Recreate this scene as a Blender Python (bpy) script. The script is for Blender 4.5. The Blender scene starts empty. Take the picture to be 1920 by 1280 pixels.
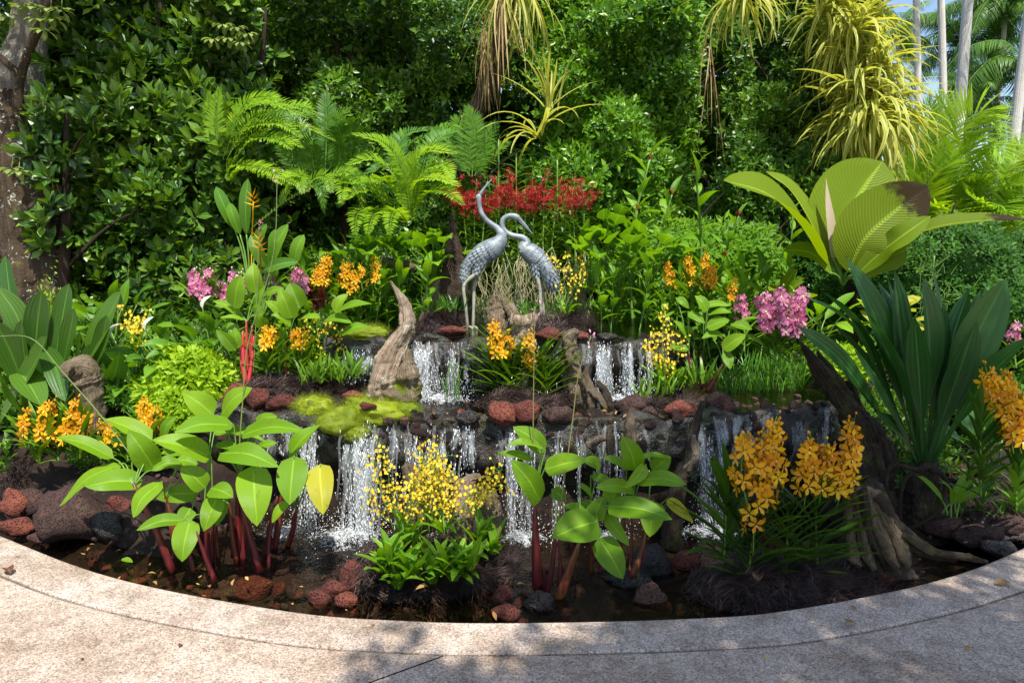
import bpy, bmesh, math, random
import numpy as np
from mathutils import Vector, Matrix, Quaternion

random.seed(11)
RNG = np.random.default_rng(11)
SC = bpy.context.scene
COL = SC.collection
R_ = math.radians
uni = lambda a, b: float(RNG.uniform(a, b))

# ------------------------------------------------------------------ camera, world, sun, exposure
CAM_H, PITCH, FPX = 1.6, R_(6.5), 1280.0
cam = bpy.data.objects.new('camera', bpy.data.cameras.new('camera'))
COL.objects.link(cam)
cam.location = (0, 0, CAM_H)
cam.rotation_euler = (R_(90) - PITCH, 0, 0)
cam.data.sensor_width = 36
cam.data.lens = 24
cam.data.clip_start = 0.05
cam.data.clip_end = 2000
SC.camera = cam

SUN_VEC = Vector((0.13, -0.47, 0.87)).normalized()          # from the scene towards the sun
SUN_EL = math.asin(SUN_VEC.z)
SUN_AZ = math.atan2(SUN_VEC.x, SUN_VEC.y)                    # from +Y, clockwise seen from above
world = bpy.data.worlds.new('World')
SC.world = world
world.use_nodes = True
wn = world.node_tree
wn.nodes.clear()
sky = wn.nodes.new('ShaderNodeTexSky')
sky.sky_type = 'NISHITA'
sky.sun_disc = False
sky.sun_elevation = SUN_EL
sky.sun_rotation = SUN_AZ
sky.air_density = 1.0
sky.dust_density = 1.0
sky.ozone_density = 1.0
bg = wn.nodes.new('ShaderNodeBackground')
bg.inputs['Strength'].default_value = 0.14
wo = wn.nodes.new('ShaderNodeOutputWorld')
wn.links.new(sky.outputs[0], bg.inputs[0])
wn.links.new(bg.outputs[0], wo.inputs[0])

sl = bpy.data.lights.new('sun', 'SUN')
sl.energy = 5.0
sl.angle = R_(0.55)
sl.color = (1.0, 0.955, 0.88)
sun = bpy.data.objects.new('sun', sl)
COL.objects.link(sun)
sun.rotation_euler = SUN_VEC.to_track_quat('Z', 'Y').to_euler()
sun.location = (0, 0, 30)

SC.view_settings.view_transform = 'Standard'
SC.view_settings.look = 'None'
SC.view_settings.gamma = 1
SC.view_settings.use_curve_mapping = False
SC.view_settings.exposure = 0.74
SC.render.engine = 'CYCLES'
cy = SC.cycles
cy.max_bounces = 6
cy.diffuse_bounces = 3
cy.glossy_bounces = 2
cy.transmission_bounces = 3
cy.transparent_max_bounces = 10
cy.sample_clamp_indirect = 4.0
cy.caustics_reflective = False
cy.caustics_refractive = False
cy.use_denoising = True
try:
    cy.denoiser = 'OPENIMAGEDENOISE'
    cy.denoising_input_passes = 'RGB_ALBEDO_NORMAL'
    cy.denoising_prefilter = 'NONE'
except Exception:
    pass

# ------------------------------------------------------------------ photograph pixel -> place in the world
CP, SP = math.cos(PITCH), math.sin(PITCH)


def ray(px, py):
    a = (px - 960) / FPX
    b = (640 - py) / FPX
    return np.array((a, CP + SP * b, -SP + CP * b))


def at(px, py, d):
    """the point seen at a pixel of the 1920 px photograph, at depth y = d"""
    r = ray(px, py)
    return np.array((0, 0, CAM_H)) + r * (d / r[1])


def onz(px, py, z):
    r = ray(px, py)
    return np.array((0, 0, CAM_H)) + r * ((z - CAM_H) / r[2])


def pxm(d):
    return d / FPX          # metres per photograph pixel at depth d


# ------------------------------------------------------------------ numpy noise
def _hash(ix, iy, iz, seed):
    h = (ix.astype(np.int64) * 374761393 + iy.astype(np.int64) * 668265263 + iz.astype(np.int64) * 2147483647 + seed * 974711) & 0xffffffff
    h = ((h ^ (h >> 13)) * 1274126177) & 0xffffffff
    h = ((h ^ (h >> 16)) * 2246822519) & 0xffffffff
    return ((h ^ (h >> 15)) & 0xffffff) / float(0xffffff)


def vnoise(P, s=1.0, seed=0):
    P = np.asarray(P, float) * s + 1000.0
    I = np.floor(P).astype(np.int64)
    F = P - I
    F = F * F * (3 - 2 * F)
    out = 0
    for dx in (0, 1):
        wx = F[:, 0] if dx else 1 - F[:, 0]
        for dy in (0, 1):
            wy = F[:, 1] if dy else 1 - F[:, 1]
            for dz in (0, 1):
                wz = F[:, 2] if dz else 1 - F[:, 2]
                out = out + wx * wy * wz * _hash(I[:, 0] + dx, I[:, 1] + dy, I[:, 2] + dz, seed)
    return out * 2 - 1


def fbm(P, s=1.0, octs=4, seed=0, gain=0.5):
    a, t, out = 1.0, 0.0, 0
    for k in range(octs):
        out = out + a * vnoise(P, s * 2 ** k, seed + k * 17)
        t += a
        a *= gain
    return out / t


def sstep(a, b, x):
    t = np.clip((x - a) / (b - a), 0, 1)
    return t * t * (3 - 2 * t)


def unit(v):
    v = np.asarray(v, float)
    return v / (np.linalg.norm(v, axis=-1, keepdims=True) + 1e-12)


def frames(Y, Zh):
    """rotation matrices whose second column is Y and whose third is near Zh"""
    Y = unit(Y)
    X = np.cross(Y, Zh)
    bad = np.linalg.norm(X, axis=-1) < 1e-5
    if np.any(bad):
        X[bad] = np.cross(Y[bad], np.array((0.31, 0.93, 0.2)))
    X = unit(X)
    Z = np.cross(X, Y)
    return np.stack((X, Y, Z), axis=-1)


# ------------------------------------------------------------------ mesh builder
class MB:
    def __init__(s):
        s.V, s.F, s.U, s.R, s.M, s.n = [], [], [], [], [], 0

    def add(s, V, F, U=None, rnd=0.0, mat=0):
        V = np.asarray(V, float)
        k = len(V)
        s.V.append(V)
        s.U.append(np.zeros((k, 2)) if U is None else np.asarray(U, float))
        s.R.append(np.full(k, rnd) if np.isscalar(rnd) else np.asarray(rnd, float))
        for f in (F if isinstance(F, list) else [F]):
            f = np.asarray(f, np.int64)
            if len(f):
                s.F.append(f + s.n)
                s.M.append(np.full(len(f), mat))
        s.n += k
        return s

    def merged(s):
        return np.concatenate(s.V), list(s.F), np.concatenate(s.U), np.concatenate(s.R)

    def scatter(s, tmpl, Rm, pos, scale, rnd, mat=0):
        """copies of a template (V, F, U, R) with rotations Rm (n,3,3), positions, scales (n,) or (n,3)"""
        V, F, U, R = tmpl
        n, k = len(pos), len(V)
        if n == 0:
            return s
        scale = np.asarray(scale, float)
        if scale.ndim == 1:
            scale = np.repeat(scale[:, None], 3, 1)
        W = np.einsum('nij,nkj->nki', Rm, V[None] * scale[:, None, :]) + np.asarray(pos)[:, None, :]
        s.V.append(W.reshape(-1, 3))
        s.U.append(np.tile(U, (n, 1)))
        s.R.append((np.asarray(rnd)[:, None] + R[None]).reshape(-1))
        off = (np.arange(n) * k)[:, None, None]
        for f in F:
            g = (f[None] + off).reshape(-1, f.shape[1]) + s.n
            s.F.append(g)
            s.M.append(np.full(len(g), mat))
        s.n += n * k
        return s

    def mesh(s, name, mats, origin=(0, 0, 0), smooth=True):
        V = np.concatenate(s.V) - np.asarray(origin, float)
        U = np.concatenate(s.U)
        me = bpy.data.meshes.new(name)
        me.vertices.add(len(V))
        me.vertices.foreach_set('co', V.astype(np.float32).ravel())
        lv = np.concatenate([f.ravel() for f in s.F])
        cnt = np.concatenate([np.full(len(f), f.shape[1]) for f in s.F])
        st = np.concatenate(([0], np.cumsum(cnt)[:-1]))
        me.loops.add(len(lv))
        me.loops.foreach_set('vertex_index', lv.astype(np.int32))
        me.polygons.add(len(cnt))
        me.polygons.foreach_set('loop_start', st.astype(np.int32))
        try:
            me.polygons.foreach_set('loop_total', cnt.astype(np.int32))
        except Exception:
            pass
        me.polygons.foreach_set('material_index', np.concatenate(s.M).astype(np.int32))
        me.polygons.foreach_set('use_smooth', np.full(len(cnt), bool(smooth)))
        uv = me.uv_layers.new(name='UVMap')
        uv.data.foreach_set('uv', U[lv].astype(np.float32).ravel())
        at_ = me.attributes.new('rnd', 'FLOAT', 'POINT')
        at_.data.foreach_set('value', np.concatenate(s.R).astype(np.float32))
        me.update(calc_edges=True)
        for m in (mats if isinstance(mats, (list, tuple)) else [mats]):
            me.materials.append(m)
        return me

    def obj(s, name, mats, parent=None, label=None, smooth=True, kind=None):
        o_ = WLOC.get(parent.name, (0, 0, 0)) if parent else (0, 0, 0)
        o = bpy.data.objects.new(name, s.mesh(name, mats, o_, smooth))
        COL.objects.link(o)
        if parent:
            o.parent = parent
            WLOC[o.name] = o_
        if label:
            o['label'] = label
        if kind:
            o['kind'] = kind
        return o


WLOC = {}


def tag(o, label=None, cat=None, group=None, kind=None):
    if label: o['label'] = label
    if cat: o['category'] = cat
    if group: o['group'] = group
    if kind: o['kind'] = kind
    return o


def thing(name, label, cat, loc=(0, 0, 0), group=None):
    o = bpy.data.objects.new(name, None)
    COL.objects.link(o)
    o.location = [float(c) for c in loc]
    o.empty_display_size = 0.1
    WLOC[o.name] = tuple(float(c) for c in loc)
    return tag(o, label, cat, group)


def place(name, me, parent, Rm, pos, scale, label=None):
    """one more object that shares a mesh, child of parent"""
    o = bpy.data.objects.new(name, me)
    COL.objects.link(o)
    w = np.asarray(pos, float)
    if parent:
        o.parent = parent
        w = w - np.asarray(WLOC[parent.name])
        WLOC[o.name] = WLOC[parent.name]
    sc = (scale,) * 3 if np.isscalar(scale) else tuple(scale)
    m = Matrix([[float(Rm[i][j]) * float(sc[j]) for j in range(3)] + [float(w[i])] for i in range(3)] + [[0, 0, 0, 1]])
    o.matrix_local = m
    if label:
        o['label'] = label
    return o


def copy_tree(o, parent=None, loc=None, rotz=0, scale=1.0, label=None):
    c = o.copy()
    COL.objects.link(c)
    if parent:
        c.parent = parent
    if loc is not None:
        c.location = [float(x) for x in loc]
        c.rotation_euler = (0, 0, rotz)
        c.scale = (scale, scale, scale)
        WLOC[c.name] = tuple(float(x) for x in loc)
    if label:
        c['label'] = label
    for ch in list(o.children):
        copy_tree(ch, c)
    return c


# ------------------------------------------------------------------ shape makers
def grid_faces(nv, nu):
    i = np.arange(nv * (nu + 1)).reshape(nv, nu + 1)[:, :-1].ravel()
    return np.stack((i, i + 1, i + nu + 2, i + nu + 1), 1)


def prof(kind, v):
    v = np.clip(v, 0, 1)
    if kind == 'strap':
        w = np.minimum(1, 0.45 + v * 3) * (1 - v ** 3.2) ** 0.8
    elif kind == 'petal':
        w = np.where(v < 1, np.sin(np.pi * np.clip(v, 0.02, 1) ** 1.35) ** 0.75, 0)
    elif kind == 'crinum':
        w = 0.20 + 0.80 * np.sin(np.pi * np.clip((v - 0.36) / 0.64, 0, 1)) ** 0.85
        w = w * np.where(v > 0.9, (1 - v) / 0.1, 1) ** 0.5
    else:
        a, b = {'ovate': (0.55, 0.95), 'elliptic': (0.62, 0.62), 'obovate': (0.95, 0.5), 'lance': (0.6, 1.2), 'heart': (0.32, 0.85),
                'thalia': (0.42, 0.8), 'diamond': (0.75, 0.75), 'narrow': (0.5, 0.8), 'pinna': (0.25, 0.9)}[kind]
        w = v ** a * (1 - v) ** b
        w = w / ((a / (a + b)) ** a * (b / (a + b)) ** b)
    return np.maximum(w, 0.015)


def leaf_t(kind='ovate', width=0.4, nl=5, nw=2, droop=0.3, fold=0.25, wave=0.0, seed=0):
    """unit leaf along +Y with its upper face to +Z"""
    v = np.linspace(0, 1, nl + 1)
    th = -droop * (v - 0.25)
    dv = 1.0 / nl
    y = np.concatenate(([0], np.cumsum(np.cos(th[:-1]) * dv)))
    z = np.concatenate(([0], np.cumsum(np.sin(th[:-1]) * dv)))
    u = np.linspace(-1, 1, nw + 1)
    w = prof(kind, v) * width / 2
    X = w[:, None] * u[None]
    Z = z[:, None] + fold * np.abs(X) + wave * width * np.sin(v[:, None] * 11 + seed + (u[None] > 0)) * np.abs(u[None]) * 0.5
    Y = np.repeat(y[:, None], nw + 1, 1)
    V = np.stack((X, Y, Z), -1).reshape(-1, 3)
    U = np.stack((np.repeat((u[None] + 1) / 2, nl + 1, 0), np.repeat(v[:, None], nw + 1, 1)), -1).reshape(-1, 2)
    return V, [grid_faces(nl, nw)], U, np.zeros(len(V))


def bez(P, n):
    """smooth curve through the points (Catmull-Rom)"""
    P = [np.asarray(p, float) for p in P]
    if len(P) == 2:
        t = np.linspace(0, 1, n)[:, None]
        return P[0] * (1 - t) + P[1] * t
    Q = [2 * P[0] - P[1]] + P + [2 * P[-1] - P[-2]]
    m = len(P) - 1
    out = []
    for tt in np.linspace(0, m, n):
        i = min(int(tt), m - 1)
        t = tt - i
        a, b, c, d = Q[i:i + 4]
        out.append(0.5 * (2 * b + (c - a) * t + (2 * a - 5 * b + 4 * c - d) * t * t + (3 * b - a - 3 * c + d) * t ** 3))
    return np.array(out)


def leaf_along(path, width, nhint, kind='thalia', nl=9, nw=4, fold=0.2, wave=0.02, seed=0, cup=0.0, twist=0.0):
    C = bez(path, nl + 1)
    L = np.linalg.norm(C[-1] - C[0])
    T = unit(np.gradient(C, axis=0))
    nh = np.repeat(np.asarray(nhint, float)[None], nl + 1, 0)
    S = unit(np.cross(T, nh))
    N = np.cross(S, T)
    v = np.linspace(0, 1, nl + 1)
    if twist:
        a = twist * v[:, None]
        S, N = S * np.cos(a) + N * np.sin(a), N * np.cos(a) - S * np.sin(a)
    u = np.linspace(-1, 1, nw + 1)
    w = prof(kind, v) * width / 2
    off = fold * np.abs(u)[None] * w[:, None] - cup * (u ** 2)[None] * w[:, None]
    off = off + wave * width * np.sin(v[:, None] * 9 + seed * 2.1 + (u[None] > 0) * 1.7) * np.abs(u)[None]
    V = C[:, None] + S[:, None] * (w[:, None] * u[None])[..., None] + N[:, None] * off[..., None]
    U = np.stack((np.repeat((u[None] + 1) / 2, nl + 1, 0), np.repeat(v[:, None], nw + 1, 1)), -1).reshape(-1, 2)
    return V.reshape(-1, 3), [grid_faces(nl, nw)], U, np.zeros((nl + 1) * (nw + 1))


def tube_geo(P, rad, ns=6, cap=True, ridges=None, seed=0, flat=1.0):
    """tube through points P (already dense). ridges=(count, depth) grooves the bark"""
    P = np.asarray(P, float)
    n = len(P)
    rad = np.full(n, float(rad)) if np.isscalar(rad) else np.interp(np.linspace(0, 1, n), np.linspace(0, 1, len(rad)), rad)
    T = unit(np.gradient(P, axis=0))
    h = np.array((0.0, 1.0, 0.05)) if abs(T[0][2]) > 0.7 else np.array((0, 0, 1.0))
    N = [unit(np.cross(np.cross(T[0], h), T[0]))]
    for i in range(1, n):
        k = N[-1] - T[i] * np.dot(N[-1], T[i])
        N.append(unit(k))
    N = np.array(N)
    B = np.cross(T, N)
    a = np.linspace(0, 2 * np.pi, ns, endpoint=False)
    rr = np.repeat(rad[:, None], ns, 1)
    if ridges:
        c, dep = ridges
        q = np.stack((np.cos(a)[None] * c / 3.0 + 0 * rr, np.sin(a)[None] * c / 3.0 + 0 * rr, np.repeat(np.arange(n)[:, None] * 0.13, ns, 1)), -1).reshape(-1, 3)
        q2 = q * np.array((1, 1, 4))
        rr = rr * (1 + dep * vnoise(q, 1, seed).reshape(n, ns) + dep * 0.45 * vnoise(q2, 2.1, seed + 5).reshape(n, ns))
    V = P[:, None] + (N[:, None] * np.cos(a)[None, :, None] + flat * B[:, None] * np.sin(a)[None, :, None]) * rr[..., None]
    V = V.reshape(-1, 3)
    U = np.stack((np.repeat((a / (2 * np.pi))[None], n, 0), np.repeat(np.linspace(0, 1, n)[:, None], ns, 1)), -1).reshape(-1, 2)
    i = np.arange((n - 1) * ns).reshape(n - 1, ns)
    j = np.roll(i, -1, 1)
    F = [np.stack((i, j, j + ns, i + ns), -1).reshape(-1, 4)]
    if cap:
        k = len(V)
        V = np.vstack((V, P[0] - T[0] * rad[0] * 0.3, P[-1] + T[-1] * rad[-1] * 0.3))
        U = np.vstack((U, (0.5, 0), (0.5, 1)))
        r0 = np.arange(ns)
        r1 = np.roll(r0, -1)
        F.append(np.concatenate((np.stack((r1, r0, np.full(ns, k)), 1), np.stack((r0 + (n - 1) * ns, r1 + (n - 1) * ns, np.full(ns, k + 1)), 1))))
    return V, F, U, np.zeros(len(V))


def addt(mb, g, rnd=0.0, mat=0):
    V, F, U, R = g
    mb.add(V, F, U, R + rnd, mat)
    return mb


def ico(sub):
    bm = bmesh.new()
    bmesh.ops.create_icosphere(bm, subdivisions=sub, radius=1)
    V = np.array([v.co[:] for v in bm.verts])
    F = np.array([[v.index for v in f.verts] for f in bm.faces])
    bm.free()
    return V, F


ICO = {k: ico(k) for k in (1, 2, 3, 4)}


def rock_geo(sub, seed, size=(1, 1, 1), rough=0.62, pits=0.13):
    V, F = ICO[sub]
    d = 1 + rough * fbm(V + seed * 3.7, 1.3, 4, seed, 0.6) + pits * fbm(V + seed, 5.5, 3, seed + 3, 0.7)
    if sub > 3:
        d = d + 0.075 * fbm(V * 1.7 + seed, 8, 4, seed + 4, 0.8)
    d = d - 0.16 * (1 - np.abs(vnoise(V + seed * 1.3, 2.3, seed + 8))) ** 4
    # flatten some sides, as broken stone has
    for k in range(9):
        n = unit(np.array(random.Random(seed * 9 + k).choices([-1, -0.6, -0.2, 0.3, 0.7, 1], k=3)) + 0.05)
        c = 0.62 + 0.26 * random.Random(seed * 5 + k).random()
        dp = (V * d[:, None]) @ n
        d = np.where(dp > c, d * (c + (dp - c) * 0.12) / np.maximum(dp, 1e-6), d)
    W = V * d[:, None] * np.asarray(size)
    return W, [F], V[:, :2] * 0.5 + 0.5, np.full(len(V), (seed * 0.37) % 1)
# ------------------------------------------------------------------ materials
class NT:
    def __init__(s, name):
        s.m = bpy.data.materials.new(name)
        s.m.use_nodes = True
        s.t = s.m.node_tree
        s.t.nodes.clear()
        s.out = s.t.nodes.new('ShaderNodeOutputMaterial')

    def n(s, kind, ins=None, **kw):
        nd = s.t.nodes.new('ShaderNode' + kind)
        for k, v in kw.items():
            setattr(nd, k, v)
        for k, v in (ins or {}).items():
            s.set(nd, k, v)
        return nd

    def set(s, nd, k, v):
        sock = nd.inputs[k]
        if hasattr(v, 'outputs'):
            v = v.outputs[0]
        if isinstance(v, bpy.types.NodeSocket):
            s.t.links.new(v, sock)
        else:
            if isinstance(v, (tuple, list)) and len(v) == 3 and sock.type == 'RGBA':
                v = (*v, 1)
            sock.default_value = v

    def math(s, op, a, b=0.5, c=None):
        nd = s.n('Math', operation=op)
        s.set(nd, 0, a)
        s.set(nd, 1, b)
        if c is not None:
            s.set(nd, 2, c)
        return nd.outputs[0]

    def ramp(s, fac, stops, interp='LINEAR'):
        nd = s.n('ValToRGB')
        s.set(nd, 0, fac)
        cr = nd.color_ramp
        cr.interpolation = interp
        while len(cr.elements) < len(stops):
            cr.elements.new(0.5)
        for e, (p, c) in zip(cr.elements, stops):
            e.position = p
            e.color = (*c, 1) if len(c) == 3 else c
        return nd.outputs[0]

    def mix(s, fac, a, b, blend='MIX'):
        nd = s.n('Mix', data_type='RGBA', blend_type=blend)
        s.set(nd, 0, fac)
        s.set(nd, 6, a)
        s.set(nd, 7, b)
        return nd.outputs[2]

    def noise(s, vec, scale, detail=3, rough=0.55, dist=0.0, out=0):
        nd = s.n('TexNoise', {'Scale': scale, 'Detail': detail, 'Roughness': rough, 'Distortion': dist})
        if vec is not None:
            s.set(nd, 'Vector', vec)
        return nd.outputs[out]

    def coord(s, which='Object'):
        return s.n('TexCoord').outputs[which]

    def mapped(s, vec, scale):
        nd = s.n('Mapping', {'Scale': scale})
        s.set(nd, 'Vector', vec)
        return nd.outputs[0]

    def rnd(s):
        """0..1 value of each leaf, blossom or stone: its own attribute plus its object's number"""
        a = s.n('Attribute', attribute_name='rnd')
        o = s.n('ObjectInfo')
        return s.math('FRACT', s.math('ADD', a.outputs['Fac'], o.outputs['Random']))

    def bump(s, h, strength=0.3, dist=0.01, normal=None):
        nd = s.n('Bump', {'Strength': strength, 'Distance': dist, 'Height': h})
        if normal is not None:
            s.set(nd, 'Normal', normal)
        return nd.outputs[0]

    def pbsdf(s, col, rough=0.5, spec=0.5, normal=None, metallic=0.0):
        nd = s.n('BsdfPrincipled', {'Base Color': col, 'Roughness': rough, 'Metallic': metallic, 'Specular IOR Level': spec})
        if normal is not None:
            s.set(nd, 'Normal', normal)
        return nd

    def done(s, sh):
        s.t.links.new(sh.outputs[0] if hasattr(sh, 'outputs') else sh, s.out.inputs[0])
        return s.m

    def uvxy(s):
        sep = s.n('SeparateXYZ')
        s.set(sep, 0, s.coord('UV'))
        return sep.outputs[0], sep.outputs[1]


def leaf_mat(name, cols, trans=0.35, rough=0.42, rib=0.25, veins=0.0, vein_n=26, tcol=None, spots=0.0, tip=None, stripe=None, pleat=0, spec=0.32):
    """cols: three base colours the leaves vary over"""
    t = NT(name)
    r = t.rnd()
    u, v = t.uvxy()
    col = t.ramp(r, [(0.0, cols[0]), (0.5, cols[1]), (1.0, cols[2])])
    nz = t.noise(t.coord('Object'), 9.0, 2)
    col = t.mix(t.math('MULTIPLY', nz, 0.35), col, t.mix(0.5, col, cols[0]))
    du = t.math('ABSOLUTE', t.math('SUBTRACT', u, 0.5))
    if stripe:
        # pale margins of a variegated leaf
        f = t.ramp(du, [(0.10, (0, 0, 0)), (0.2, (1, 1, 1)), (0.3, (0.1, 0.1, 0.1)), (0.34, (1, 1, 1))])
        col = t.mix(f, col, stripe)
    if rib:
        f = t.math('MULTIPLY', t.math('LESS_THAN', du, 0.03), rib)
        col = t.mix(f, col, tuple(min(1, c * 2.2 + 0.03) for c in cols[2]))
    nrm = None
    if veins:
        w = t.math('SINE', t.math('MULTIPLY', t.math('SUBTRACT', v, t.math('MULTIPLY', du, 0.45)), vein_n * 6.28))
        col = t.mix(t.math('MULTIPLY', t.math('ADD', w, 1.0), 0.5 * veins), col, tuple(c * 0.72 for c in cols[1]))
        nrm = t.bump(w, 0.35, 0.004)
    if pleat:
        w = t.math('SINE', t.math('MULTIPLY', u, pleat * 6.28))
        col = t.mix(t.math('MULTIPLY', t.math('ADD', w, 1.0), 0.08), col, tuple(c * 0.6 for c in cols[1]))
        nrm = t.bump(w, 0.25, 0.004)
    if spots:
        sp = t.ramp(t.noise(t.coord('Object'), 23.0, 3, 0.6), [(0.62, (0, 0, 0)), (0.7, (1, 1, 1))])
        col = t.mix(t.math('MULTIPLY', sp, spots), col, (0.16, 0.09, 0.03))
    if tip:
        e = t.noise(t.coord('Object'), 14.0, 3)
        f = t.ramp(t.math('ADD', v, t.math('MULTIPLY', t.math('SUBTRACT', e, 0.5), 0.25)), [(tip[1], (0, 0, 0)), (tip[1] + 0.07, (1, 1, 1))])
        col = t.mix(f, col, tip[0])
    p = t.pbsdf(col, rough, spec, nrm)
    tr = t.n('BsdfTranslucent')
    hs = t.n('HueSaturation', {'Saturation': 1.12, 'Value': 1.55})
    t.set(hs, 'Color', col)
    tc = t.mix(0.35, hs.outputs[0], tcol or tuple(min(1, c * k) for c, k in zip(cols[2], (2.0, 1.7, 0.8))))
    t.set(tr, 'Color', tc)
    mx = t.n('MixShader', {0: trans})
    t.set(mx, 1, p)
    t.set(mx, 2, tr)
    return t.done(mx)


def petal_mat(name, cols, trans=0.3, eye=None, spots=0):
    t = NT(name)
    r = t.rnd()
    u, v = t.uvxy()
    col = t.ramp(r, [(0.0, cols[0]), (0.5, cols[1]), (1.0, cols[2])])
    if eye:
        col = t.mix(t.ramp(v, [(0.0, (1, 1, 1)), (0.35, (0, 0, 0))]), col, eye)
    if spots:
        sp = t.ramp(t.noise(t.coord('UV'), 9.0, 2), [(0.5, (0, 0, 0)), (0.62, (1, 1, 1))])
        col = t.mix(t.math('MULTIPLY', sp, spots), col, cols[0])
    p = t.pbsdf(col, 0.55, 0.3)
    tr = t.n('BsdfTranslucent', {'Color': col})
    mx = t.n('MixShader', {0: trans})
    t.set(mx, 1, p)
    t.set(mx, 2, tr)
    return t.done(mx)


def plain_mat(name, cols, rough=0.6, scale=8.0, bump=0.0, bscale=30.0, stretch=(1, 1, 1), spec=0.4):
    t = NT(name)
    c = t.mapped(t.coord('Object'), stretch)
    nz = t.noise(c, scale, 4)
    r = t.rnd()
    f = t.math('ADD', t.math('MULTIPLY', nz, 0.75), t.math('MULTIPLY', r, 0.25))
    col = t.ramp(f, [(0.25, cols[0]), (0.5, cols[1]), (0.75, cols[2])])
    nrm = t.bump(t.noise(c, bscale, 4), bump, 0.02) if bump else None
    return t.done(t.pbsdf(col, rough, spec, nrm))


def lava_mat(name, cols, wet=0.0):
    """pitted scoria: holes with their shade painted dark, dust and colour that differs from stone to stone"""
    t = NT(name)
    g = t.coord('Object')
    r = t.rnd()
    f = t.math('ADD', t.math('MULTIPLY', t.noise(g, 16, 6, 0.75), 0.85), t.math('MULTIPLY', r, 0.3))
    f = t.math('SUBTRACT', f, 0.08)
    col = t.ramp(f, [(0.2, cols[0]), (0.5, cols[1]), (0.8, cols[2])])
    vo = t.n('TexVoronoi', {'Scale': 75.0, 'Randomness': 1.0})
    t.set(vo, 'Vector', g)
    pit = t.ramp(vo.outputs['Distance'], [(0.1, (0, 0, 0)), (0.4, (1, 1, 1))])
    col = t.mix(t.math('ADD', t.math('MULTIPLY', pit, 0.65), 0.3), tuple(c * 0.5 for c in cols[0]), col)  # pits darkened in colour to give the holes their shade
    gi = t.n('NewGeometry')
    sep = t.n('SeparateXYZ')
    t.set(sep, 0, gi.outputs['Normal'])
    moss = t.ramp(t.math('MULTIPLY', t.noise(g, 4.5, 4, 0.65), t.math('ADD', t.math('MULTIPLY', sep.outputs[2], 0.3), 0.75)),
                  [(0.56, (0, 0, 0)), (0.64, (1, 1, 1))])
    col = t.mix(t.math('MULTIPLY', moss, 0.6), col, (0.07, 0.085, 0.02))
    h = t.math('ADD', t.math('MULTIPLY', pit, 0.6), t.math('MULTIPLY', t.noise(g, 26, 5, 0.7), 1.0))
    nrm = t.bump(h, 1.0, 0.03)
    return t.done(t.pbsdf(col, 0.85 - 0.6 * wet, 0.35 + 0.3 * wet, nrm))


def wood_mat(name, cols, moss=0.5, streak=16.0, lichen=0.0):
    t = NT(name)
    u, v = t.uvxy()
    cb = t.n('CombineXYZ')
    t.set(cb, 0, t.math('MULTIPLY', u, 3.0))
    t.set(cb, 1, t.math('MULTIPLY', v, 0.35))
    a = t.noise(cb.outputs[0], streak, 5, 0.65)
    g = t.coord('Object')
    b = t.noise(g, 5.0, 4)
    col = t.ramp(t.math('ADD', t.math('MULTIPLY', a, 0.65), t.math('MULTIPLY', b, 0.35)), [(0.3, cols[0]), (0.5, cols[1]), (0.68, cols[2])])
    if moss:
        mm = t.ramp(t.noise(g, 6.0, 5, 0.7), [(0.66 - 0.22 * moss, (0, 0, 0)), (0.72 - 0.2 * moss, (1, 1, 1))])
        col = t.mix(mm, col, t.mix(t.noise(g, 60, 2), (0.03, 0.035, 0.008), (0.14, 0.15, 0.025)))
    if lichen:
        vo = t.n('TexVoronoi', {'Scale': 15.0})
        t.set(vo, 'Vector', t.mix(0.3, g, t.noise(g, 9, 4, out=1)))
        lm = t.ramp(vo.outputs['Distance'], [(0.17, (1, 1, 1)), (0.25, (0, 0, 0))])
        lf = t.ramp(t.noise(g, 2.2, 3), [(0.5 - lichen * 0.15, (0, 0, 0)), (0.58, (1, 1, 1))])
        col = t.mix(t.math('MULTIPLY', lm, lf), col, (0.48, 0.5, 0.42))
    nrm = t.bump(t.math('ADD', a, t.math('MULTIPLY', t.noise(g, 45, 4), 0.4)), 1.0, 0.03)
    return t.done(t.pbsdf(col, 0.85, 0.2, nrm))


M = {}
M['thalia'] = leaf_mat('thalia_leaf', [(0.12, 0.255, 0.009), (0.16, 0.315, 0.011), (0.22, 0.38, 0.014)], 0.36, 0.42, 0.3, 0.2, 34, spots=0.5)
M['thalia_yellow'] = leaf_mat('thalia_yellowing_leaf', [(0.30, 0.36, 0.02), (0.36, 0.40, 0.02), (0.42, 0.40, 0.03)], 0.35, 0.42, 0.3, 0.1, 34, spots=0.5)
M['ficus'] = leaf_mat('broad_hedge_leaf', [(0.018, 0.055, 0.008), (0.04, 0.11, 0.013), (0.17, 0.30, 0.025)], 0.22, 0.36, 0.35, spec=0.5)
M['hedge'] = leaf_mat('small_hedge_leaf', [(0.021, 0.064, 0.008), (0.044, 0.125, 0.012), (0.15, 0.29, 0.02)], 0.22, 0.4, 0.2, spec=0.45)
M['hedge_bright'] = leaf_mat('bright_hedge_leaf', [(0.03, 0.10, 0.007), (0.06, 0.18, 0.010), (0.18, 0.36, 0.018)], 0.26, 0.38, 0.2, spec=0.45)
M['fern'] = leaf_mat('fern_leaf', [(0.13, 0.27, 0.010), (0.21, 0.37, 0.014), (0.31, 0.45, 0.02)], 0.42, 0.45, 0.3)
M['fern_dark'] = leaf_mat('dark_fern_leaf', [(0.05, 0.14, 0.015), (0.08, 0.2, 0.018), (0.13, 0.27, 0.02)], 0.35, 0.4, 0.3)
M['vanda'] = leaf_mat('orchid_strap_leaf', [(0.055, 0.14, 0.008), (0.09, 0.2, 0.010), (0.16, 0.29, 0.014)], 0.25, 0.4, 0.0)
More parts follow.
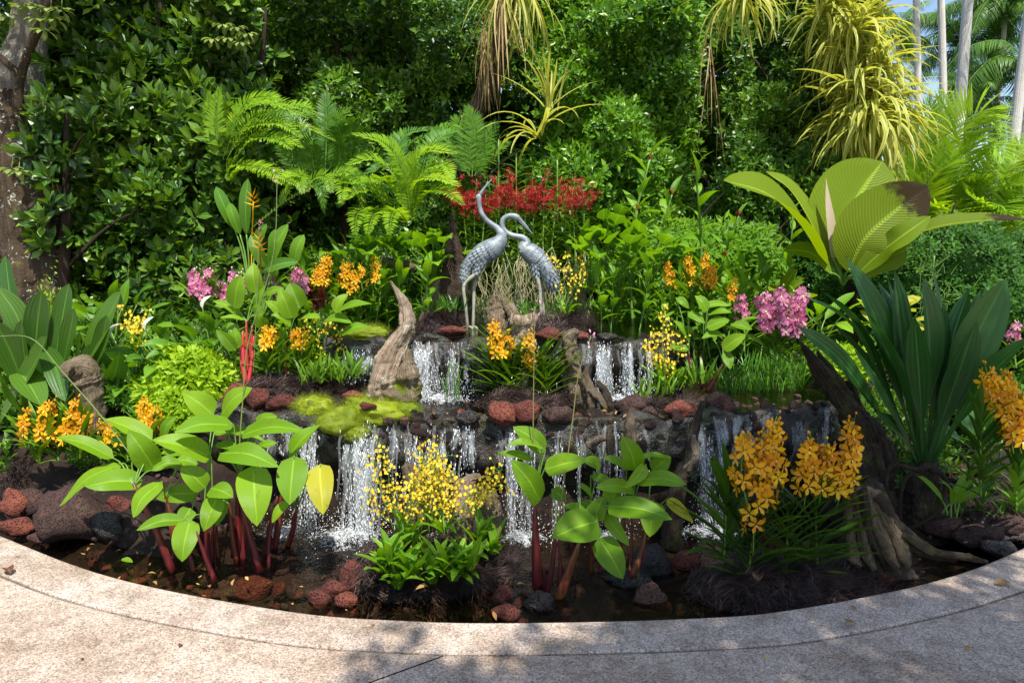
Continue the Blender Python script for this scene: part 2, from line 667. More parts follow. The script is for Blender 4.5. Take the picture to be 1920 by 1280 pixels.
M['crinum'] = leaf_mat('broad_lily_leaf', [(0.02, 0.078, 0.017), (0.03, 0.105, 0.019), (0.048, 0.14, 0.021)], 0.24, 0.4, 0.4, pleat=5, spec=0.36)
M['curculigo'] = leaf_mat('ginger_leaf', [(0.03, 0.09, 0.010), (0.05, 0.13, 0.013), (0.09, 0.19, 0.016)], 0.28, 0.38, 0.35, pleat=7, spec=0.5)
M['joey'] = leaf_mat('pleated_palm_leaf', [(0.13, 0.21, 0.006), (0.15, 0.23, 0.007), (0.18, 0.26, 0.008)], 0.4, 0.55, 0.6, veins=0.4, vein_n=34, spec=0.2)
M['joey_brown'] = leaf_mat('shaded_scorched_palm_leaf', [(0.10, 0.155, 0.005), (0.12, 0.175, 0.005), (0.14, 0.2, 0.006)], 0.33, 0.55, 0.6, veins=0.4, vein_n=34, spec=0.2, tip=((0.03, 0.013, 0.004), 0.74))  # base green darkened for partial shade; the brown tip is its own
M['joey_bud'] = leaf_mat('pale_palm_leaf', [(0.45, 0.36, 0.27), (0.5, 0.4, 0.3), (0.5, 0.42, 0.32)], 0.3, 0.5, 0)
M['pandan'] = leaf_mat('variegated_leaf', [(0.10, 0.19, 0.02), (0.18, 0.27, 0.03), (0.34, 0.37, 0.06)], 0.38, 0.45, 0, stripe=(0.54, 0.52, 0.12))
M['pandan_dry'] = leaf_mat('dry_strap_leaf', [(0.20, 0.13, 0.05), (0.32, 0.22, 0.09), (0.42, 0.33, 0.15)], 0.2, 0.6, 0)
M['palm'] = leaf_mat('palm_leaflet', [(0.07, 0.16, 0.03), (0.10, 0.21, 0.035), (0.15, 0.28, 0.04)], 0.35, 0.42, 0)
M['palm_dry'] = leaf_mat('old_palm_leaflet', [(0.35, 0.2, 0.05), (0.4, 0.24, 0.05), (0.4, 0.3, 0.08)], 0.3, 0.5, 0)
M['areca'] = leaf_mat('feather_palm_leaflet', [(0.14, 0.28, 0.02), (0.21, 0.38, 0.025), (0.34, 0.47, 0.03)], 0.45, 0.34, 0)
M['spath'] = leaf_mat('lily_leaf', [(0.06, 0.165, 0.010), (0.095, 0.23, 0.013), (0.16, 0.32, 0.018)], 0.3, 0.38, 0.3, 0.08, 18, spec=0.45)
M['ginger'] = leaf_mat('shoot_leaf', [(0.085, 0.21, 0.010), (0.13, 0.29, 0.013), (0.21, 0.38, 0.018)], 0.36, 0.4, 0.25, 0.06, 14)
M['dracaena'] = leaf_mat('purple_leaf', [(0.08, 0.012, 0.016), (0.12, 0.02, 0.02), (0.17, 0.04, 0.025)], 0.3, 0.4, 0)
M['moss'] = leaf_mat('moss_frond', [(0.085, 0.12, 0.006), (0.20, 0.27, 0.010), (0.36, 0.42, 0.02)], 0.3, 0.6, 0)
M['spikemoss'] = leaf_mat('clubmoss_frond', [(0.15, 0.28, 0.010), (0.24, 0.40, 0.013), (0.36, 0.50, 0.02)], 0.35, 0.5, 0)
M['grass'] = leaf_mat('grass_blade', [(0.05, 0.16, 0.02), (0.09, 0.24, 0.02), (0.15, 0.32, 0.03)], 0.35, 0.4, 0)
M['cover'] = leaf_mat('ground_cover_leaf', [(0.025, 0.07, 0.007), (0.045, 0.12, 0.009), (0.11, 0.23, 0.014)], 0.28, 0.42, 0.2)
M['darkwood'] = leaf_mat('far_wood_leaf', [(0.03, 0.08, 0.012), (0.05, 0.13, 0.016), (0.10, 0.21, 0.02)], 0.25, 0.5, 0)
M['schefflera'] = leaf_mat('pale_tree_leaf', [(0.12, 0.19, 0.05), (0.19, 0.26, 0.07), (0.27, 0.33, 0.09)], 0.35, 0.45, 0.3)
M['orange'] = petal_mat('orange_petal', [(0.60, 0.22, 0.003), (0.80, 0.37, 0.005), (0.88, 0.54, 0.012)], 0.3)
M['pink'] = petal_mat('pink_petal', [(0.40, 0.06, 0.16), (0.56, 0.13, 0.30), (0.66, 0.30, 0.44)], 0.3, eye=(0.70, 0.52, 0.46), spots=0.4)
M['red'] = petal_mat('red_petal', [(0.20, 0.003, 0.006), (0.34, 0.006, 0.012), (0.45, 0.02, 0.02)], 0.25)
M['yellow'] = petal_mat('yellow_petal', [(0.58, 0.34, 0.008), (0.72, 0.50, 0.012), (0.80, 0.66, 0.06)], 0.3)
M['white_petal'] = petal_mat('white_spathe', [(0.75, 0.75, 0.62), (0.8, 0.8, 0.68), (0.8, 0.8, 0.7)], 0.35)
M['lip'] = petal_mat('orchid_lip', [(0.75, 0.5, 0.12), (0.78, 0.55, 0.2), (0.8, 0.6, 0.3)], 0.2)
M['stem'] = plain_mat('green_stem', [(0.07, 0.16, 0.02), (0.11, 0.22, 0.03), (0.16, 0.28, 0.04)], 0.45, 20)
M['redstem'] = plain_mat('red_leaf_sheath', [(0.035, 0.008, 0.008), (0.11, 0.010, 0.012), (0.15, 0.075, 0.015)], 0.4, 9, stretch=(6, 6, 0.6))
M['brightred'] = plain_mat('bright_red_sheath', [(0.30, 0.025, 0.025), (0.44, 0.04, 0.04), (0.48, 0.12, 0.05)], 0.42, 12, stretch=(6, 6, 0.6))
M['stalk'] = plain_mat('flower_stalk', [(0.10, 0.16, 0.03), (0.16, 0.2, 0.05), (0.2, 0.1, 0.06)], 0.5, 8)
M['root'] = plain_mat('pale_air_root', [(0.16, 0.16, 0.07), (0.28, 0.26, 0.14), (0.42, 0.39, 0.25)], 0.7, 14)
M['lava_red'] = lava_mat('red_lava', [(0.05, 0.014, 0.011), (0.125, 0.032, 0.021), (0.25, 0.072, 0.036)])
M['lava_brown'] = lava_mat('brown_lava', [(0.022, 0.013, 0.011), (0.065, 0.032, 0.025), (0.14, 0.065, 0.044)])
M['lava_dark'] = lava_mat('dark_wet_lava', [(0.012, 0.010, 0.009), (0.03, 0.022, 0.018), (0.075, 0.045, 0.03)], 0.75)
M['bark'] = wood_mat('lichened_bark', [(0.025, 0.017, 0.010), (0.055, 0.038, 0.022), (0.10, 0.074, 0.046)], 0.3, 12, 1.0)
M['greybark'] = wood_mat('grey_bark', [(0.06, 0.052, 0.04), (0.12, 0.105, 0.08), (0.21, 0.19, 0.15)], 0.2, 8, 0.8)
M['darkbark'] = wood_mat('dark_bark', [(0.02, 0.014, 0.01), (0.045, 0.03, 0.02), (0.08, 0.055, 0.035)], 0.2, 10)
M['wood'] = wood_mat('weathered_wood', [(0.045, 0.032, 0.018), (0.16, 0.12, 0.075), (0.34, 0.28, 0.19)], 0.42, 14)
M['palewood'] = wood_mat('bleached_wood', [(0.07, 0.045, 0.028), (0.27, 0.2, 0.135), (0.55, 0.47, 0.37)], 0.42, 12, 0.7)
M['darkwoodlog'] = wood_mat('dark_driftwood', [(0.018, 0.013, 0.009), (0.055, 0.042, 0.028), (0.15, 0.12, 0.085)], 0.45, 16)
M['palmtrunk'] = wood_mat('palm_trunk', [(0.42, 0.40, 0.35), (0.58, 0.55, 0.49), (0.68, 0.65, 0.59)], 0, 9, 0.5)
M['vanda_dark'] = leaf_mat('shaded_orchid_leaf', [(0.03, 0.085, 0.008), (0.05, 0.125, 0.010), (0.085, 0.18, 0.012)], 0.22, 0.42, 0.0)  # darker copy of the strap leaf, shade put into the green
M['pinnate'] = leaf_mat('feathery_shrub_leaf', [(0.018, 0.066, 0.006), (0.034, 0.115, 0.009), (0.09, 0.22, 0.014)], 0.28, 0.55, 0.0, spec=0.22)
M['coir'] = plain_mat('coir_fibre', [(0.012, 0.007, 0.006), (0.045, 0.028, 0.024), (0.16, 0.11, 0.095)], 0.7, 16, spec=0.3)
M['dead'] = leaf_mat('fallen_leaf', [(0.26, 0.12, 0.04), (0.40, 0.24, 0.08), (0.50, 0.40, 0.12)], 0.2, 0.6, 0.3)
M['dead_brown'] = leaf_mat('withered_leaf', [(0.10, 0.04, 0.02), (0.17, 0.08, 0.04), (0.24, 0.14, 0.08)], 0.15, 0.6, 0.3)


def bronze_mat():
    t = NT('verdigris_bronze')
    g = t.coord('Object')
    gi = t.n('NewGeometry')
    a = t.noise(g, 14, 4, 0.6)
    col = t.ramp(a, [(0.3, (0.10, 0.125, 0.14)), (0.55, (0.19, 0.225, 0.245)), (0.75, (0.30, 0.335, 0.35))])
    col = t.mix(t.ramp(t.noise(g, 5, 3), [(0.56, (0, 0, 0)), (0.7, (0.7, 0.7, 0.7))]), col, (0.25, 0.26, 0.2))
    pt = t.ramp(gi.outputs['Pointiness'], [(0.44, (0.35, 0.35, 0.35)), (0.52, (1, 1, 1))])
    return t.done(t.pbsdf(col, 0.5, 0.5, t.bump(t.noise(g, 90, 3), 0.35, 0.004), 0.15))


def bronze_leg_mat():
    t = NT('pale_verdigris')
    g = t.coord('Object')
    col = t.ramp(t.noise(g, 10, 4), [(0.3, (0.2, 0.2, 0.14)), (0.6, (0.36, 0.36, 0.27)), (0.8, (0.45, 0.44, 0.36))])
    return t.done(t.pbsdf(col, 0.55, 0.4, t.bump(t.noise(g, 70, 3), 0.4, 0.004)))


def pave_mat(name, base):
    t = NT(name)
    g = t.coord('Object')
    vo = t.n('TexVoronoi', {'Scale': 165.0})
    t.set(vo, 'Vector', g)
    grain = t.ramp(t.math('FRACT', t.math('MULTIPLY', t.n('SeparateColor', {0: vo.outputs['Color']}).outputs[0], 1.0)),
                   [(0.0, tuple(c * 0.48 for c in base)), (0.45, base), (0.8, tuple(min(0.8, c * 1.22) for c in base)), (1.0, tuple(min(0.85, c * 1.5 + 0.03) for c in base))])
    st = t.ramp(t.noise(g, 1.6, 8, 0.68), [(0.36, (0.62, 0.58, 0.53)), (0.56, (1, 1, 1))])
    col = t.mix(1.0, grain, st, 'MULTIPLY')
    st2 = t.ramp(t.noise(g, 9, 5, 0.7), [(0.34, (0.7, 0.68, 0.65)), (0.52, (1, 1, 1))])
    col = t.mix(1.0, col, st2, 'MULTIPLY')
    h = t.math('ADD', t.math('MULTIPLY', vo.outputs['Distance'], -1.0), t.math('MULTIPLY', t.noise(g, 60, 3), 0.6))
    return t.done(t.pbsdf(col, 0.85, 0.3, t.bump(h, 0.55, 0.004)))


def soil_mat():
    t = NT('soil')
    g = t.coord('Object')
    col = t.ramp(t.noise(g, 6, 6, 0.7), [(0.3, (0.014, 0.009, 0.006)), (0.5, (0.022, 0.014, 0.010)), (0.68, (0.045, 0.027, 0.019)), (0.8, (0.06, 0.06, 0.018))])
    return t.done(t.pbsdf(col, 0.9, 0.2, t.bump(t.noise(g, 30, 5, 0.7), 0.9, 0.03)))


def wetrock_mat():
    t = NT('wet_rock')
    g = t.coord('Object')
    col = t.ramp(t.noise(g, 8, 6, 0.7), [(0.3, (0.006, 0.006, 0.005)), (0.5, (0.018, 0.016, 0.012)), (0.65, (0.05, 0.035, 0.022)), (0.8, (0.09, 0.06, 0.035))])
    m = t.ramp(t.noise(g, 3.2, 5, 0.7), [(0.52, (0, 0, 0)), (0.62, (1, 1, 1))])
    col = t.mix(t.math('MULTIPLY', m, 0.65), col, (0.032, 0.045, 0.012))
    h = t.math('ADD', t.noise(g, 14, 5, 0.7), t.math('MULTIPLY', t.noise(g, 70, 3), 0.35))
    ro = t.ramp(t.noise(g, 5, 3), [(0.3, (0.16,) * 3), (0.7, (0.55,) * 3)])
    return t.done(t.pbsdf(col, ro, 0.45, t.bump(h, 0.85, 0.03)))


def water_mat(name, tint, rip=9.0, strength=0.25):
    t = NT(name)
    g = t.coord('Object')
    h = t.math('ADD', t.noise(g, rip, 4, 0.6, 0.6), t.math('MULTIPLY', t.noise(g, rip * 3.7, 3), 0.35))
    nrm = t.bump(h, strength, 0.03)
    tr = t.n('BsdfTransparent', {'Color': tint})
    gl = t.n('BsdfGlossy', {'Roughness': 0.03, 'Color': (1, 1, 1)})
    t.set(gl, 'Normal', nrm)
    fr = t.n('Fresnel', {'IOR': 1.33})
    t.set(fr, 'Normal', nrm)
    mx = t.n('MixShader')
    t.set(mx, 0, fr.outputs[0])
    t.set(mx, 1, tr)
    t.set(mx, 2, gl)
    return t.done(mx)


def fall_mat(name, lo, hi, sx=30.0, sy=1.6, opac=0.8):
    """falling water: white where it is torn into drops, clear between"""
    t = NT(name)
    u, v = t.uvxy()
    cb = t.n('CombineXYZ')
    t.set(cb, 0, t.math('MULTIPLY', u, sx))
    t.set(cb, 1, t.math('MULTIPLY', v, sy))
    t.set(cb, 2, t.math('MULTIPLY', t.n('Attribute', attribute_name='rnd').outputs['Fac'], 37.0))
    f = t.ramp(t.noise(cb.outputs[0], 3.0, 5, 0.7), [(lo, (0, 0, 0)), (hi, (opac,) * 3)])
    p = t.pbsdf((0.82, 0.86, 0.88), 0.12, 0.7)
    tl = t.n('BsdfTranslucent', {'Color': (0.85, 0.88, 0.9)})
    wh = t.n('MixShader', {0: 0.4})
    t.set(wh, 1, p)
    t.set(wh, 2, tl)
    tr = t.n('BsdfTransparent', {'Color': (0.97, 0.98, 0.98)})
    mx = t.n('MixShader')
    t.set(mx, 0, f)
    t.set(mx, 1, tr)
    t.set(mx, 2, wh)
    return t.done(mx)


def foam_mat(name, lo=0.5, hi=0.62, sc=20.0):
    t = NT(name)
    g = t.coord('Object')
    u, v = t.uvxy()
    edge = t.math('MULTIPLY', t.math('SUBTRACT', 1.0, t.math('ABSOLUTE', t.math('SUBTRACT', t.math('MULTIPLY', u, 2.0), 1.0))), 0.5)
    edge = t.math('ADD', edge, t.math('MULTIPLY', t.math('SUBTRACT', 1.0, t.math('ABSOLUTE', t.math('SUBTRACT', t.math('MULTIPLY', v, 2.0), 1.0))), 0.5))
    n = t.math('MULTIPLY', t.noise(g, sc, 5, 0.75), t.math('ADD', t.math('MULTIPLY', edge, 0.75), 0.5))
    f = t.ramp(n, [(lo, (0, 0, 0)), (hi, (0.7,) * 3)])
    p = t.pbsdf((0.8, 0.84, 0.86), 0.4, 0.5)
    tr = t.n('BsdfTransparent')
    mx = t.n('MixShader')
    t.set(mx, 0, f)
    t.set(mx, 1, tr)
    t.set(mx, 2, p)
    return t.done(mx)


M['bronze'] = bronze_mat()
M['bronzeleg'] = bronze_leg_mat()
M['pave'] = pave_mat('washed_concrete', (0.43, 0.34, 0.272))
M['kerb'] = pave_mat('washed_kerb_concrete', (0.45, 0.365, 0.30))
M['soil'] = soil_mat()
M['wetrock'] = wetrock_mat()
M['water'] = water_mat('pond_water', (0.80, 0.72, 0.58), 8, 0.6)
M['water_pool'] = water_mat('pool_water', (0.55, 0.55, 0.36), 10, 0.3)
M['fall'] = fall_mat('falling_water', 0.42, 0.72, 16.0, 0.22, 0.5)
M['film'] = fall_mat('water_film', 0.55, 0.70, 34.0, 2.0, 0.75)
M['foam'] = foam_mat('foam', 0.44, 0.74, 34.0)
M['drop'] = (lambda t: t.done(t.pbsdf((0.85, 0.88, 0.9), 0.15, 0.8)))(NT('water_drop'))
M['joint'] = plain_mat('joint_dirt', [(0.012, 0.01, 0.008), (0.03, 0.025, 0.02), (0.05, 0.04, 0.03)], 0.9)
# ------------------------------------------------------------------ the setting: kerb, pavement, ground, pools, rock walls
KIN = [(-10, 9.6), (-7.6, 7.3), (-5.6, 5.65), (-4.1, 4.55), (-3.05, 3.91), (-2.05, 3.36), (-1.05, 3.02), (-0.45, 2.93), (0.04, 2.915), (0.78, 2.95), (1.3, 3.03), (2.15, 3.32), (2.91, 3.73),
       (3.8, 4.36), (4.95, 5.3), (6.6, 6.7), (9, 9.0)]
kc = bez([(x, y, 0) for x, y in KIN], 260)
kt = unit(np.gradient(kc, axis=0))
knorm = np.stack((kt[:, 1], -kt[:, 0], 0 * kt[:, 0]), -1)          # outward, away from the pond
kcx, kcy = kc[:, 0], kc[:, 1]
kerb_y = lambda x: np.interp(x, kcx, kcy, left=12, right=12)
lip1 = lambda x: 4.27 + 0.1 * np.asarray(x) ** 2
lip2 = lambda x: 5.02 + 0.06 * np.asarray(x) ** 2
Z0, Z1, Z2 = -0.12, 0.60, 1.03


def profile_strip(name, mat, prof_, kind='structure'):
    mb = MB()
    pr = np.array(prof_)
    V = kc[:, None] + knorm[:, None] * pr[None, :, :1] + np.array((0, 0, 1.0)) * pr[None, :, 1:2]
    n, k = len(kc), len(pr)
    F = grid_faces(n - 1, k - 1)
    mb.add(V.reshape(-1, 3), [F[:, ::-1]], None)
    return mb.obj(name, mat, smooth=False, kind=kind)


profile_strip('kerb', M['kerb'], [(0.0, -0.45), (0, -0.016), (0.004, -0.007), (0.012, -0.002), (0.022, 0), (0.13, 0.0), (0.240, 0.0), (0.247, -0.002), (0.251, -0.008), (0.251, -0.06)])
pav = profile_strip('pavement', M['pave'], [(0.266, -0.06), (0.266, -0.009), (0.270, -0.003), (0.277, 0), (0.45, 0), (0.9, 0), (2, 0), (4, 0), (9, 0), (30, 0)])
profile_strip('pavement_joint', M['joint'], [(0.2, -0.035), (0.32, -0.035)])
# the slanting joint cuts the pavement in two slabs, 8 mm apart
ja, jb = onz(850, 1222, 0), onz(690, 1280, 0)
jd = unit(jb - ja)
jn = np.array((jd[1], -jd[0], 0))
for side in (1, -1):
    o = pav if side == 1 else pav.copy()
    bm = bmesh.new()
    bm.from_mesh(pav.data)
    if side == -1:
        o.data = pav.data.copy()
        COL.objects.link(o)
    p = Vector(ja + jn * side * 0.004)
    bmesh.ops.bisect_plane(bm, geom=bm.verts[:] + bm.edges[:] + bm.faces[:], plane_co=p, plane_no=Vector(jn * side), clear_inner=True)
    if side == 1:
        keep = bm
        continue
    bm.to_mesh(o.data)
keep.to_mesh(pav.data)
mb = MB()
q = [ja - jd * 0.02 + jn * s * 0.03 - np.array((0, 0, 0.014)) for s in (-1, 1)] + [ja + jd * 4 + jn * s * 0.03 - np.array((0, 0, 0.014)) for s in (1, -1)]
mb.add(q, [np.array([[0, 1, 2, 3]])])
mb.obj('pavement_joint', M['joint'], kind='structure')


def ground_z(x, y):
    x = np.asarray(x, float)
    y = np.asarray(y, float)
    t = y - kerb_y(x)
    zb = np.clip(0.03 + (y - 4.2) * 0.37, -0.03, 1.0)
    zb = np.where(y > 8.5, 1.0 - sstep(8.5, 14, y) * 0.9, zb)
    w = sstep(0.28, 0.62, t)
    pond = sstep(-2.15, -1.7, x) * (1 - sstep(2.0, 2.35, x)) * (1 - sstep(0.02, 0.14, y - lip1(x)))
    # the right bank keeps a tongue of water by the kerb
    z = -0.27 * (1 - w) + zb * w
    z = z * (1 - pond) - 0.27 * pond
    p2 = sstep(-1.1, -0.8, x) * (1 - sstep(2.25, 2.5, x)) * sstep(0.12, 0.2, y - lip1(x)) * (1 - sstep(0.1, 0.35, y - np.where(x > 1.15, 5.6, lip2(x))))
    z = z * (1 - p2) + 0.45 * p2
    l2 = sstep(-2.3, -2.0, x) * (1 - sstep(-1.0, -0.8, x)) * sstep(0.12, 0.2, y - lip1(x)) * (1 - sstep(5.3, 6.0, y))
    z = z * (1 - l2) + (0.63 + np.clip(y - 5.0, 0, 1) * 0.25) * l2
    p3 = sstep(-1.5, -1.3, x) * (1 - sstep(1.15, 1.35, x)) * sstep(0.1, 0.2, y - lip2(x)) * (1 - sstep(6.3, 6.6, y))
    z = z * (1 - p3) + 0.93 * p3
    return np.where(t < 0.0, -0.4, z)


gz = lambda x, y: float(ground_z(np.array([x]), np.array([y]))[0])
xs = np.concatenate((np.linspace(-300, -12, 10), np.linspace(-11, -5, 20), np.linspace(-4.9, 4.9, 160), np.linspace(5, 11, 20), np.linspace(12, 300, 10)))
ys = np.concatenate((np.linspace(2.6, 8.6, 150), np.linspace(8.8, 15, 24), np.linspace(17, 60, 14), np.linspace(80, 600, 8)))
X, Y = np.meshgrid(xs, ys)
Zg = ground_z(X.ravel(), Y.ravel())
P = np.stack((X.ravel(), Y.ravel(), Zg), -1)
ins = (Y.ravel() < 8.5) & (np.abs(X.ravel()) < 5)
P[:, 2] += np.where(ins, 0.05 * fbm(P, 3.0, 4, 5) + 0.03 * fbm(P, 12, 2, 9), 0.0)
mb = MB()
mb.add(P, [grid_faces(len(ys) - 1, len(xs) - 1)], None)
mb.obj('ground', M['soil'], kind='structure')


def sheet(name, mat, x0, x1, ya, yb, z, nx=40, ny=6, kind='structure'):
    x = np.linspace(x0, x1, nx + 1)
    a, b = ya(x), yb(x)
    s = np.linspace(0, 1, ny + 1)[:, None]
    Yv = a[None] * (1 - s) + b[None] * s
    Xv = np.repeat(x[None], ny + 1, 0)
    V = np.stack((Xv, Yv, np.full_like(Xv, z)), -1).reshape(-1, 3)
    U = np.stack((np.repeat(np.linspace(0, 1, nx + 1)[None], ny + 1, 0), np.repeat(s, nx + 1, 1)), -1).reshape(-1, 2)
    mb = MB()
    mb.add(V, [grid_faces(ny, nx)], U)
    return mb.obj(name, mat, kind=kind)


sheet('pond_water', M['water'], -3.4, 3.6, lambda x: kerb_y(x) - 0.004, lambda x: np.maximum(lip1(x) + 0.25, kerb_y(x) + 0.1), Z0, 80, 10)
sheet('pool_water', M['water_pool'], -2.3, 2.55, lambda x: lip1(x) - 0.01, lambda x: np.where(x > 1.2, 5.9, lip2(x) + 0.25), Z1, 60, 8)
sheet('pool_water', M['water_pool'], -1.6, 1.45, lambda x: lip2(x) - 0.01, lambda x: 0 * x + 6.7, Z2, 40, 8)


def wall_y(lip, x, z, z0, z1, under, seed):
    """front of a rock wall: a proud, broken top band over a hollow where the water falls clear"""
    x = np.asarray(x, float)
    z = np.asarray(z, float)
    v = (z - z0) / (z1 - z0)
    P = np.stack((x, 0 * x, z * 0.8), -1)
    y = lip(x) - 0.02 + under * (1 - sstep(0.45, 0.78, v)) + 0.10 * fbm(P, 2.6, 4, seed) + 0.05 * fbm(P, 11, 3, seed + 2)
    return y - 0.05 * np.sin(np.clip(v, 0, 1) * 3.14)


def rock_wall(lip, x0, x1, z0, z1, under, seed, label, dip=None):
    t = thing('rock_wall', label, 'rock wall', (0.5 * (x0 + x1), float(lip(0.5 * (x0 + x1))), z0))
    nx, nz = int((x1 - x0) / 0.03), 34
    x = np.linspace(x0, x1, nx + 1)
    s = np.linspace(0, 1, nz + 1)
    Xv = np.repeat(x[None], nz + 1, 0)
    top = z1 + 0.035 * vnoise(np.stack((x, 0 * x, 0 * x), -1), 9, seed)
    Zv = z0 + s[:, None] * (top[None] - z0)
    Yv = wall_y(lip, Xv.ravel(), Zv.ravel(), z0, z1, under, seed).reshape(Xv.shape)
    V = np.stack((Xv, Yv, Zv), -1)
    # ledge running back under the pool
    back = [V[-1] + np.array((0, dy, dz)) for dy, dz in ((0.05, 0.012), (0.12, -0.01), (0.3, -0.06))]
    back = [b_ + np.stack((0 * x, 0 * x, 0.02 * vnoise(b_, 14, seed)), -1) for b_ in back]
    V = np.concatenate((V, np.stack(back)), 0)
    mb = MB()
    mb.add(V.reshape(-1, 3), [grid_faces(nz + 3, nx)])
    mb.obj('rock_face', M['wetrock'], t, smooth=True)
    return t


ROCKS = [MB().add(*rock_geo(2, 31 + k, (1, uni(0.7, 1), uni(0.55, 0.85)))).mesh('stone', M['lava_dark']) for k in range(7)]
ROCKS_B = [MB().add(*rock_geo(2, 51 + k, (1, uni(0.7, 1), uni(0.55, 0.85)))).mesh('stone', M['lava_brown']) for k in range(5)]


def rnd_rot(n=1, tilt=1.0):
    Y = unit(RNG.normal(size=(n, 3)))
    Z = unit(RNG.normal(size=(n, 3)) * tilt + np.array((0, 0, 1.0)))
    return frames(np.cross(np.cross(Z, Y), Z), Z)


wall_low = rock_wall(lip1, -2.35, 2.55, -0.42, 0.61, 0.24, 3, 'dark wet lava rock wall under the front waterfall, between the lower and the middle pool')
wall_up = rock_wall(lip2, -1.42, 1.32, 0.42, 1.04, 0.10, 8, 'dark wet lava rock wall under the upper waterfall, below the two crane statues')


def stones_on(wall, lip, x0, x1, z0, z1, under, seed, n, zlo, zhi, s0, s1):
    for k in range(n):
        x, z = uni(x0, x1), uni(zlo, zhi) if RNG.random() < 0.6 else zhi + uni(-0.03, 0.012)
        y = float(wall_y(lip, np.array([x]), np.array([min(z, z1)]), z0, z1, under, seed)[0])
        s = uni(s0, s1) * (0.7 if RNG.random() < 0.6 else 1.2)
        if z > zhi - 0.05:
            y += uni(-0.02, 0.11)
        place('stone', random.choice(ROCKS_B if RNG.random() < 0.35 else ROCKS), wall, rnd_rot()[0], (x, y + s * 0.35, z), s)


stones_on(wall_low, lip1, -2.2, 2.4, -0.42, 0.61, 0.24, 3, 230, 0.36, 0.605, 0.022, 0.06)
stones_on(wall_up, lip2, -1.38, 1.28, 0.42, 1.04, 0.10, 8, 80, 0.80, 1.035, 0.02, 0.055)


# ---- falling water
OCT = (np.array([(1, 0, 0), (-1, 0, 0), (0, 1, 0), (0, -1, 0), (0, 0, 1), (0, 0, -1)], float),
       [np.array([(0, 2, 4), (2, 1, 4), (1, 3, 4), (3, 0, 4), (2, 0, 5), (1, 2, 5), (3, 1, 5), (0, 3, 5)])], np.zeros((6, 2)), np.zeros(6))


def waterfall(label, lip, x0, x1, ztop, zbot, n, drops_, wmin=0.006, wmax=0.03, jet=0.10, bundle=None, wallspec=None):
    t = thing('waterfall', label, 'waterfall', (0.5 * (x0 + x1), float(lip(0.5 * (x0 + x1))) - 0.1, zbot))
    mb = MB()
    xc = []
    drops = int(drops_ * 0.8)
    n = int(n * 1.5)
    cen = np.sort(RNG.uniform(x0, x1, max(2, n // 6)))
    for k in range(n):
        x = (float(RNG.choice(cen)) + float(RNG.normal()) * 0.018 if RNG.random() < 0.75 else uni(x0, x1)) if not bundle else bundle + float(RNG.normal()) * (x1 - x0) * 0.22
        x = min(max(x, x0), x1)
        w = uni(wmin, wmax) * 1.5
        m = 12
        s = np.linspace(0, 1, m)
        zt = ztop - (uni(0.0, 0.12) if RNG.random() < 0.6 else uni(0.1, 0.4) * (ztop - zbot))
        zb = zbot + (0 if RNG.random() < 0.6 else uni(0, 0.4) * (ztop - zbot))
        Zc = zt + (zb - zt) * s
        yl = float(lip(x)) - 0.10 + uni(-0.03, 0.05)
        if wallspec:                                   # water that runs down the rock instead of leaping clear
            Yc = wall_y(lip, np.full(m, x), Zc, *wallspec) - 0.018
        else:
            Yc = yl - jet * np.sqrt(np.clip(s, 0, 1)) + 0.012 * np.sin(s * 9 + k)
        Xc = x + uni(-0.03, 0.03) * s + 0.006 * np.sin(s * uni(5, 14) + k)
        C = np.stack((Xc, Yc, Zc), -1)
        wid = w * (1.0 - 0.45 * s)[:, None]
        V = np.stack((C - np.array((1, 0.15, 0)) * wid / 2, C + np.array((0, -0.2, 0)) * wid, C + np.array((1, -0.15, 0)) * wid / 2), 1).reshape(-1, 3)
        L = zt - zb
        U = np.stack((np.tile((0.0, 0.5, 1.0), m) * w * 40, np.repeat(s * L * 6, 3)), -1)
        mb.add(V, [grid_faces(m - 1, 2)], U, RNG.random())
        xc.append((x, yl))
    mb.obj('falling_water', M['fall'], t, kind='stuff')
    mb = MB()
    xc = np.array(xc)
    i = RNG.integers(0, len(xc), drops)
    s = RNG.random(drops) ** 0.8
    pos = np.stack((xc[i, 0] + RNG.normal(size=drops) * 0.014 * (0.3 + s * 1.6), xc[i, 1] - jet * np.sqrt(s) + RNG.normal(size=drops) * 0.02 * (0.3 + s), ztop - s * (ztop - zbot)), -1)
    r = RNG.uniform(0.0006, 0.0021, drops)
    sc = np.stack((r, r, r * RNG.uniform(3, 12, drops)), -1)
    mb.scatter(OCT, np.repeat(np.eye(3)[None], drops, 0), pos, sc, RNG.random(drops))
    mb.obj('water_drops', M['drop'], t, kind='stuff')
    return t


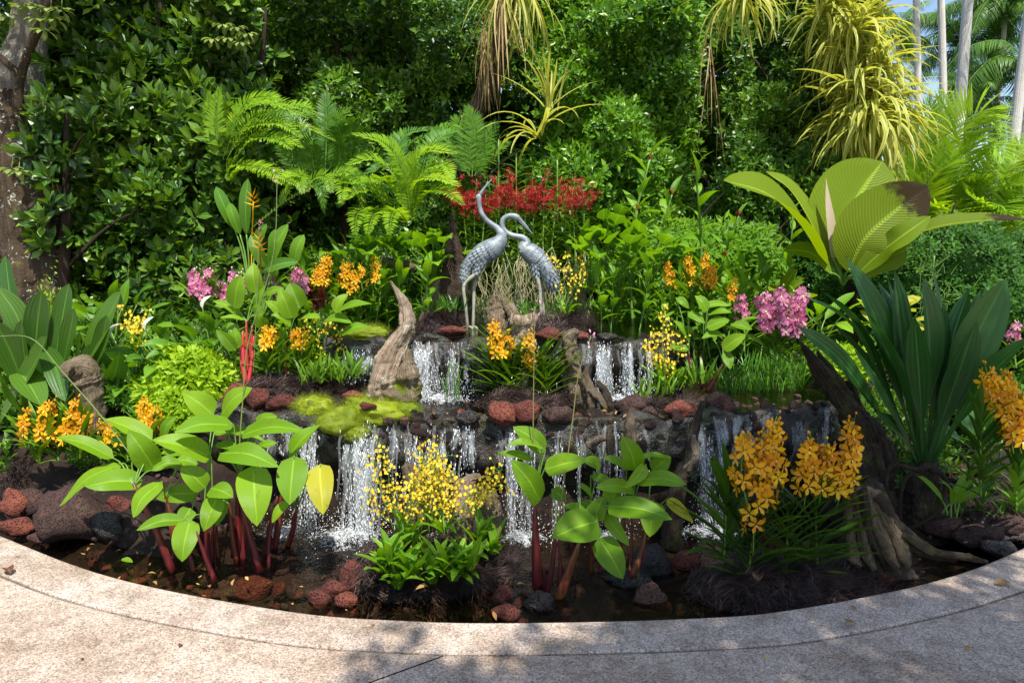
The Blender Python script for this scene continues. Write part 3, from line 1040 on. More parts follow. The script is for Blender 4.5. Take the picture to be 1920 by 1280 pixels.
def splash(label, x0, x1, yc, z, ry, n):
    t = thing('splash', label, 'splash', (0.5 * (x0 + x1), yc, z))
    mb = MB()
    nx, ny = 26, 10
    x = np.linspace(x0, x1, nx + 1)
    y = np.linspace(yc - ry, yc + ry, ny + 1)
    Xv, Yv = np.meshgrid(x, y)
    Pn = np.stack((Xv.ravel(), Yv.ravel(), 0 * Xv.ravel()), -1)
    bell = np.cos((Xv.ravel() - 0.5 * (x0 + x1)) / (x1 - x0) * 3.0) * np.cos((Yv.ravel() - yc) / ry * 1.5)
    Pn[:, 2] = z + 0.006 + np.clip(bell, 0, 1) * (0.022 + 0.03 * np.abs(vnoise(Pn, 18, 4)) + 0.02 * np.abs(vnoise(Pn, 45, 6)))
    U = np.stack(((Xv.ravel() - x0) / (x1 - x0), (Yv.ravel() - yc + ry) / (2 * ry)), -1)
    mb.add(Pn, [grid_faces(ny, nx)], U)
    mb.obj('foam', M['foam'], t, kind='stuff')
    mb = MB()
    a = RNG.normal(size=(n, 2)) * 0.45
    pos = np.stack((0.5 * (x0 + x1) + a[:, 0] * (x1 - x0) * 0.6, yc + a[:, 1] * ry * 1.2, z + 0.01 + np.abs(RNG.normal(size=n)) ** 1.4 * 0.06), -1)
    r = RNG.uniform(0.001, 0.0034, n)
    mb.scatter(OCT, rnd_rot(n), pos, np.stack((r, r, r * RNG.uniform(1, 2.4, n)), -1), RNG.random(n))
    mb.obj('water_drops', M['drop'], t, kind='stuff')


def xat(px, d):
    return float(at(px, 640, d)[0])


LOWSPEC = (-0.42, 0.61, 0.24, 3)
UPSPEC = (0.42, 1.04, 0.10, 8)
waterfall('water curtain behind the red stemmed plants at the left of the front waterfall', lip1, xat(470, 4.4), xat(590, 4.4), 0.55, Z0, 14, 800, 0.004, 0.016)
waterfall('strongest white jet of the front waterfall, beside the yellow drooping leaf', lip1, xat(628, 4.3), xat(712, 4.3), 0.52, Z0, 26, 1500, 0.006, 0.022, bundle=xat(675, 4.3))
waterfall('thin strings of drops falling behind the small yellow orchids of the front waterfall', lip1, xat(715, 4.25), xat(945, 4.25), 0.55, Z0, 18, 800, 0.003, 0.010)
waterfall('narrow white jet between the yellow orchids and the tall red stem', lip1, xat(950, 4.25), xat(1010, 4.25), 0.55, Z0, 12, 600, 0.005, 0.016, bundle=xat(980, 4.25))
waterfall('fine water strings falling behind the right hand red stemmed plant', lip1, xat(1015, 4.25), xat(1200, 4.25), 0.56, Z0, 14, 600, 0.003, 0.010)
waterfall('thin water strings falling beside the large orange orchids', lip1, xat(1290, 4.35), xat(1400, 4.35), 0.5, Z0, 14, 700, 0.004, 0.014)
waterfall('water gliding down dark rock right of the forked driftwood', lip1, xat(1300, 4.5), xat(1570, 4.6), 0.61, 0.12, 46, 300, 0.008, 0.03, wallspec=LOWSPEC)
waterfall('bubbling water running over the stones in the middle of the front ledge', lip1, xat(480, 4.4), xat(1250, 4.3), 0.605, 0.30, 60, 500, 0.005, 0.02, wallspec=LOWSPEC)
waterfall('broad white fall under the left crane statue', lip2, xat(775, 5), xat(885, 5), Z2, Z1, 30, 1100, 0.005, 0.022, 0.06)
waterfall('white fall behind the right driftwood post of the upper waterfall', lip2, xat(1095, 5), xat(1225, 5), Z2, Z1, 28, 900, 0.005, 0.022, 0.06)
waterfall('trickle on the dark rock left of the big bleached log', lip2, xat(640, 5.05), xat(700, 5.05), Z2 - 0.03, 0.72, 30, 200, 0.008, 0.03, wallspec=UPSPEC)
waterfall('film of water on the rock of the upper ledge behind the middle orchids', lip2, xat(770, 5), xat(1230, 5), Z2, 0.66, 40, 300, 0.005, 0.018, wallspec=UPSPEC)
splash('foam where the strongest jet strikes the pond', xat(560, 4.15), xat(720, 4.15), 4.12, Z0, 0.20, 900)
splash('foam under the curtain of water behind the left red stems', xat(470, 4.25), xat(580, 4.25), 4.2, Z0, 0.13, 350)
splash('foam beside the tall red stem right of the yellow orchids', xat(930, 4.1), xat(1040, 4.1), 4.1, Z0, 0.13, 450)
splash('foam behind the right hand red stemmed plant', xat(1060, 4.1), xat(1210, 4.1), 4.12, Z0, 0.11, 260)
splash('foam behind the large orange orchids', xat(1270, 4.2), xat(1420, 4.2), 4.2, Z0, 0.14, 350)
splash('white foam at the foot of the fall under the left crane', xat(765, 4.9), xat(890, 4.9), 4.88, Z1, 0.12, 700)
splash('white foam at the foot of the right upper fall', xat(1125, 4.95), xat(1200, 4.95), 4.9, Z1, 0.09, 350)
# ------------------------------------------------------------------ plant builders
UP = np.array((0, 0, 1.0))
CAMV = np.array((0, -1.0, 0.25))


def sprig_t(kind, width, n, L=1.0, droop=0.35, nl=3, nw=2, spread=(25, 75), whorl=0.45, jit=0.15, seed=1):
    """a twig end with its leaves, along +Y, about 1 leaf long"""
    rs = np.random.default_rng(seed)
    lt = leaf_t(kind, width, nl, nw, droop, 0.25)
    mb = MB()
    a = np.arange(n) * 2.4 + rs.uniform(0, 6)
    s = np.arange(n) / max(1, n - 1)
    el = np.radians(spread[1] - (spread[1] - spread[0]) * s + rs.normal(size=n) * 8)
    D = np.stack((np.cos(a) * np.sin(el), np.cos(el), np.sin(a) * np.sin(el)), -1)
    Zh = np.array((0, 1.0, 0)) + rs.normal(size=(n, 3)) * jit
    pos = np.stack((0 * s, s * whorl, 0 * s), -1) + D * 0.04
    mb.scatter(lt, frames(D, Zh), pos, L * rs.uniform(0.7, 1.15, n), rs.uniform(0, 0.35, n))
    V, F, U, R = mb.merged()
    return V, F, U, R


def bush(name, label, cat, box, y0, depth, n, tmpls, size, mat, lump=(0.9, 0.5), up=0.6, trunk=3, group=None, mask=None, leaves=0, leaf_kind=('obovate', 0.42), seed=1, part='foliage', roundness=0.5, barkm='darkbark', skew=0.0):
    """a dense shrub: twigs set over a lumpy face and in through its depth. box = x0, x1, z0, z1"""
    x0, x1, z0, z1 = box
    cx = 0.5 * (x0 + x1)
    t = thing(name, label, cat, (cx, y0 + depth * 0.5, max(gz(cx, y0 + depth * 0.5), 0.0)), group)
    rs = np.random.default_rng(seed)
    m = int(n * 1.5)
    x, z = rs.uniform(x0, x1, m), rs.uniform(z0, z1, m)
    Q = np.stack((x, 0 * x + seed * 7.3, z), -1)
    bulge = fbm(Q, 1.0 / lump[0], 2, seed)
    u = (x - cx) / (0.5 * (x1 - x0))
    w = (z - 0.5 * (z0 + z1)) / (0.5 * (z1 - z0))
    sq = np.abs(u) ** 3 + np.where(w > 0, np.abs(w) ** 3, 0.3 * np.abs(w) ** 3)
    keep = (sq + 0.35 * fbm(Q, 2.2, 3, seed + 4)) < 1.0
    front = y0 - lump[1] * bulge + roundness * depth * np.clip(sq, 0, 1)
    dd = rs.exponential(0.22, m) * depth * (rs.random(m) < 0.85) + (rs.random(m) < 0.1) * rs.uniform(0, depth, m)
    dd = np.minimum(dd, depth)
    y = front + dd
    if mask is not None:
        keep &= mask(x, y, z)
    idx = np.where(keep)[0][:n]
    x, y, z, dd = x[idx], y[idx], z[idx], dd[idx]
    k = len(idx)
    N = np.stack((u[idx] * 0.5 + rs.normal(size=k) * 0.45, -0.75 + rs.normal(size=k) * 0.4, up + rs.normal(size=k) * 0.4), -1)
    rear = dd > depth * 0.6
    N[rear, 1] *= -0.6
    Rm = frames(N, rs.normal(size=(k, 3)))
    pos = np.stack((x, y, z), -1)
    sz = size * rs.uniform(0.72, 1.25, k)
    # patches of younger, paler growth
    rnd = np.clip(0.3 + 0.55 * fbm(pos, 1.6, 3, seed + 9) + rs.normal(size=k) * 0.13 + (rs.random(k) < 0.08) * 0.35, 0.0, 0.64)
    order = np.argsort(y - 0.3 * z)
    solo = order[:0]
    mb = MB()
    ti = rs.integers(0, len(tmpls), k)
    for j, tm in enumerate(tmpls):
        q = np.where(ti == j)[0]
        mb.scatter(tm, Rm[q], pos[q], sz[q], rnd[q])
    mb.obj(part, mat, t, kind='stuff')
    if leaves:
        # the nearest leaves as objects of their own
        me = [MB().add(*[g for g in leaf_t(leaf_kind[0], leaf_kind[1] * ww, 4, 2, dr, 0.25)]).mesh('leaf', mat) for ww, dr in ((1, 0.3), (0.9, 0.6), (1.1, 0.1))]
        cand = np.where(dd < 0.12 * depth)[0]
        rs.shuffle(cand)
        cnt = 0
        for c in cand:
            for b in range(5):
                if cnt >= leaves: break
                a = b * 2.4 + c
                el = R_(35 + 25 * rs.random())
                D = Rm[c] @ np.array((math.cos(a) * math.sin(el), math.cos(el), math.sin(a) * math.sin(el)))
                place('leaf', me[cnt % 3], t, frames(D[None], (Rm[c][:, 1] + UP * 0.6)[None])[0], pos[c] + Rm[c][:, 1] * sz[c] * 0.35 + np.array((0, -0.03, 0)), sz[c] * uni(0.85, 1.25))
                cnt += 1
    for b in range(trunk):
        xb = x0 + (x1 - x0) * (b + 0.5) / trunk + uni(-0.2, 0.2)
        yb = y0 + depth * uni(0.35, 0.7)
        zb = gz(xb, yb)
        pts = [(xb, yb, zb - 0.1), (xb + uni(-0.2, 0.2), yb + uni(-0.1, 0.1), zb + (z1 - zb) * 0.35), (xb + uni(-0.5, 0.5), yb, zb + (z1 - zb) * 0.8)]
        mbt = MB()
        addt(mbt, tube_geo(bez(pts, 12), [0.07, 0.05, 0.02], 7))
        for j in range(5):
            p = bez(pts, 12)[4 + j]
            e = p + np.array((uni(-0.8, 0.8), uni(-0.5, 0.2), uni(0.2, 0.8)))
            addt(mbt, tube_geo(bez([p, (p + e) / 2 + UP * 0.1, e], 6), [0.025, 0.006], 5))
        mbt.obj('branch', M[barkm], t)
    return t


def frond_geo(path, plen, npair, kind='narrow', pw=0.14, droop=0.5, ang=70, vee=0.25, rs=None, rad=0.006, nl=3, tipf=0.15, nrm=None, jitter=0.06, lift=0.0):
    """a feather leaf: midrib along the path with leaflets to both sides. Returns the builder (midrib material 0, leaflets 1)"""
    rs = rs or np.random.default_rng(1)
    C = bez(path, 28)
    T = unit(np.gradient(C, axis=0))
    nh = np.array(nrm) if nrm is not None else np.array((0, -0.25, 1.0))
    S = unit(np.cross(T, np.repeat(nh[None], len(C), 0)))
    N = np.cross(S, T)
    mb = MB()
    addt(mb, tube_geo(C, [rad, rad * 0.35], 4, cap=False), 0.3, 0)
    lt = leaf_t(kind, pw, nl, 1, droop, 0.0)
    s = np.linspace(0.06, 0.985, npair)
    for sd in (-1, 1):
        ii = s * (len(C) - 1)
        i0 = np.clip(ii.astype(int), 0, len(C) - 2)
        f = (ii - i0)[:, None]
        p = C[i0] * (1 - f) + C[i0 + 1] * f
        t_ = T[i0]
        a = np.radians(ang - 38 * s ** 2)[:, None]
        D = S[i0] * sd * np.sin(a) + t_ * np.cos(a) + N[i0] * vee + rs.normal(size=(npair, 3)) * jitter
        L = plen * (np.sin(np.pi * np.clip(0.12 + 0.83 * s, 0, 1)) ** 0.7 * (1 - tipf) + tipf * (1 - s)) * rs.uniform(0.9, 1.08, npair)
        mb.scatter(lt, frames(D, N[i0] + rs.normal(size=(npair, 3)) * 0.1), p, L, rs.uniform(0, 0.3, npair), 1)
    return mb


def blossom_t(n=5, pw=0.5, kind='petal', nl=3, nw=2, cup=0.25, lip=True, seed=0, plen=1.0):
    """open flower facing +Z, radius about 1"""
    rs = np.random.default_rng(seed)
    mb = MB()
    for k in range(n):
        a = math.pi / 2 + 2 * math.pi * k / n + rs.normal() * 0.06
        lt = leaf_t(kind, pw * (1.15 if k in (1, 4) else 0.9), nl, nw, 0.5 * rs.uniform(-0.4, 1.0), 0.12)
        D = np.array([[math.cos(a), math.sin(a), cup + rs.normal() * 0.08]])
        mb.scatter(lt, frames(D, np.array([[0, 0, 1.0]])), D * 0.08, np.array([plen * rs.uniform(0.9, 1.08)]), np.array([rs.uniform(0, 0.12)]))
    if lip:
        lt = leaf_t('ovate', 0.5, 2, 2, -0.8, 0.3)
        mb.scatter(lt, frames(np.array([[0.05, -0.75, 0.7]]), np.array([[0, 0.5, 1.0]])), np.array([[0, 0, 0.1]]), np.array([0.42]), np.array([0.1]), 1)
    return mb.merged() + (mb.M,)


def blossom_mesh(name, mats, **kw):
    V, F, U, R, Mi = blossom_t(**kw)
    mb = MB()
    for f, m in zip(F, Mi):
        pass
    mb.V, mb.F, mb.U, mb.R, mb.M, mb.n = [V], F, [U], [R], Mi, len(V)
    return mb.mesh(name, mats)


BLOS = {}
for col_ in ('orange', 'pink', 'red', 'yellow'):
    BLOS[col_] = [blossom_mesh('blossom', [M[col_], M['lip' if col_ != 'yellow' else 'yellow']], seed=k, pw=(0.5 if col_ != 'pink' else 0.62)) for k in range(4)]


def strap_meshes(mat, ratio=0.12, droops=(0.7, 1.2, 1.7), nl=7, kind='strap', fold=0.35, name='leaf'):
    return [MB().add(*leaf_t(kind, ratio, nl, 2, d, fold)).mesh(name, mat) for d in droops]


VLEAF = strap_meshes(M['vanda'], 0.125, (0.25, 0.6, 1.05))
VLEAF_D = strap_meshes(M['vanda_dark'], 0.145, (0.15, 0.45, 0.85))


def flower_spike(t, path, n, size, col, rs, face=None, spread=None, stemr=0.004, taper=True, individual=True, name='flower_spike'):
    """blossoms round a stalk; each blossom an object under the spike"""
    C = bez(path, 16)
    L = np.linalg.norm(np.diff(C, axis=0), axis=1).sum()
    mb = MB()
    addt(mb, tube_geo(C, [stemr, stemr * 0.6], 5), 0.2)
    spread = spread or size * 0.66
    T = unit(np.gradient(C, axis=0))
    items = []
    for k in range(n):
        s = 0.22 + 0.78 * (k + 0.5) / n if taper else rs.random()
        i = min(int(s * 15), 14)
        a = k * 2.4 + rs.normal() * 0.4
        side = unit(np.cross(T[i], np.array((0.3, 1, 0.1))))
        fw = np.cross(side, T[i])
        out = side * math.cos(a) + fw * math.sin(a)
        rad = spread * (1.0 - 0.55 * s if taper else 1) * rs.uniform(0.7, 1.15)
        base = C[i]
        p = base + out * rad + T[i] * rs.normal() * L / n * 0.6
        nrm = unit(out + np.array((0, -0.55, 0.12)) + (np.array(face) if face is not None else 0) + rs.normal(size=3) * 0.2)
        addt(mb, tube_geo(np.array([base, (base + p) / 2 - UP * rad * 0.1, p - nrm * size * 0.05]), stemr * 0.3, 3, cap=False), 0.5)
        up_ = UP + rs.normal(size=3) * 0.25
        X = unit(np.cross(up_, nrm))
        Yv = np.cross(nrm, X)
        items.append((np.stack((X, Yv, nrm), 1), p, size * (0.5 + 0.5 * min(1, (1.08 - s) * 4)) * rs.uniform(0.88, 1.1) * 0.62))
    for q in range(6):                             # unopened buds at the tip
        i = 15 - q // 2
        V, F = ICO[1]
        o_ = rs.normal(size=3) * spread * 0.28
        e = C[i] + T[i] * (0.3 - q * 0.1) * size + o_
        mb.add(V * np.array((0.11, 0.11, 0.17)) * size * (0.7 + 0.12 * q) + e, [F], None, rs.random(), 1)
        addt(mb, tube_geo(np.array([C[i], (C[i] + e) / 2, e]), stemr * 0.3, 3, cap=False), 0.5)
    if individual:
        sp = mb.obj(name, [M['stem'], M[col]], t)
        for k, (Rm, p, s_) in enumerate(items):
            place('blossom', BLOS[col][k % 4], sp, Rm, p, s_)
    else:
        for k, (Rm, p, s_) in enumerate(items):
            mb.scatter(FAR_BL, Rm[None], p[None], np.array([s_]), rs.uniform(0, 0.9, 1), 1)
        sp = mb.obj(name, [M['stem'], M[col]], t)
    return sp


FAR_BL = blossom_t(nl=2, nw=1, lip=False, pw=0.5)[:4]


def vanda(label, root, top, leaflen, nleaf, spikes, size, col, cat='orchid', group=None, d=None, individual=True, leaf_obj=True, mat='vanda', seed=0, name='orchid', az=None):
    """strap-leaved orchid: upright stem, two ranks of arching leaves, spikes of flowers. root/top are px + depth; spikes: list of (path px list, n)"""
    rs = np.random.default_rng(seed + 100)
    stems = root if isinstance(root, list) else [(root, top)]
    P0 = at(*stems[0][0], d)
    t = thing(name, label, cat, P0, group)
    VL = VLEAF_D if mat == 'vanda_dark' else VLEAF
    ll = leaflen * pxm(d)
    for (r_, tp) in stems:
        A, B = at(*r_, d), at(*tp, d + rs.uniform(-0.05, 0.05))
        C = bez([A, (A + B) / 2 + np.array((rs.uniform(-0.01, 0.01), 0, 0)), B], 12)
        mb = MB()
        addt(mb, tube_geo(C, [0.008, 0.005], 5), 0.4)
        mb.obj('stem', M['stem'], t)
        ph = rs.uniform(-0.5, 0.5) if az is None else az
        big = MB()
        for k in range(nleaf):
            s = (k + 0.3) / nleaf
            i = min(int(s * 11), 11)
            sd = 1 if k % 2 else -1
            a = ph + rs.normal() * 0.3
            el = R_(28 + 40 * s + rs.normal() * 6)
            D = np.array((sd * math.cos(a) * math.cos(el), sd * math.sin(a) * math.cos(el) - 0.12, math.sin(el)))
            L = ll * (0.75 + 0.4 * math.sin(math.pi * (0.2 + 0.65 * s))) * rs.uniform(0.85, 1.12)
            Rm = frames(D[None], UP[None])[0]
            if leaf_obj:
                place('leaf', VL[int(rs.integers(0, 3))], t, Rm, C[i], L)
            else:
                big.scatter(VTM[int(rs.integers(0, 3))], Rm[None], C[i][None], np.array([L]), rs.uniform(0, 0.9, 1))
        if not leaf_obj:
            big.obj('leaves', M[mat], t, kind='stuff')
    for path, n in spikes:
        pts = [at(q[0], q[1], d - 0.04 + (q[2] if len(q) > 2 else 0)) for q in path]
        flower_spike(t, pts, n, size * pxm(d), col, rs, individual=individual)
    return t


VTM = [leaf_t('strap', 0.115, 5, 2, dd_, 0.35) for dd_ in (0.6, 1.0, 1.5)]


def big_leaf_plant(name, label, cat, root, d, leaves, stems=(), mat='thalia', kind='thalia', stemmat='redstem', group=None, seed=0, petiole=True, petr=0.0045, nl=10, nw=4, fold=0.22, deps=None, yellow=(), curl=0.12, wave=0.018, specials=None):
    """a plant whose leaves are placed one by one: (base x, base y, tip x, tip y, width, depth offset of base, depth offset of tip[, facing])"""
    rs = np.random.default_rng(seed + 7)
    t = thing(name, label, cat, onz(root[0], root[1], d) if False else at(root[0], root[1], d), group)
    tops = []
    for (x0, y0, x1, y1, w, dz) in stems:
        A, B = at(x0, y0, d + dz), at(x1, y1, d + dz + rs.uniform(-0.04, 0.04))
        mb = MB()
        r = w * pxm(d) / 2
        addt(mb, tube_geo(bez([A - (B - A) * 0.06, A * 0.6 + B * 0.4 + np.array((rs.uniform(-0.01, 0.01), 0, 0)), B], 10), [r, r * 0.95, r * 0.75, r * 0.3], 8, ridges=(3, 0.25), seed=int(x0)), rs.random())
        mb.obj('stem', M[stemmat], t)
        tops.append(B)
    for k, lf in enumerate(leaves):
        bx, by, tx, ty, w = lf[:5]
        db = lf[5] if len(lf) > 5 else rs.uniform(-0.12, 0.12)
        dt = lf[6] if len(lf) > 6 else db + rs.uniform(-0.16, 0.02)
        A, B = at(bx, by, d + db), at(tx, ty, d + dt)
        face = np.array((0.0, -0.55, 0.85)) if len(lf) <= 7 else np.array(lf[7], float)
        L = np.linalg.norm(B - A)
        mid = (A + B) / 2 + unit(face) * L * curl * rs.uniform(0.5, 1.3)
        mt = M[mat]
        if k in yellow:
            mt = M['thalia_yellow']
        mb = MB()
        addt(mb, leaf_along([A, mid, B], w * pxm(d) * 1.07, face + rs.normal(size=3) * 0.12, kind, nl, nw, fold * rs.uniform(0.0, 1.5), wave * rs.uniform(0.5, 2.2), k, twist=rs.uniform(-0.45, 0.45)), rs.random())
        lo = mb.obj('leaf', mt, t)
        if k in yellow:
            lo['label'] = 'yellowing leaf'
        if petiole and tops:
            S = min(tops, key=lambda q: abs(q[0] - A[0]) * 1.3 + abs(q[2] - A[2]) * 0.6 + (3 if q[2] > A[2] + 0.12 else 0))
            mb = MB()
            m1 = S + (A - S) * 0.55 + UP * 0.10 * np.linalg.norm(A - S)
            addt(mb, tube_geo(bez([S - UP * 0.02, m1, A, A + (mid - A) * 0.12], 10), [petr, petr * 0.8], 5), rs.random())
            mb.obj('petiole', M['stem'], t)
    return t


def shoot_mesh(seed, n=10, kind='lance', width=0.26, L=0.55, mats=None, flower=False):
    """upright ginger-like shoot, height about 1: returns (stem builder, list of leaf transforms)"""
    rs = np.random.default_rng(seed)
    top = np.array((rs.uniform(-0.2, 0.2), rs.uniform(-0.25, 0.05), 1.0))
    C = bez([np.zeros(3), top * 0.5 + np.array((rs.uniform(-0.06, 0.06), 0.03, 0.05)), top], 14)
    st = MB()
    addt(st, tube_geo(C, [0.012, 0.006], 5), 0.3)
    tr = []
    for k in range(n):
        s = 0.25 + 0.75 * k / (n - 1)
        i = min(int(s * 13), 13)
        a = k * 2.5 + rs.normal() * 0.3
        el = R_(15 + 45 * s + rs.normal() * 10)
        D = np.array((math.cos(a) * math.cos(el), math.sin(a) * math.cos(el), math.sin(el)))
        tr.append((frames(D[None], UP[None] + rs.normal(size=(1, 3)) * 0.1)[0], C[i], L * rs.uniform(0.7, 1.1) * (1 - 0.3 * abs(s - 0.6))))
    return st, tr, C[-1]


SHOOT_LEAF = {}


def shoot(label, cat, name, base, height, seed, mat='ginger', kind='lance', width=0.3, n=10, L=0.5, group=None, spike=None, lean=None):
    """one ginger-like plant at a world place"""
    key = (mat, kind, width)
    if key not in SHOOT_LEAF:
        SHOOT_LEAF[key] = [MB().add(*leaf_t(kind, width, 6, 2, dr, 0.3)).mesh('leaf', M[mat]) for dr in (0.6, 1.0, 1.5)]
    t = thing(name, label, cat, base, group)
    st, tr, top = shoot_mesh(seed, n, kind, width, L)
    V = st.V[0] * np.array((height, height, height)) + np.asarray(base)
    st.V = [V]
    st.obj('stem', M['stem'], t)
    for k, (Rm, p, s) in enumerate(tr):
        place('leaf', SHOOT_LEAF[key][k % 3], t, Rm, np.asarray(base) + p * height, s * height)
    if spike:
        mb = MB()
        p = np.asarray(base) + top * height
        addt(mb, tube_geo(bez([p, p + UP * spike * 0.5, p + UP * spike], 8), [spike * 0.10, spike * 0.17, spike * 0.15, spike * 0.04], 7, ridges=(6, 0.4), seed=seed), 0.3)
        mb.obj('flower_spike', M['red'], t)
    return t


def strap_rosette(name, label, cat, base, n, L, mat, ratio=0.05, el=(10, 85), droop=(0.8, 2.0), seed=0, group=None, part='leaf', hang=0.0, front=0.35, t=None, joined=False):
    rs = np.random.default_rng(seed + 40)
    t = t or thing(name, label, cat, base, group)
    if joined:
        mb = MB()
        tm = [leaf_t('strap', ratio, 8, 2, d_, 0.5) for d_ in np.linspace(droop[0], droop[1], 4)]
        for k in range(n):
            a, e = rs.uniform(0, 2 * math.pi), R_(rs.uniform(*el))
            D = np.array([[math.cos(a) * math.cos(e), math.sin(a) * math.cos(e) - front, math.sin(e) - hang]])
            mb.scatter(tm[k % 4], frames(D, UP[None] + rs.normal(size=(1, 3)) * 0.15), (np.asarray(base) + rs.normal(size=3) * 0.06)[None], np.array([L * rs.uniform(0.6, 1.12)]), rs.uniform(0, 0.9, 1))
        mb.obj('straps', M[mat], t, kind='stuff')
        return t
    ms = [MB().add(*leaf_t('strap', ratio, 8, 2, d_, 0.5, wave=0.0)).mesh(part, M[mat]) for d_ in np.linspace(droop[0], droop[1], 4)]
    for k in range(n):
        a = rs.uniform(0, 2 * math.pi)
        e = R_(rs.uniform(*el))
        D = np.array((math.cos(a) * math.cos(e), math.sin(a) * math.cos(e) - front, math.sin(e) - hang))
        place(part, ms[int(rs.integers(0, 4))], t, frames(D[None], UP[None] + rs.normal(size=(1, 3)) * 0.15)[0], np.asarray(base) + rs.normal(size=3) * 0.03 + UP * 0.02 * k / n, L * rs.uniform(0.6, 1.12))
    return t


def wood(t, pts, rad, part='trunk', mat='wood', ns=26, nr=34, ridges=(5, 0.5), seed=0, flat=1.0, cap=True, jag=0.0, label=None):
    C = bez(pts, nr)
    g = tube_geo(C, rad, ns, cap, ridges, seed, flat)
    V = g[0]
    V = V + unit(V - V.mean(0)) * 0.0
    if jag:                                        # a broken, splintered end
        k = np.repeat(np.arange(nr), ns)
        a = np.tile(np.arange(ns), nr)
        lift = np.abs(vnoise(np.stack((np.cos(a / ns * 6.28) * 2.2, np.sin(a / ns * 6.28) * 2.2, 0 * a), -1), 1.4, seed + 3))
        w = np.clip((k - (nr - 6)) / 5.0, 0, 1)
        T = unit(C[-1] - C[-3])
        V[:nr * ns] += (T[None] * ((lift * 1.8 - 0.5) * w * jag)[:, None])
    mb = MB()
    addt(mb, (V,) + g[1:], (seed * 0.37) % 1)
    return mb.obj(part, M[mat], t, label=label)


def fibre_mound(label, pxpts, d, height, n, seed=0, width=None, depth=0.3, zb=None):
    """matted black coir heaped over a low mound: an outline of (px, py) points gives the ridge"""
    rs = np.random.default_rng(seed + 300)
    C = bez([onz(px, py, zb) if zb is not None else at(px, py, d) for px, py in pxpts], 30)
    t = thing('coir_mulch', label, 'mulch', C[len(C) // 2], 'mounds of dark coir mulch')
    # mound body
    m, k = 40, 18
    a = np.linspace(-1, 1, k + 1)
    s = np.linspace(0, 1, m + 1)
    ii = s * 29
    i0 = np.clip(ii.astype(int), 0, 28)
    f = (ii - i0)[:, None]
    R0 = C[i0] * (1 - f) + C[i0 + 1] * f
    T = unit(np.gradient(R0, axis=0))
    S = unit(np.cross(T, np.repeat(UP[None], m + 1, 0)))
    endf = np.sqrt(np.clip(1 - (2 * s - 1) ** 4, 0, 1))
    V = R0[:, None] + S[:, None] * (a[None, :, None] * depth * endf[:, None, None])
    hgt = height * np.sqrt(np.clip(1 - a ** 2, 0, 1))[None] * endf[:, None]
    Vf = V.reshape(-1, 3)
    nz = (0.75 + 0.95 * fbm(Vf, 6, 4, seed + 1)).reshape(m + 1, k + 1)
    V = V + UP * (hgt * nz)[..., None] - UP * 0.04
    mb = MB()
    mb.add(V.reshape(-1, 3), [grid_faces(m, k)[:, ::-1]])
    body = mb.obj('mound', M['coir'], t)
    # fibres: matted strands that follow swirls over the mound, some sticking out
    P = V.reshape(-1, 3)
    ia = rs.integers(0, len(P), n)
    p = P[ia] + rs.normal(size=(n, 3)) * np.array((0.02, 0.02, 0.004))
    ang = 3.0 * fbm(p, 4.0, 2, seed + 5) + rs.normal(size=n) * 0.45
    L = rs.uniform(0.05, 0.17, n)
    D = np.stack((np.cos(ang), np.sin(ang), rs.normal(size=n) * 0.3 + 0.18), -1)
    B = np.stack((-np.sin(ang), np.cos(ang), 0 * ang), -1)
    cv = rs.normal(size=n) * 0.9
    w = rs.uniform(0.001, 0.0034, n)[:, None]
    segs = []
    for q, tt in enumerate((0, 0.33, 0.66, 1.0)):
        base = p + D * (L * tt)[:, None] + B * (L * cv * tt * tt * 0.6)[:, None] + UP * (0.012 * np.sin(tt * 3.0) - 0.05 * L * tt * tt + 0.004)[:, None]
        segs += [base - B * w * (1.1 - tt), base + B * w * (1.1 - tt)]
    VV = np.stack(segs, 1).reshape(-1, 3)
    o = (np.arange(n) * 8)[:, None, None]
    F = (np.array([(0, 1, 3, 2), (2, 3, 5, 4), (4, 5, 7, 6)])[None] + o).reshape(-1, 4)
    mb = MB()
    mb.add(VV, [F], None, np.repeat(rs.random(n), 8))
    mb.obj('fibres', M['coir'], t, kind='stuff')
    return t, P


LEAFLIT = [MB().add(*leaf_t(k_, w_, 4, 2, d_, 0.5)).mesh('fallen_leaf', M[m_]) for k_, w_, d_, m_ in
           (('ovate', 0.45, 0.6, 'dead'), ('lance', 0.3, -0.7, 'dead'), ('elliptic', 0.5, 0.9, 'dead_brown'), ('ovate', 0.4, -0.5, 'dead_brown'))]


def litter(label, p, size, kind=0, group='leaves fallen on the stone and the mulch', rot=None):
    Rm = rnd_rot(1, 0.25)[0]
    o = place('fallen_leaf', LEAFLIT[kind], None, Rm, p, size)
    return tag(o, label, 'fallen leaf', group)


def lava(label, px, py, w, h, d=None, z=None, mat='lava_red', seed=0, sub=4, group='lava rocks in the pools', dy=0.7):
    """a boulder whose centre is seen at px, py with size w x h in photograph px"""
    c = onz(px, py, z) if z is not None else at(px, py, d)
    s = pxm(c[1])
    mb = MB()
    V, F, U, R = rock_geo(sub, seed + 5, (w / 2 * s * 1.08, w / 2 * s * dy, h / 2 * s * 1.15))
    a = (seed * 1.7) % 6.28
    mb.add(V, F, U, R)
    o = mb.obj('lava_rock', M[mat])
    o.location = [float(q) for q in c]
    return tag(o, label, 'rock', group)
# ------------------------------------------------------------------ the two bronze cranes
def cpx(zx, zy, d):
    """from the 3.76x enlargement of the statues to the world"""
    return at(820 + zx * 0.2656, 300 + zy * 0.2656, d)


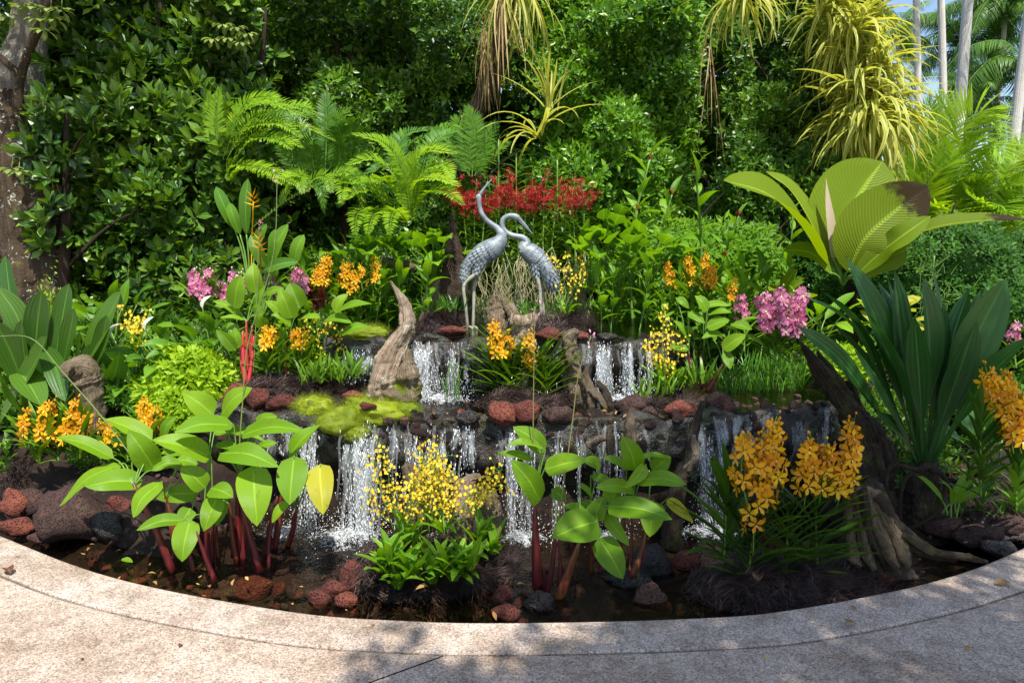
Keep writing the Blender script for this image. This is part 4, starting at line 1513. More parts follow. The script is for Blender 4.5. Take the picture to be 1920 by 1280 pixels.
def sweep(pts, rads, lat=1.0, n=70, ns=18, seed=0):
    """one skin over a spine: rads are (in-plane radius, sideways radius)"""
    C = bez(pts, n)
    k = np.linspace(0, 1, n)
    kk = np.linspace(0, 1, len(rads))
    rp = np.interp(k, kk, [r[0] for r in rads])
    rl = np.interp(k, kk, [r[1] for r in rads])
    for _ in range(2):
        rp[1:-1] = (rp[:-2] + 2 * rp[1:-1] + rp[2:]) / 4
        rl[1:-1] = (rl[:-2] + 2 * rl[1:-1] + rl[2:]) / 4
    T = unit(np.gradient(C, axis=0))
    S = np.repeat(np.array((0, 1.0, 0))[None], n, 0)
    S = unit(S - T * (S * T).sum(1)[:, None])
    N = np.cross(S, T)
    a = np.linspace(0, 2 * np.pi, ns, endpoint=False)
    V = C[:, None] + N[:, None] * (np.cos(a)[None, :, None] * rp[:, None, None]) + S[:, None] * (np.sin(a)[None, :, None] * rl[:, None, None])
    i = np.arange((n - 1) * ns).reshape(n - 1, ns)
    j = np.concatenate([np.arange(r * ns, r * ns + ns).reshape(1, -1)[:, np.r_[1:ns, 0]] for r in range(n - 1)], 0)
    F = [np.stack((i, j, j + ns, i + ns), -1).reshape(-1, 4)]
    Vf = V.reshape(-1, 3)
    m = len(Vf)
    Vf = np.vstack((Vf, C[0], C[-1]))
    r0 = np.arange(ns)
    r1 = np.roll(r0, -1)
    F.append(np.concatenate((np.stack((r1, r0, np.full(ns, m)), 1), np.stack((r0 + (n - 1) * ns, r1 + (n - 1) * ns, np.full(ns, m + 1)), 1))))
    return (Vf, F, np.zeros((m + 2, 2)), np.zeros(m + 2)), C, T, N, S, rp, rl


FEATHER = leaf_t('obovate', 0.62, 4, 2, 0.35, -0.28)


def feather_coat(mb, C, T, N, S, rp, rl, k0, k1, rows, arc, size, rs, flip=-1, both=True):
    """overlapping cast feathers over part of a swept body"""
    for r in range(rows):
        k = k0 + (k1 - k0) * r / max(1, rows - 1)
        i = int(np.clip(k * (len(C) - 1), 1, len(C) - 2))
        m = max(3, int(arc[2] * (0.6 + 0.4 * math.sin(math.pi * (r + 0.5) / rows))))
        for side in ((-1, 1) if both else (-1,)):
            for q in range(m):
                a = R_(arc[0] + (arc[1] - arc[0]) * (q + 0.5 * (r % 2)) / m)
                out = N[i] * math.cos(a) * rp[i] + S[i] * side * math.sin(a) * rl[i]
                nrm = unit(N[i] * math.cos(a) / rp[i] + S[i] * side * math.sin(a) / rl[i])
                D = T[i] * flip + nrm * 0.20 + np.cross(T[i], nrm) * rs.normal() * 0.06
                L = size * (0.85 + 0.5 * r / rows) if flip < 0 else size * (0.85 + 0.5 * r / rows)
                mb.scatter(FEATHER, frames(D[None], nrm[None]), (C[i] + out * 1.03)[None], np.array([L * rs.uniform(0.9, 1.1)]), np.array([rs.random()]))


def crane(label, d, spine, rads, bill_u, bill_l, legs, thigh, tail, eye, wingk, seed):
    rs = np.random.default_rng(seed)
    s = pxm(d) * 0.2656
    foot = cpx(*legs[0][-1], d)
    t = thing('crane_statue', label, 'statue', foot, 'pair of bronze crane statues')
    pts = [cpx(x, y, d + dy) for x, y, dy in spine]
    g, C, T, N, S, rp, rl = sweep(pts, [(a * s, b * s) for a, b in rads])
    body = MB()
    addt(body, g)
    body.obj('body', M['bronze'], t)
    # wing and back feathers: the spine runs from the tail to the head, so feathers point back along -T
    mb = MB()
    feather_coat(mb, C, T, N, S, rp, rl, wingk[0], wingk[1], 16, (4, 140, 10), 32 * s, rs)
    mb.obj('wing', M['bronze'], t)
    mb = MB()
    tp = [cpx(x, y, d + dy) for x, y, dy in tail[0]]
    g, C2, T2, N2, S2, rp2, rl2 = sweep(tp, [(a * s, b * s) for a, b in tail[1]], n=24)
    addt(mb, g)
    feather_coat(mb, C2, T2, N2, S2, rp2, rl2, 0.05, 0.95, 8, (0, 180, 7), 34 * s, rs, flip=1)
    mb.obj('tail', M['bronze'], t)
    for nm, path, r in (('upper_bill', bill_u, (13, 9, 3)), ('lower_bill', bill_l, (9, 7, 2.5))):
        mb = MB()
        addt(mb, tube_geo(bez([cpx(x, y, d) for x, y in path], 10), [q * s for q in r], 8))
        mb.obj(nm, M['bronze'], t)
    for sd in (-1, 1):
        e = MB()
        V, F = ICO[2]
        e.add(V * 5.5 * s + cpx(*eye, d) + np.array((0, sd * 15 * s, 0)), [F])
        e.obj('eye', M['bronze'], t)
    for k, lg in enumerate(legs):
        mb = MB()
        P = [cpx(x, y, d + (0.035 if k else -0.035)) for x, y in lg]
        C3 = bez(P, 26)
        addt(mb, tube_geo(C3, [19 * s, 13 * s, 12 * s, 11 * s, 12 * s], 8))
        V, F = ICO[2]
        mb.add(V * 14 * s + P[1], [F])
        for a in (-0.5, 0.0, 0.5):
            q = P[-1]
            addt(mb, tube_geo(bez([q, q + np.array((math.sin(a) * 50 * s, -math.cos(a) * 50 * s, 2 * s)), q + np.array((math.sin(a) * 90 * s, -math.cos(a) * 90 * s, -14 * s))], 6), [10 * s, 8 * s, 3 * s], 6))
        mb.obj('leg', M['bronzeleg'], t)
        th = MB()
        ps = [cpx(x, y, d + (0.03 if k else -0.03)) for x, y in thigh[k][0]]
        g, C4, T4, N4, S4, rp4, rl4 = sweep(ps, [(a * s, b * s) for a, b in thigh[k][1]], n=18, ns=12)
        addt(th, g)
        feather_coat(th, C4, T4, N4, S4, rp4, rl4, 0.1, 0.85, 6, (0, 180, 4), 24 * s, rs, flip=1)
        th.obj('thigh', M['bronze'], t)
    return t


crane('slate grey bronze crane statue stretching its neck up with open bill pointing to the sky', 6.1,
      [(205, 770, 0), (250, 715, 0), (320, 665, 0), (395, 620, 0), (440, 570, 0), (448, 525, 0), (425, 485, 0), (385, 455, 0), (345, 422, 0), (312, 375, 0), (298, 325, 0), (294, 285, 0), (292, 262, 0), (302, 243, 0)],
      [(20, 16), (58, 48), (78, 66), (74, 66), (52, 48), (32, 30), (23, 22), (20, 19), (18, 17), (17, 16), (16, 15), (17, 16), (23, 19), (12, 11)],
      [(296, 250), (335, 195), (384, 138)], [(300, 256), (330, 205), (358, 150)],
      [[(285, 795), (190, 884), (200, 1030), (213, 1178)], [(268, 830), (260, 885), (256, 1030), (252, 1178)]],
      [([(330, 700), (300, 750), (270, 805)], [(40, 34), (34, 28), (16, 14)]), ([(310, 720), (285, 780), (268, 840)], [(34, 30), (28, 24), (14, 12)])],
      ([(250, 690, 0), (215, 750, 0), (195, 810, 0), (188, 862, 0)], [(40, 44), (42, 44), (32, 34), (8, 10)]), (293, 256), (0.06, 0.46), 3)
crane('slate grey bronze crane statue with curled neck and bill pointing down to the right', 6.15,
      [(790, 800, 0), (765, 760, 0), (715, 710, 0), (655, 655, 0), (615, 615, 0), (632, 580, 0), (600, 548, 0), (545, 537, 0), (492, 515, 0), (458, 468, 0), (465, 420, 0), (500, 396, 0), (540, 397, 0), (566, 408, 0), (585, 425, 0)],
      [(24, 22), (46, 44), (66, 62), (70, 66), (50, 50), (27, 26), (22, 21), (20, 19), (19, 18), (18, 17), (18, 17), (18, 17), (21, 18), (23, 19), (11, 10)],
      [(574, 410), (620, 460), (676, 528)], [(570, 420), (610, 462), (655, 510)],
      [[(700, 815), (724, 915), (728, 1010), (735, 1120)], [(712, 810), (742, 905), (748, 1010), (752, 1120)]],
      [([(690, 720), (694, 770), (702, 825)], [(42, 36), (36, 30), (14, 13)]), ([(705, 720), (708, 770), (712, 820)], [(36, 32), (30, 26), (13, 12)])],
      ([(745, 735, -0.02), (780, 790, -0.02), (806, 850, -0.02), (826, 908, -0.02)], [(48, 46), (58, 54), (50, 46), (14, 14)]), (566, 406), (0.05, 0.36), 4)
# ------------------------------------------------------------------ trees, hedges and the far garden
SPR_OBO = [sprig_t('obovate', 0.42, 8, droop=0.3, seed=k) for k in range(4)]
SPR_SML = [sprig_t('obovate', 0.46, 8, droop=0.25, seed=10 + k, nl=2, whorl=0.8, spread=(30, 80)) for k in range(4)]
SPR_ELL = [sprig_t('elliptic', 0.40, 7, droop=0.4, seed=20 + k, nl=2, whorl=1.1, spread=(35, 85)) for k in range(4)]
SPR_LAN = [sprig_t('lance', 0.3, 7, droop=0.8, seed=30 + k, nl=3, whorl=0.9, spread=(40, 95)) for k in range(3)]
SPR_PIN = [sprig_t('elliptic', 0.45, 12, droop=0.3, seed=40 + k, nl=2, whorl=2.6, spread=(60, 95)) for k in range(3)]

def cave(x0, x1, y0, y1):
    """a hollow between two shrubs, given by its outline in the photograph at the hedge's depth"""
    a, b = at(x0, y1, 8.0), at(x1, y0, 8.0)
    cx, cz, rx, rz = (a[0] + b[0]) / 2, (a[2] + b[2]) / 2, (b[0] - a[0]) / 2, (b[2] - a[2]) / 2
    def ok(x, y, z):
        Q = np.stack((x, 0 * x, z), -1)
        r = ((x - cx) / rx) ** 2 + ((z - cz) / rz) ** 2 + 0.8 * fbm(Q, 2.2, 3, 4)
        return (r > 1.0) | (RNG.random(len(x)) < 0.08)
    return ok


bush('fig_shrub', 'tall dark shrub with big oval glossy leaves right of the lichened trunk', 'shrub', (-5.3, -2.65, 1.0, 5.2), 7.15, 1.3, 2700, SPR_OBO, 0.165, M['ficus'], (0.9, 1.15), 0.7, 4, leaves=290, seed=2)
bush('small_leaved_shrub', 'dark small leaved shrub behind the ferns at the top left of centre', 'shrub', (-3.4, 0.1, 1.1, 5.9), 8.4, 1.2, 6800, SPR_SML, 0.10, M['hedge'], (0.7, 1.1), 0.5, 4, seed=5, mask=cave(815, 965, 120, 330), leaf_kind=('obovate', 0.46), leaves=200)
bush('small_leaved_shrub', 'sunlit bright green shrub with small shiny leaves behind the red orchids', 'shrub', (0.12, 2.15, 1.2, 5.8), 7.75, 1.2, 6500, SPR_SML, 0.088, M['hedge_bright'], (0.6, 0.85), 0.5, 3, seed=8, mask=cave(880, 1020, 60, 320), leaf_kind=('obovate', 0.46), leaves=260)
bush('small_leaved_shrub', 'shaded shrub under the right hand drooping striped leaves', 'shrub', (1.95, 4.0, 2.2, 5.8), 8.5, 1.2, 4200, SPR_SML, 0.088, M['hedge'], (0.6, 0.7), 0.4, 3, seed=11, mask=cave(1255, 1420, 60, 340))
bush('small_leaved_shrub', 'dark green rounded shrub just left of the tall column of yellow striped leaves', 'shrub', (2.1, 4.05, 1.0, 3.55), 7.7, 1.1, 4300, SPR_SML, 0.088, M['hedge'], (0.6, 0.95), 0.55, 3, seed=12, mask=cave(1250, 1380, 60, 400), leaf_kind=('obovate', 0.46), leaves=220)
bush('small_leaved_shrub', 'narrow strip of shrub lit from above beside the top of the striped column', 'shrub', (3.0, 4.25, 3.2, 5.7), 7.9, 0.9, 2000, SPR_SML, 0.088, M['hedge'], (0.5, 0.5), 0.55, 2, seed=14)
bush('low_shrub', 'low bright shrub with pointed leaves and red flower spikes under the shaded hedge', 'shrub', (1.2, 3.0, 0.9, 2.0), 6.9, 0.9, 1500, SPR_LAN, 0.11, M['ginger'], (0.5, 0.3), 0.6, 2, seed=15, roundness=0.6)
bush('feathery_shrub', 'dense dark green shrub of small feathery leaflets behind the broad lily leaves', 'shrub', (3.0, 5.2, 0.35, 1.95), 5.7, 1.3, 3300, SPR_PIN, 0.052, M['pinnate'], (0.4, 0.35), 0.7, 3, seed=17, roundness=0.7)
bush('fig_shrub', 'broad leaved shrub left of the lichened trunk, mostly cut by the picture edge', 'shrub', (-8.6, -5.0, 0.2, 4.6), 7.6, 1.3, 1500, SPR_OBO, 0.17, M['ficus'], (0.9, 0.9), 0.7, 3, seed=23)
bush('fig_shrub', 'few fig leaves hanging at the right side of the lichened trunk', 'shrub', (-4.48, -4.1, 1.7, 3.5), 6.4, 0.35, 50, SPR_OBO, 0.15, M['ficus'], (0.4, 0.1), 0.6, 1, seed=29)
bush('dark_undershrub', 'dim leafy shrub at the foot of the big oval leaved shrub', 'shrub', (-4.7, -2.5, 0.55, 1.75), 6.7, 0.8, 420, SPR_OBO, 0.12, M['ficus'], (0.5, 0.3), 0.6, 2, seed=19)

# a belt of wood behind the hedges closes the view


def belt(name, label, x0, x1, y0, y1, z1, n, size, seed, mat='darkwood', zlow=0.0):
    rs = np.random.default_rng(seed)
    pos = np.stack((rs.uniform(x0, x1, n), rs.uniform(y0, y1, n), zlow + (z1 - zlow) * rs.random(n) ** 0.85), -1)
    top = z1 * (0.75 + 0.3 * fbm(pos * np.array((1, 1, 0)), 0.35, 3, seed))
    pos = pos[pos[:, 2] < top]
    pos[:, 1] += 1.2 * vnoise(pos, 0.7, seed)
    k = len(pos)
    mb = MB()
    N = np.stack((rs.normal(size=k) * 0.5, -0.7 + rs.normal(size=k) * 0.4, 0.5 + rs.normal(size=k) * 0.4), -1)
    mb.scatter(sprig_t('elliptic', 0.45, 7, seed=seed, nl=2, whorl=0.8), frames(N, rs.normal(size=(k, 3))), pos, size * rs.uniform(0.6, 1.3, k), np.clip(0.3 + 0.4 * fbm(pos, 0.8, 2, seed) + rs.normal(size=k) * 0.1, 0, 0.64))
    return tag(mb.obj(name, M[mat], kind='stuff'), label, 'wood')


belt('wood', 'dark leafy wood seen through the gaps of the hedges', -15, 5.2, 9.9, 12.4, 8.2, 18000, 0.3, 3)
belt('far_wood', 'sunny wood far behind the palms at the right', 12, 34, 36, 40, 8.0, 5200, 0.75, 4, 'hedge_bright')
belt('palm_undergrowth', 'green undergrowth at the foot of the tall palm trunks', 7.5, 16, 13, 17, 3.1, 2600, 0.28, 6, 'hedge_bright')


# left tree
t = thing('tree', 'big tree with brown lichen spotted trunk at the left edge', 'tree', at(70, 545, 6.7))
wood(t, [at(72, 600, 6.7), at(70, 500, 6.7), at(50, 380, 6.72), at(30, 270, 6.75), at(14, 190, 6.8)], [0.36, 0.29, 0.26, 0.25, 0.28], 'trunk', 'bark', 30, 60, (7, 0.16), 3)
wood(t, [at(35, 300, 6.85), at(40, 150, 6.9), at(55, 40, 6.95), at(60, -120, 7.0)], [0.22, 0.19, 0.16, 0.14], 'trunk', 'greybark', 24, 40, (5, 0.14), 4, label='pale grey upper trunk')
wood(t, [at(33, 210, 6.45), at(38, 150, 6.45), at(60, 80, 6.42), at(85, 25, 6.4), at(110, -60, 6.4)], [0.045, 0.04, 0.04, 0.035, 0.03], 'branch', 'bark', 12, 30, (3, 0.2), 5)
wood(t, [at(38, 145, 6.45), at(15, 120, 6.4), at(-15, 95, 6.4)], [0.035, 0.03, 0.02], 'branch', 'bark', 10, 16, (3, 0.2), 6)
for k, (px, py) in enumerate([(95, 15), (75, 35), (105, 35), (60, 12), (85, 55), (115, 18), (20, 30), (22, 315), (35, 320), (45, 8)]):
    mb = MB()
    c = at(px, py, 6.2)
    m = 9
    a = np.arange(m) / m * 6.28 + k
    D = np.stack((np.cos(a), np.sin(a) * 0.6 - 0.2, -0.25 + 0.2 * np.cos(a * 2)), -1)
    mb.scatter(leaf_t('obovate', 0.45, 4, 2, 0.8, 0.2), frames(D, np.repeat(UP[None], m, 0)), c + D * 0.03, np.full(m, 0.10), RNG.uniform(0, 0.6, m))
    addt(mb, tube_geo(bez([c, c + np.array((-0.05, 0.1, 0.12)), c + np.array((-0.15, 0.25, 0.15))], 5), 0.004, 4))
    mb.obj('leaf_spray', M['schefflera'], t)
for k, (px, py) in enumerate([(415, 40), (450, 55), (440, 75), (465, 75), (400, 70), (425, 62)]):
    pass
mb = MB()
pos = np.stack((RNG.uniform(-7.5, -3.5, 900), RNG.uniform(5.0, 8.0, 900), RNG.uniform(4.9, 7.2, 900)), -1)
mb.scatter(SPR_ELL[0], frames(RNG.normal(size=(900, 3)) + np.array((0, -0.4, 0.3)), RNG.normal(size=(900, 3))), pos, RNG.uniform(0.12, 0.2, 900), RNG.uniform(0, 0.6, 900))
mb.obj('crown', M['ficus'], t, kind='stuff')
t = thing('young_tree', 'slim shrub with pale hanging leaflets in the gap above the ferns', 'tree', at(475, 430, 8.0))
wood(t, [at(490, 330, 8.2), at(478, 200, 8.1), at(470, 110, 8.0), at(455, 40, 8.0)], [0.09, 0.08, 0.07, 0.05], 'trunk', 'darkbark', 14, 30, (3, 0.2), 8)
for k, (px, py) in enumerate([(420, 45), (445, 50), (400, 72), (465, 62), (430, 70), (455, 78)]):
    mb = MB()
    c = at(px, py, 7.3)
    m = 11
    a = np.arange(m) / m * 6.28 + k
    D = np.stack((np.cos(a), np.sin(a) * 0.6 - 0.2, -0.35 + 0.2 * np.cos(a * 2)), -1)
    mb.scatter(leaf_t('obovate', 0.45, 4, 2, 0.9, 0.2), frames(D, np.repeat(UP[None], m, 0)), c + D * 0.03, np.full(m, 0.10), RNG.uniform(0, 0.6, m))
    mb.obj('leaf_spray', M['schefflera'], t)

# shade tree behind the viewer: its dappled shade lies over the right of the pond
t = thing('shade_tree', 'broad leafy shade tree standing behind the viewpoint', 'tree', (4.6, -2.2, 0))
wood(t, [(4.6, -2.2, -0.1), (4.4, -2.0, 2.0), (3.6, -1.6, 4.2), (2.6, -1.0, 6.3)], [0.28, 0.24, 0.18, 0.08], 'trunk', 'bark', 16, 30, (5, 0.2), 31)
SHADE = [(1.45, -0.75, 6.5, 1.1), (2.0, 0.15, 6.4, 1.1), (2.75, 0.75, 6.3, 0.95), (1.0, -1.6, 6.6, 0.85), (2.2, -1.2, 6.7, 1.3), (3.3, -0.4, 6.5, 1.2), (1.7, -2.4, 6.8, 1.0), (3.2, 1.25, 6.2, 0.62)]
mb = MB()
for (cx_, cy_, cz_, r_) in SHADE:
    k = int(260 * r_ * r_)
    p = unit(RNG.normal(size=(k, 3))) * (RNG.random((k, 1)) ** 0.4) * r_ * np.array((1, 1, 0.6)) + np.array((cx_, cy_, cz_))
    p = p[fbm(p, 1.3, 2, 5) > -0.12]
    k = len(p)
    mb.scatter(SPR_ELL[1], frames(RNG.normal(size=(k, 3)), RNG.normal(size=(k, 3))), p, RNG.uniform(0.14, 0.24, k), RNG.uniform(0, 0.6, k))
    b = MB()
    addt(b, tube_geo(bez([(3.9, -1.7, 3.6), ((3.6 + cx_) / 2, (-1.6 + cy_) / 2, 5.4), (cx_, cy_, cz_)], 10), [0.08, 0.015], 6))
    b.obj('limb', M['bark'], t)
mb.obj('crown', M['hedge'], t, kind='stuff')

# far palms
FROND = []
for k in range(4):
    rs = np.random.default_rng(60 + k)
    L = 2.7
    path = [(0, 0, 0), (0, L * 0.35, L * (0.22 - 0.05 * k)), (0, L * 0.72, L * (0.12 - 0.12 * k)), (0, L * 0.95, -L * (0.15 + 0.12 * k))]
    mbf = frond_geo(path, 0.8, 84, 'narrow', 0.045, 1.3, 62, -0.7, rs, 0.02, 4)
    FROND.append((mbf.mesh('frond', [M['stem'], M['palm']]), mbf.mesh('frond', [M['stem'], M['palm_dry']])))


def palm(label, trunk_px, d, w, crown_px, nf, sc, seed, dry=2):
    rs = np.random.default_rng(seed)
    P = [at(x, y, d) for x, y in trunk_px]
    base = P[0].copy()
    t = thing('palm_tree', label, 'palm tree', (base[0], d, 0), 'palms behind the garden')
    C = at(*crown_px, d)
    dirn = (P[0] - P[1]) / max(0.3, abs(P[0][2] - P[1][2]))
    foot = P[0] + dirn * (P[0][2] + 0.1)
    r = w * pxm(d) / 2
    wood(t, [foot] + P + [C], [r * 1.15, r, r, r * 0.9, r * 0.8], 'trunk', 'palmtrunk', 12, 30, (3, 0.06), seed)
    for k in range(nf):
        a = k * 2.4 + rs.normal() * 0.3
        el = R_(rs.uniform(-35, 60))
        m = FROND[int(rs.integers(0, 4))][1 if (k < dry) else 0]
        if k < dry:
            el = R_(-55)
        D = np.array((math.cos(a) * math.cos(el), math.sin(a) * math.cos(el), math.sin(el)))
        place('frond', m, t, frames(D[None], UP[None])[0], C, sc * rs.uniform(0.8, 1.15))
    return t


palm('slender grey palm trunk at the left of the gap of sky', [(1723, 300), (1720, 100)], 21, 12, (1706, -460), 13, 1.0, 1)
palm('reddish brown palm trunk second from the left in the gap of sky', [(1770, 300), (1767, 100)], 20, 13, (1752, -430), 13, 1.0, 2)
palm('stout pale palm trunk leaning to the right before the sky', [(1792, 330), (1806, 120)], 16, 19, (1850, -480), 13, 0.9, 3)
palm('stout pale palm trunk leaning to the right at the right edge of the picture', [(1893, 390), (1908, 200)], 15, 20, (1975, -330), 16, 0.9, 4, 0)
palm('short palm with drooping crown left of the palm trunks', [(1690, 300), (1690, 200)], 26, 7, (1683, 75), 13, 0.75, 5, 0)
palm('palm with drooping dark crown between the two leaning trunks', [(1815, 330), (1812, 200)], 25, 9, (1806, 95), 14, 0.95, 6, 1)
palm('palm with feathery crown behind the right hand leaning trunk', [(1868, 330), (1868, 220)], 24, 10, (1885, 30), 26, 1.0, 7, 0)
palm('palm with low crown at the right edge, behind the leaning trunk', [(1915, 330), (1915, 260)], 22, 9, (1930, 120), 22, 1.0, 8, 1)
palm('thin dark stemmed palm before the far wood', [(1852, 400), (1856, 260)], 23, 7, (1850, 190), 12, 0.7, 9, 1)


def fronds(name, label, cat, root, d, specs, mat, plen, npair=40, pw=0.14, seed=0, kind='narrow', group=None, rad=0.006, ang=68, vee=0.2, droop=0.5, curl=None):
    rs = np.random.default_rng(seed)
    t = thing(name, label, cat, at(root[0], root[1], d), group)
    for k, sp in enumerate(specs):
        dz = sp[1] if not isinstance(sp[0], (int, float)) else 0
        px = sp[0] if not isinstance(sp[0], (int, float)) else sp
        m = sp[2] if len(sp) > 2 and isinstance(sp[2], str) else mat
        pl = sp[3] if len(sp) > 3 else plen
        n = len(px)
        pts = [at(q[0], q[1], d + dz * (i / (n - 1))) for i, q in enumerate(px)]
        frond_geo(pts, pl * pxm(d), npair, kind, pw, droop, ang, vee, rs, rad, nrm=(0, -0.6, 0.8)).obj('frond', [M['stem'], M[m]], t)
        if name == 'tree_fern':
            jx, jy = rs.normal() * 22, rs.normal() * 16 + 8
            p2 = [at(q[0] + jx * i / (n - 1), q[1] + jy * i / (n - 1), d + 0.25 + dz * 0.5 * (i / (n - 1))) for i, q in enumerate(px)]
            frond_geo(p2, pl * 0.9 * pxm(d), npair, kind, pw, droop, ang, vee, rs, rad, nrm=(rs.normal() * 0.3, -0.5, 0.8)).obj('frond', [M['stem'], M['fern_dark' if rs.random() < 0.4 else m]], t)
    return t


fronds('feather_palm', 'bright feather palm with arching fronds below the palm trunks', 'palm', (1790, 470), 9.0, [
    ([(1735, 440), (1712, 320), (1748, 185)], -0.3), ([(1745, 420), (1748, 300), (1772, 178)], 0.2), ([(1765, 420), (1775, 290), (1830, 215), (1885, 262)], -0.5),
    ([(1775, 420), (1800, 300), (1850, 265), (1880, 300)], -0.8), ([(1720, 440), (1700, 380), (1695, 300)], 0.3), ([(1780, 440), (1830, 360), (1900, 330)], -0.8),
    ([(1760, 450), (1800, 385), (1865, 385), (1890, 410)], -0.9), ([(1740, 450), (1790, 350), (1845, 340)], -0.5), ([(1790, 450), (1850, 410), (1925, 400)], -0.9),
    ([(1725, 440), (1735, 350), (1790, 300)], -0.4), ([(1800, 450), (1870, 330), (1930, 300)], -0.4), ([(1720, 450), (1760, 400), (1830, 410)], -0.9), ([(1710, 450), (1712, 400), (1740, 340)], -0.6),
    ([(1800, 450), (1860, 370), (1915, 350)], -0.6)], 'areca', 80, 58, 0.058, 2, rad=0.012, ang=60)
fronds('feather_palm', 'feather palm partly hidden behind the pleated leaves at the right edge', 'palm', (1880, 470), 8.6, [
    ([(1870, 470), (1900, 380), (1960, 350)], -0.4), ([(1860, 470), (1850, 400), (1810, 360)], -0.4), ([(1880, 470), (1905, 430), (1950, 440)], -0.5), ([(1850, 470), (1820, 420), (1770, 420)], -0.5),
    ([(1880, 460), (1890, 350), (1925, 260)], 0.2)], 'areca', 66, 50, 0.058, 3, rad=0.012, ang=60)

# ferns
fronds('tree_fern', 'large fern with bright arching fronds over the left shrub', 'fern', (455, 420), 6.9, [
    ([(425, 285), (450, 215), (520, 193), (602, 218)], -0.4), ([(425, 300), (460, 245), (520, 232), (566, 258)], -0.4), ([(425, 270), (455, 198), (500, 183), (522, 190)], -0.1), ([(425, 320), (470, 265), (520, 262), (548, 280)], -0.5),
    ([(425, 340), (440, 310), (500, 325), (530, 345)], -0.3), ([(432, 345), (455, 315), (500, 320), (560, 350)], -0.6), ([(420, 300), (405, 240), (412, 165)], 0), ([(430, 290), (470, 225), (560, 200), (590, 210)], 0.3)], 'fern', 27, 46, 0.16, 5)
fronds('tree_fern', 'fern with upright herringbone fronds behind the bird of paradise flowers', 'fern', (590, 400), 7.4, [
    ([(592, 335), (585, 280), (600, 240), (628, 215)], -0.3, 'fern_dark', 36), ([(630, 335), (640, 285), (638, 250), (622, 222)], -0.3, 'fern_dark', 36), ([(560, 335), (548, 290), (552, 250), (560, 225)], -0.1, 'fern_dark', 30),
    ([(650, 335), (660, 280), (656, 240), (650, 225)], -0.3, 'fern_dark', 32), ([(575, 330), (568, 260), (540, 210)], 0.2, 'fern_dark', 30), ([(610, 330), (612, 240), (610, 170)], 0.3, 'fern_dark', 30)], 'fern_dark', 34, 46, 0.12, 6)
fronds('tree_fern', 'fern with yellow green fronds spreading from one long slanting stalk', 'fern', (480, 425), 6.6, [
    ([(475, 425), (540, 375), (600, 345), (690, 325)], -0.2, 'fern', 12), ([(520, 390), (548, 345), (560, 335), (568, 362)], -0.2), ([(560, 365), (590, 335), (612, 335), (622, 360)], -0.2), ([(600, 348), (640, 325), (668, 335), (676, 372)], -0.3), ([(580, 358), (560, 330), (520, 335)], -0.2), ([(620, 345), (650, 340), (680, 345)], -0.3)], 'fern', 24, 34, 0.16, 7)
fronds('tree_fern', 'large sunlit fern left of the red orchids', 'fern', (750, 420), 6.8, [
    ([(770, 400), (755, 320), (720, 270), (662, 252)], -0.3), ([(765, 395), (770, 320), (800, 285), (855, 288)], -0.3), ([(760, 390), (740, 330), (700, 300), (650, 310)], -0.5), ([(775, 400), (790, 330), (830, 310), (850, 335)], -0.4), ([(770, 400), (780, 345), (820, 335), (862, 350)], -0.6),
    ([(770, 400), (745, 300), (758, 255), (815, 240)], 0.3, 'fern_dark'), ([(780, 400), (800, 290), (840, 250), (880, 262)], 0.4, 'fern_dark'), ([(740, 400), (690, 345), (650, 340), (640, 380)], -0.5), ([(760, 400), (700, 360), (665, 360), (650, 375)], -0.7),
    ([(770, 410), (800, 365), (835, 360), (868, 385)], -0.8), ([(750, 420), (700, 395), (672, 400), (665, 440)], -0.9), ([(760, 420), (720, 400), (700, 405), (690, 440)], -0.9), ([(765, 420), (745, 395), (735, 405), (730, 440)], -0.9), ([(770, 400), (730, 350), (715, 335), (705, 345)], -0.6)], 'fern', 28, 40, 0.2, 8)
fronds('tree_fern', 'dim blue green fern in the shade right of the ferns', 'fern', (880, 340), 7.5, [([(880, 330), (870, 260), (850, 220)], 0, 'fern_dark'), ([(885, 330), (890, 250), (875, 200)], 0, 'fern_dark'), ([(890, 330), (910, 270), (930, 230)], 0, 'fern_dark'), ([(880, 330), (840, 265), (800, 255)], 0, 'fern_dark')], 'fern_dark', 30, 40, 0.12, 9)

# screw pines with striped drooping straps
SPG = 'screw pines with striped straps'
t = thing('screw_pine', 'striped screw pine on a dark leaning trunk, straps hanging from the top edge', 'screw pine', at(880, 330, 8.0), SPG)
wood(t, [at(850, 340, 8.1), at(870, 260, 8.0), at(920, 150, 7.8), at(955, -20, 7.4)], [0.12, 0.11, 0.1, 0.08], 'trunk', 'darkbark', 12, 30, (3, 0.2), 13)
strap_rosette('', '', '', at(962, -30, 7.5), 70, 0.88, 'pandan', 0.032, (-70, 20), (0.8, 2.0), 1, hang=0.7, t=t)
strap_rosette('', '', '', at(940, -10, 7.4), 26, 1.0, 'pandan_dry', 0.016, (-85, -30), (0.3, 1.2), 21, hang=0.8, t=t)
strap_rosette('screw_pine', 'yellow screw pine shoot with straps rising from the dark gap in the hedge centre', 'screw pine', at(1030, 205, 7.2), 18, 0.75, 'pandan', 0.038, (25, 80), (0.3, 1.1), 2, SPG, front=0.2)
strap_rosette('screw_pine', 'screw pine shoot with straps arching left and down above the red orchids', 'screw pine', at(1005, 255, 7.0), 12, 0.8, 'pandan', 0.05, (-10, 30), (0.9, 1.8), 3, SPG, front=0.3)
strap_rosette('dry_straps', 'withered brown straps hanging under the striped screw pine, left of centre', 'dry leaves', at(910, 60, 7.7), 30, 0.95, 'pandan_dry', 0.012, (-88, -50), (0.1, 0.6), 4, hang=1.2)
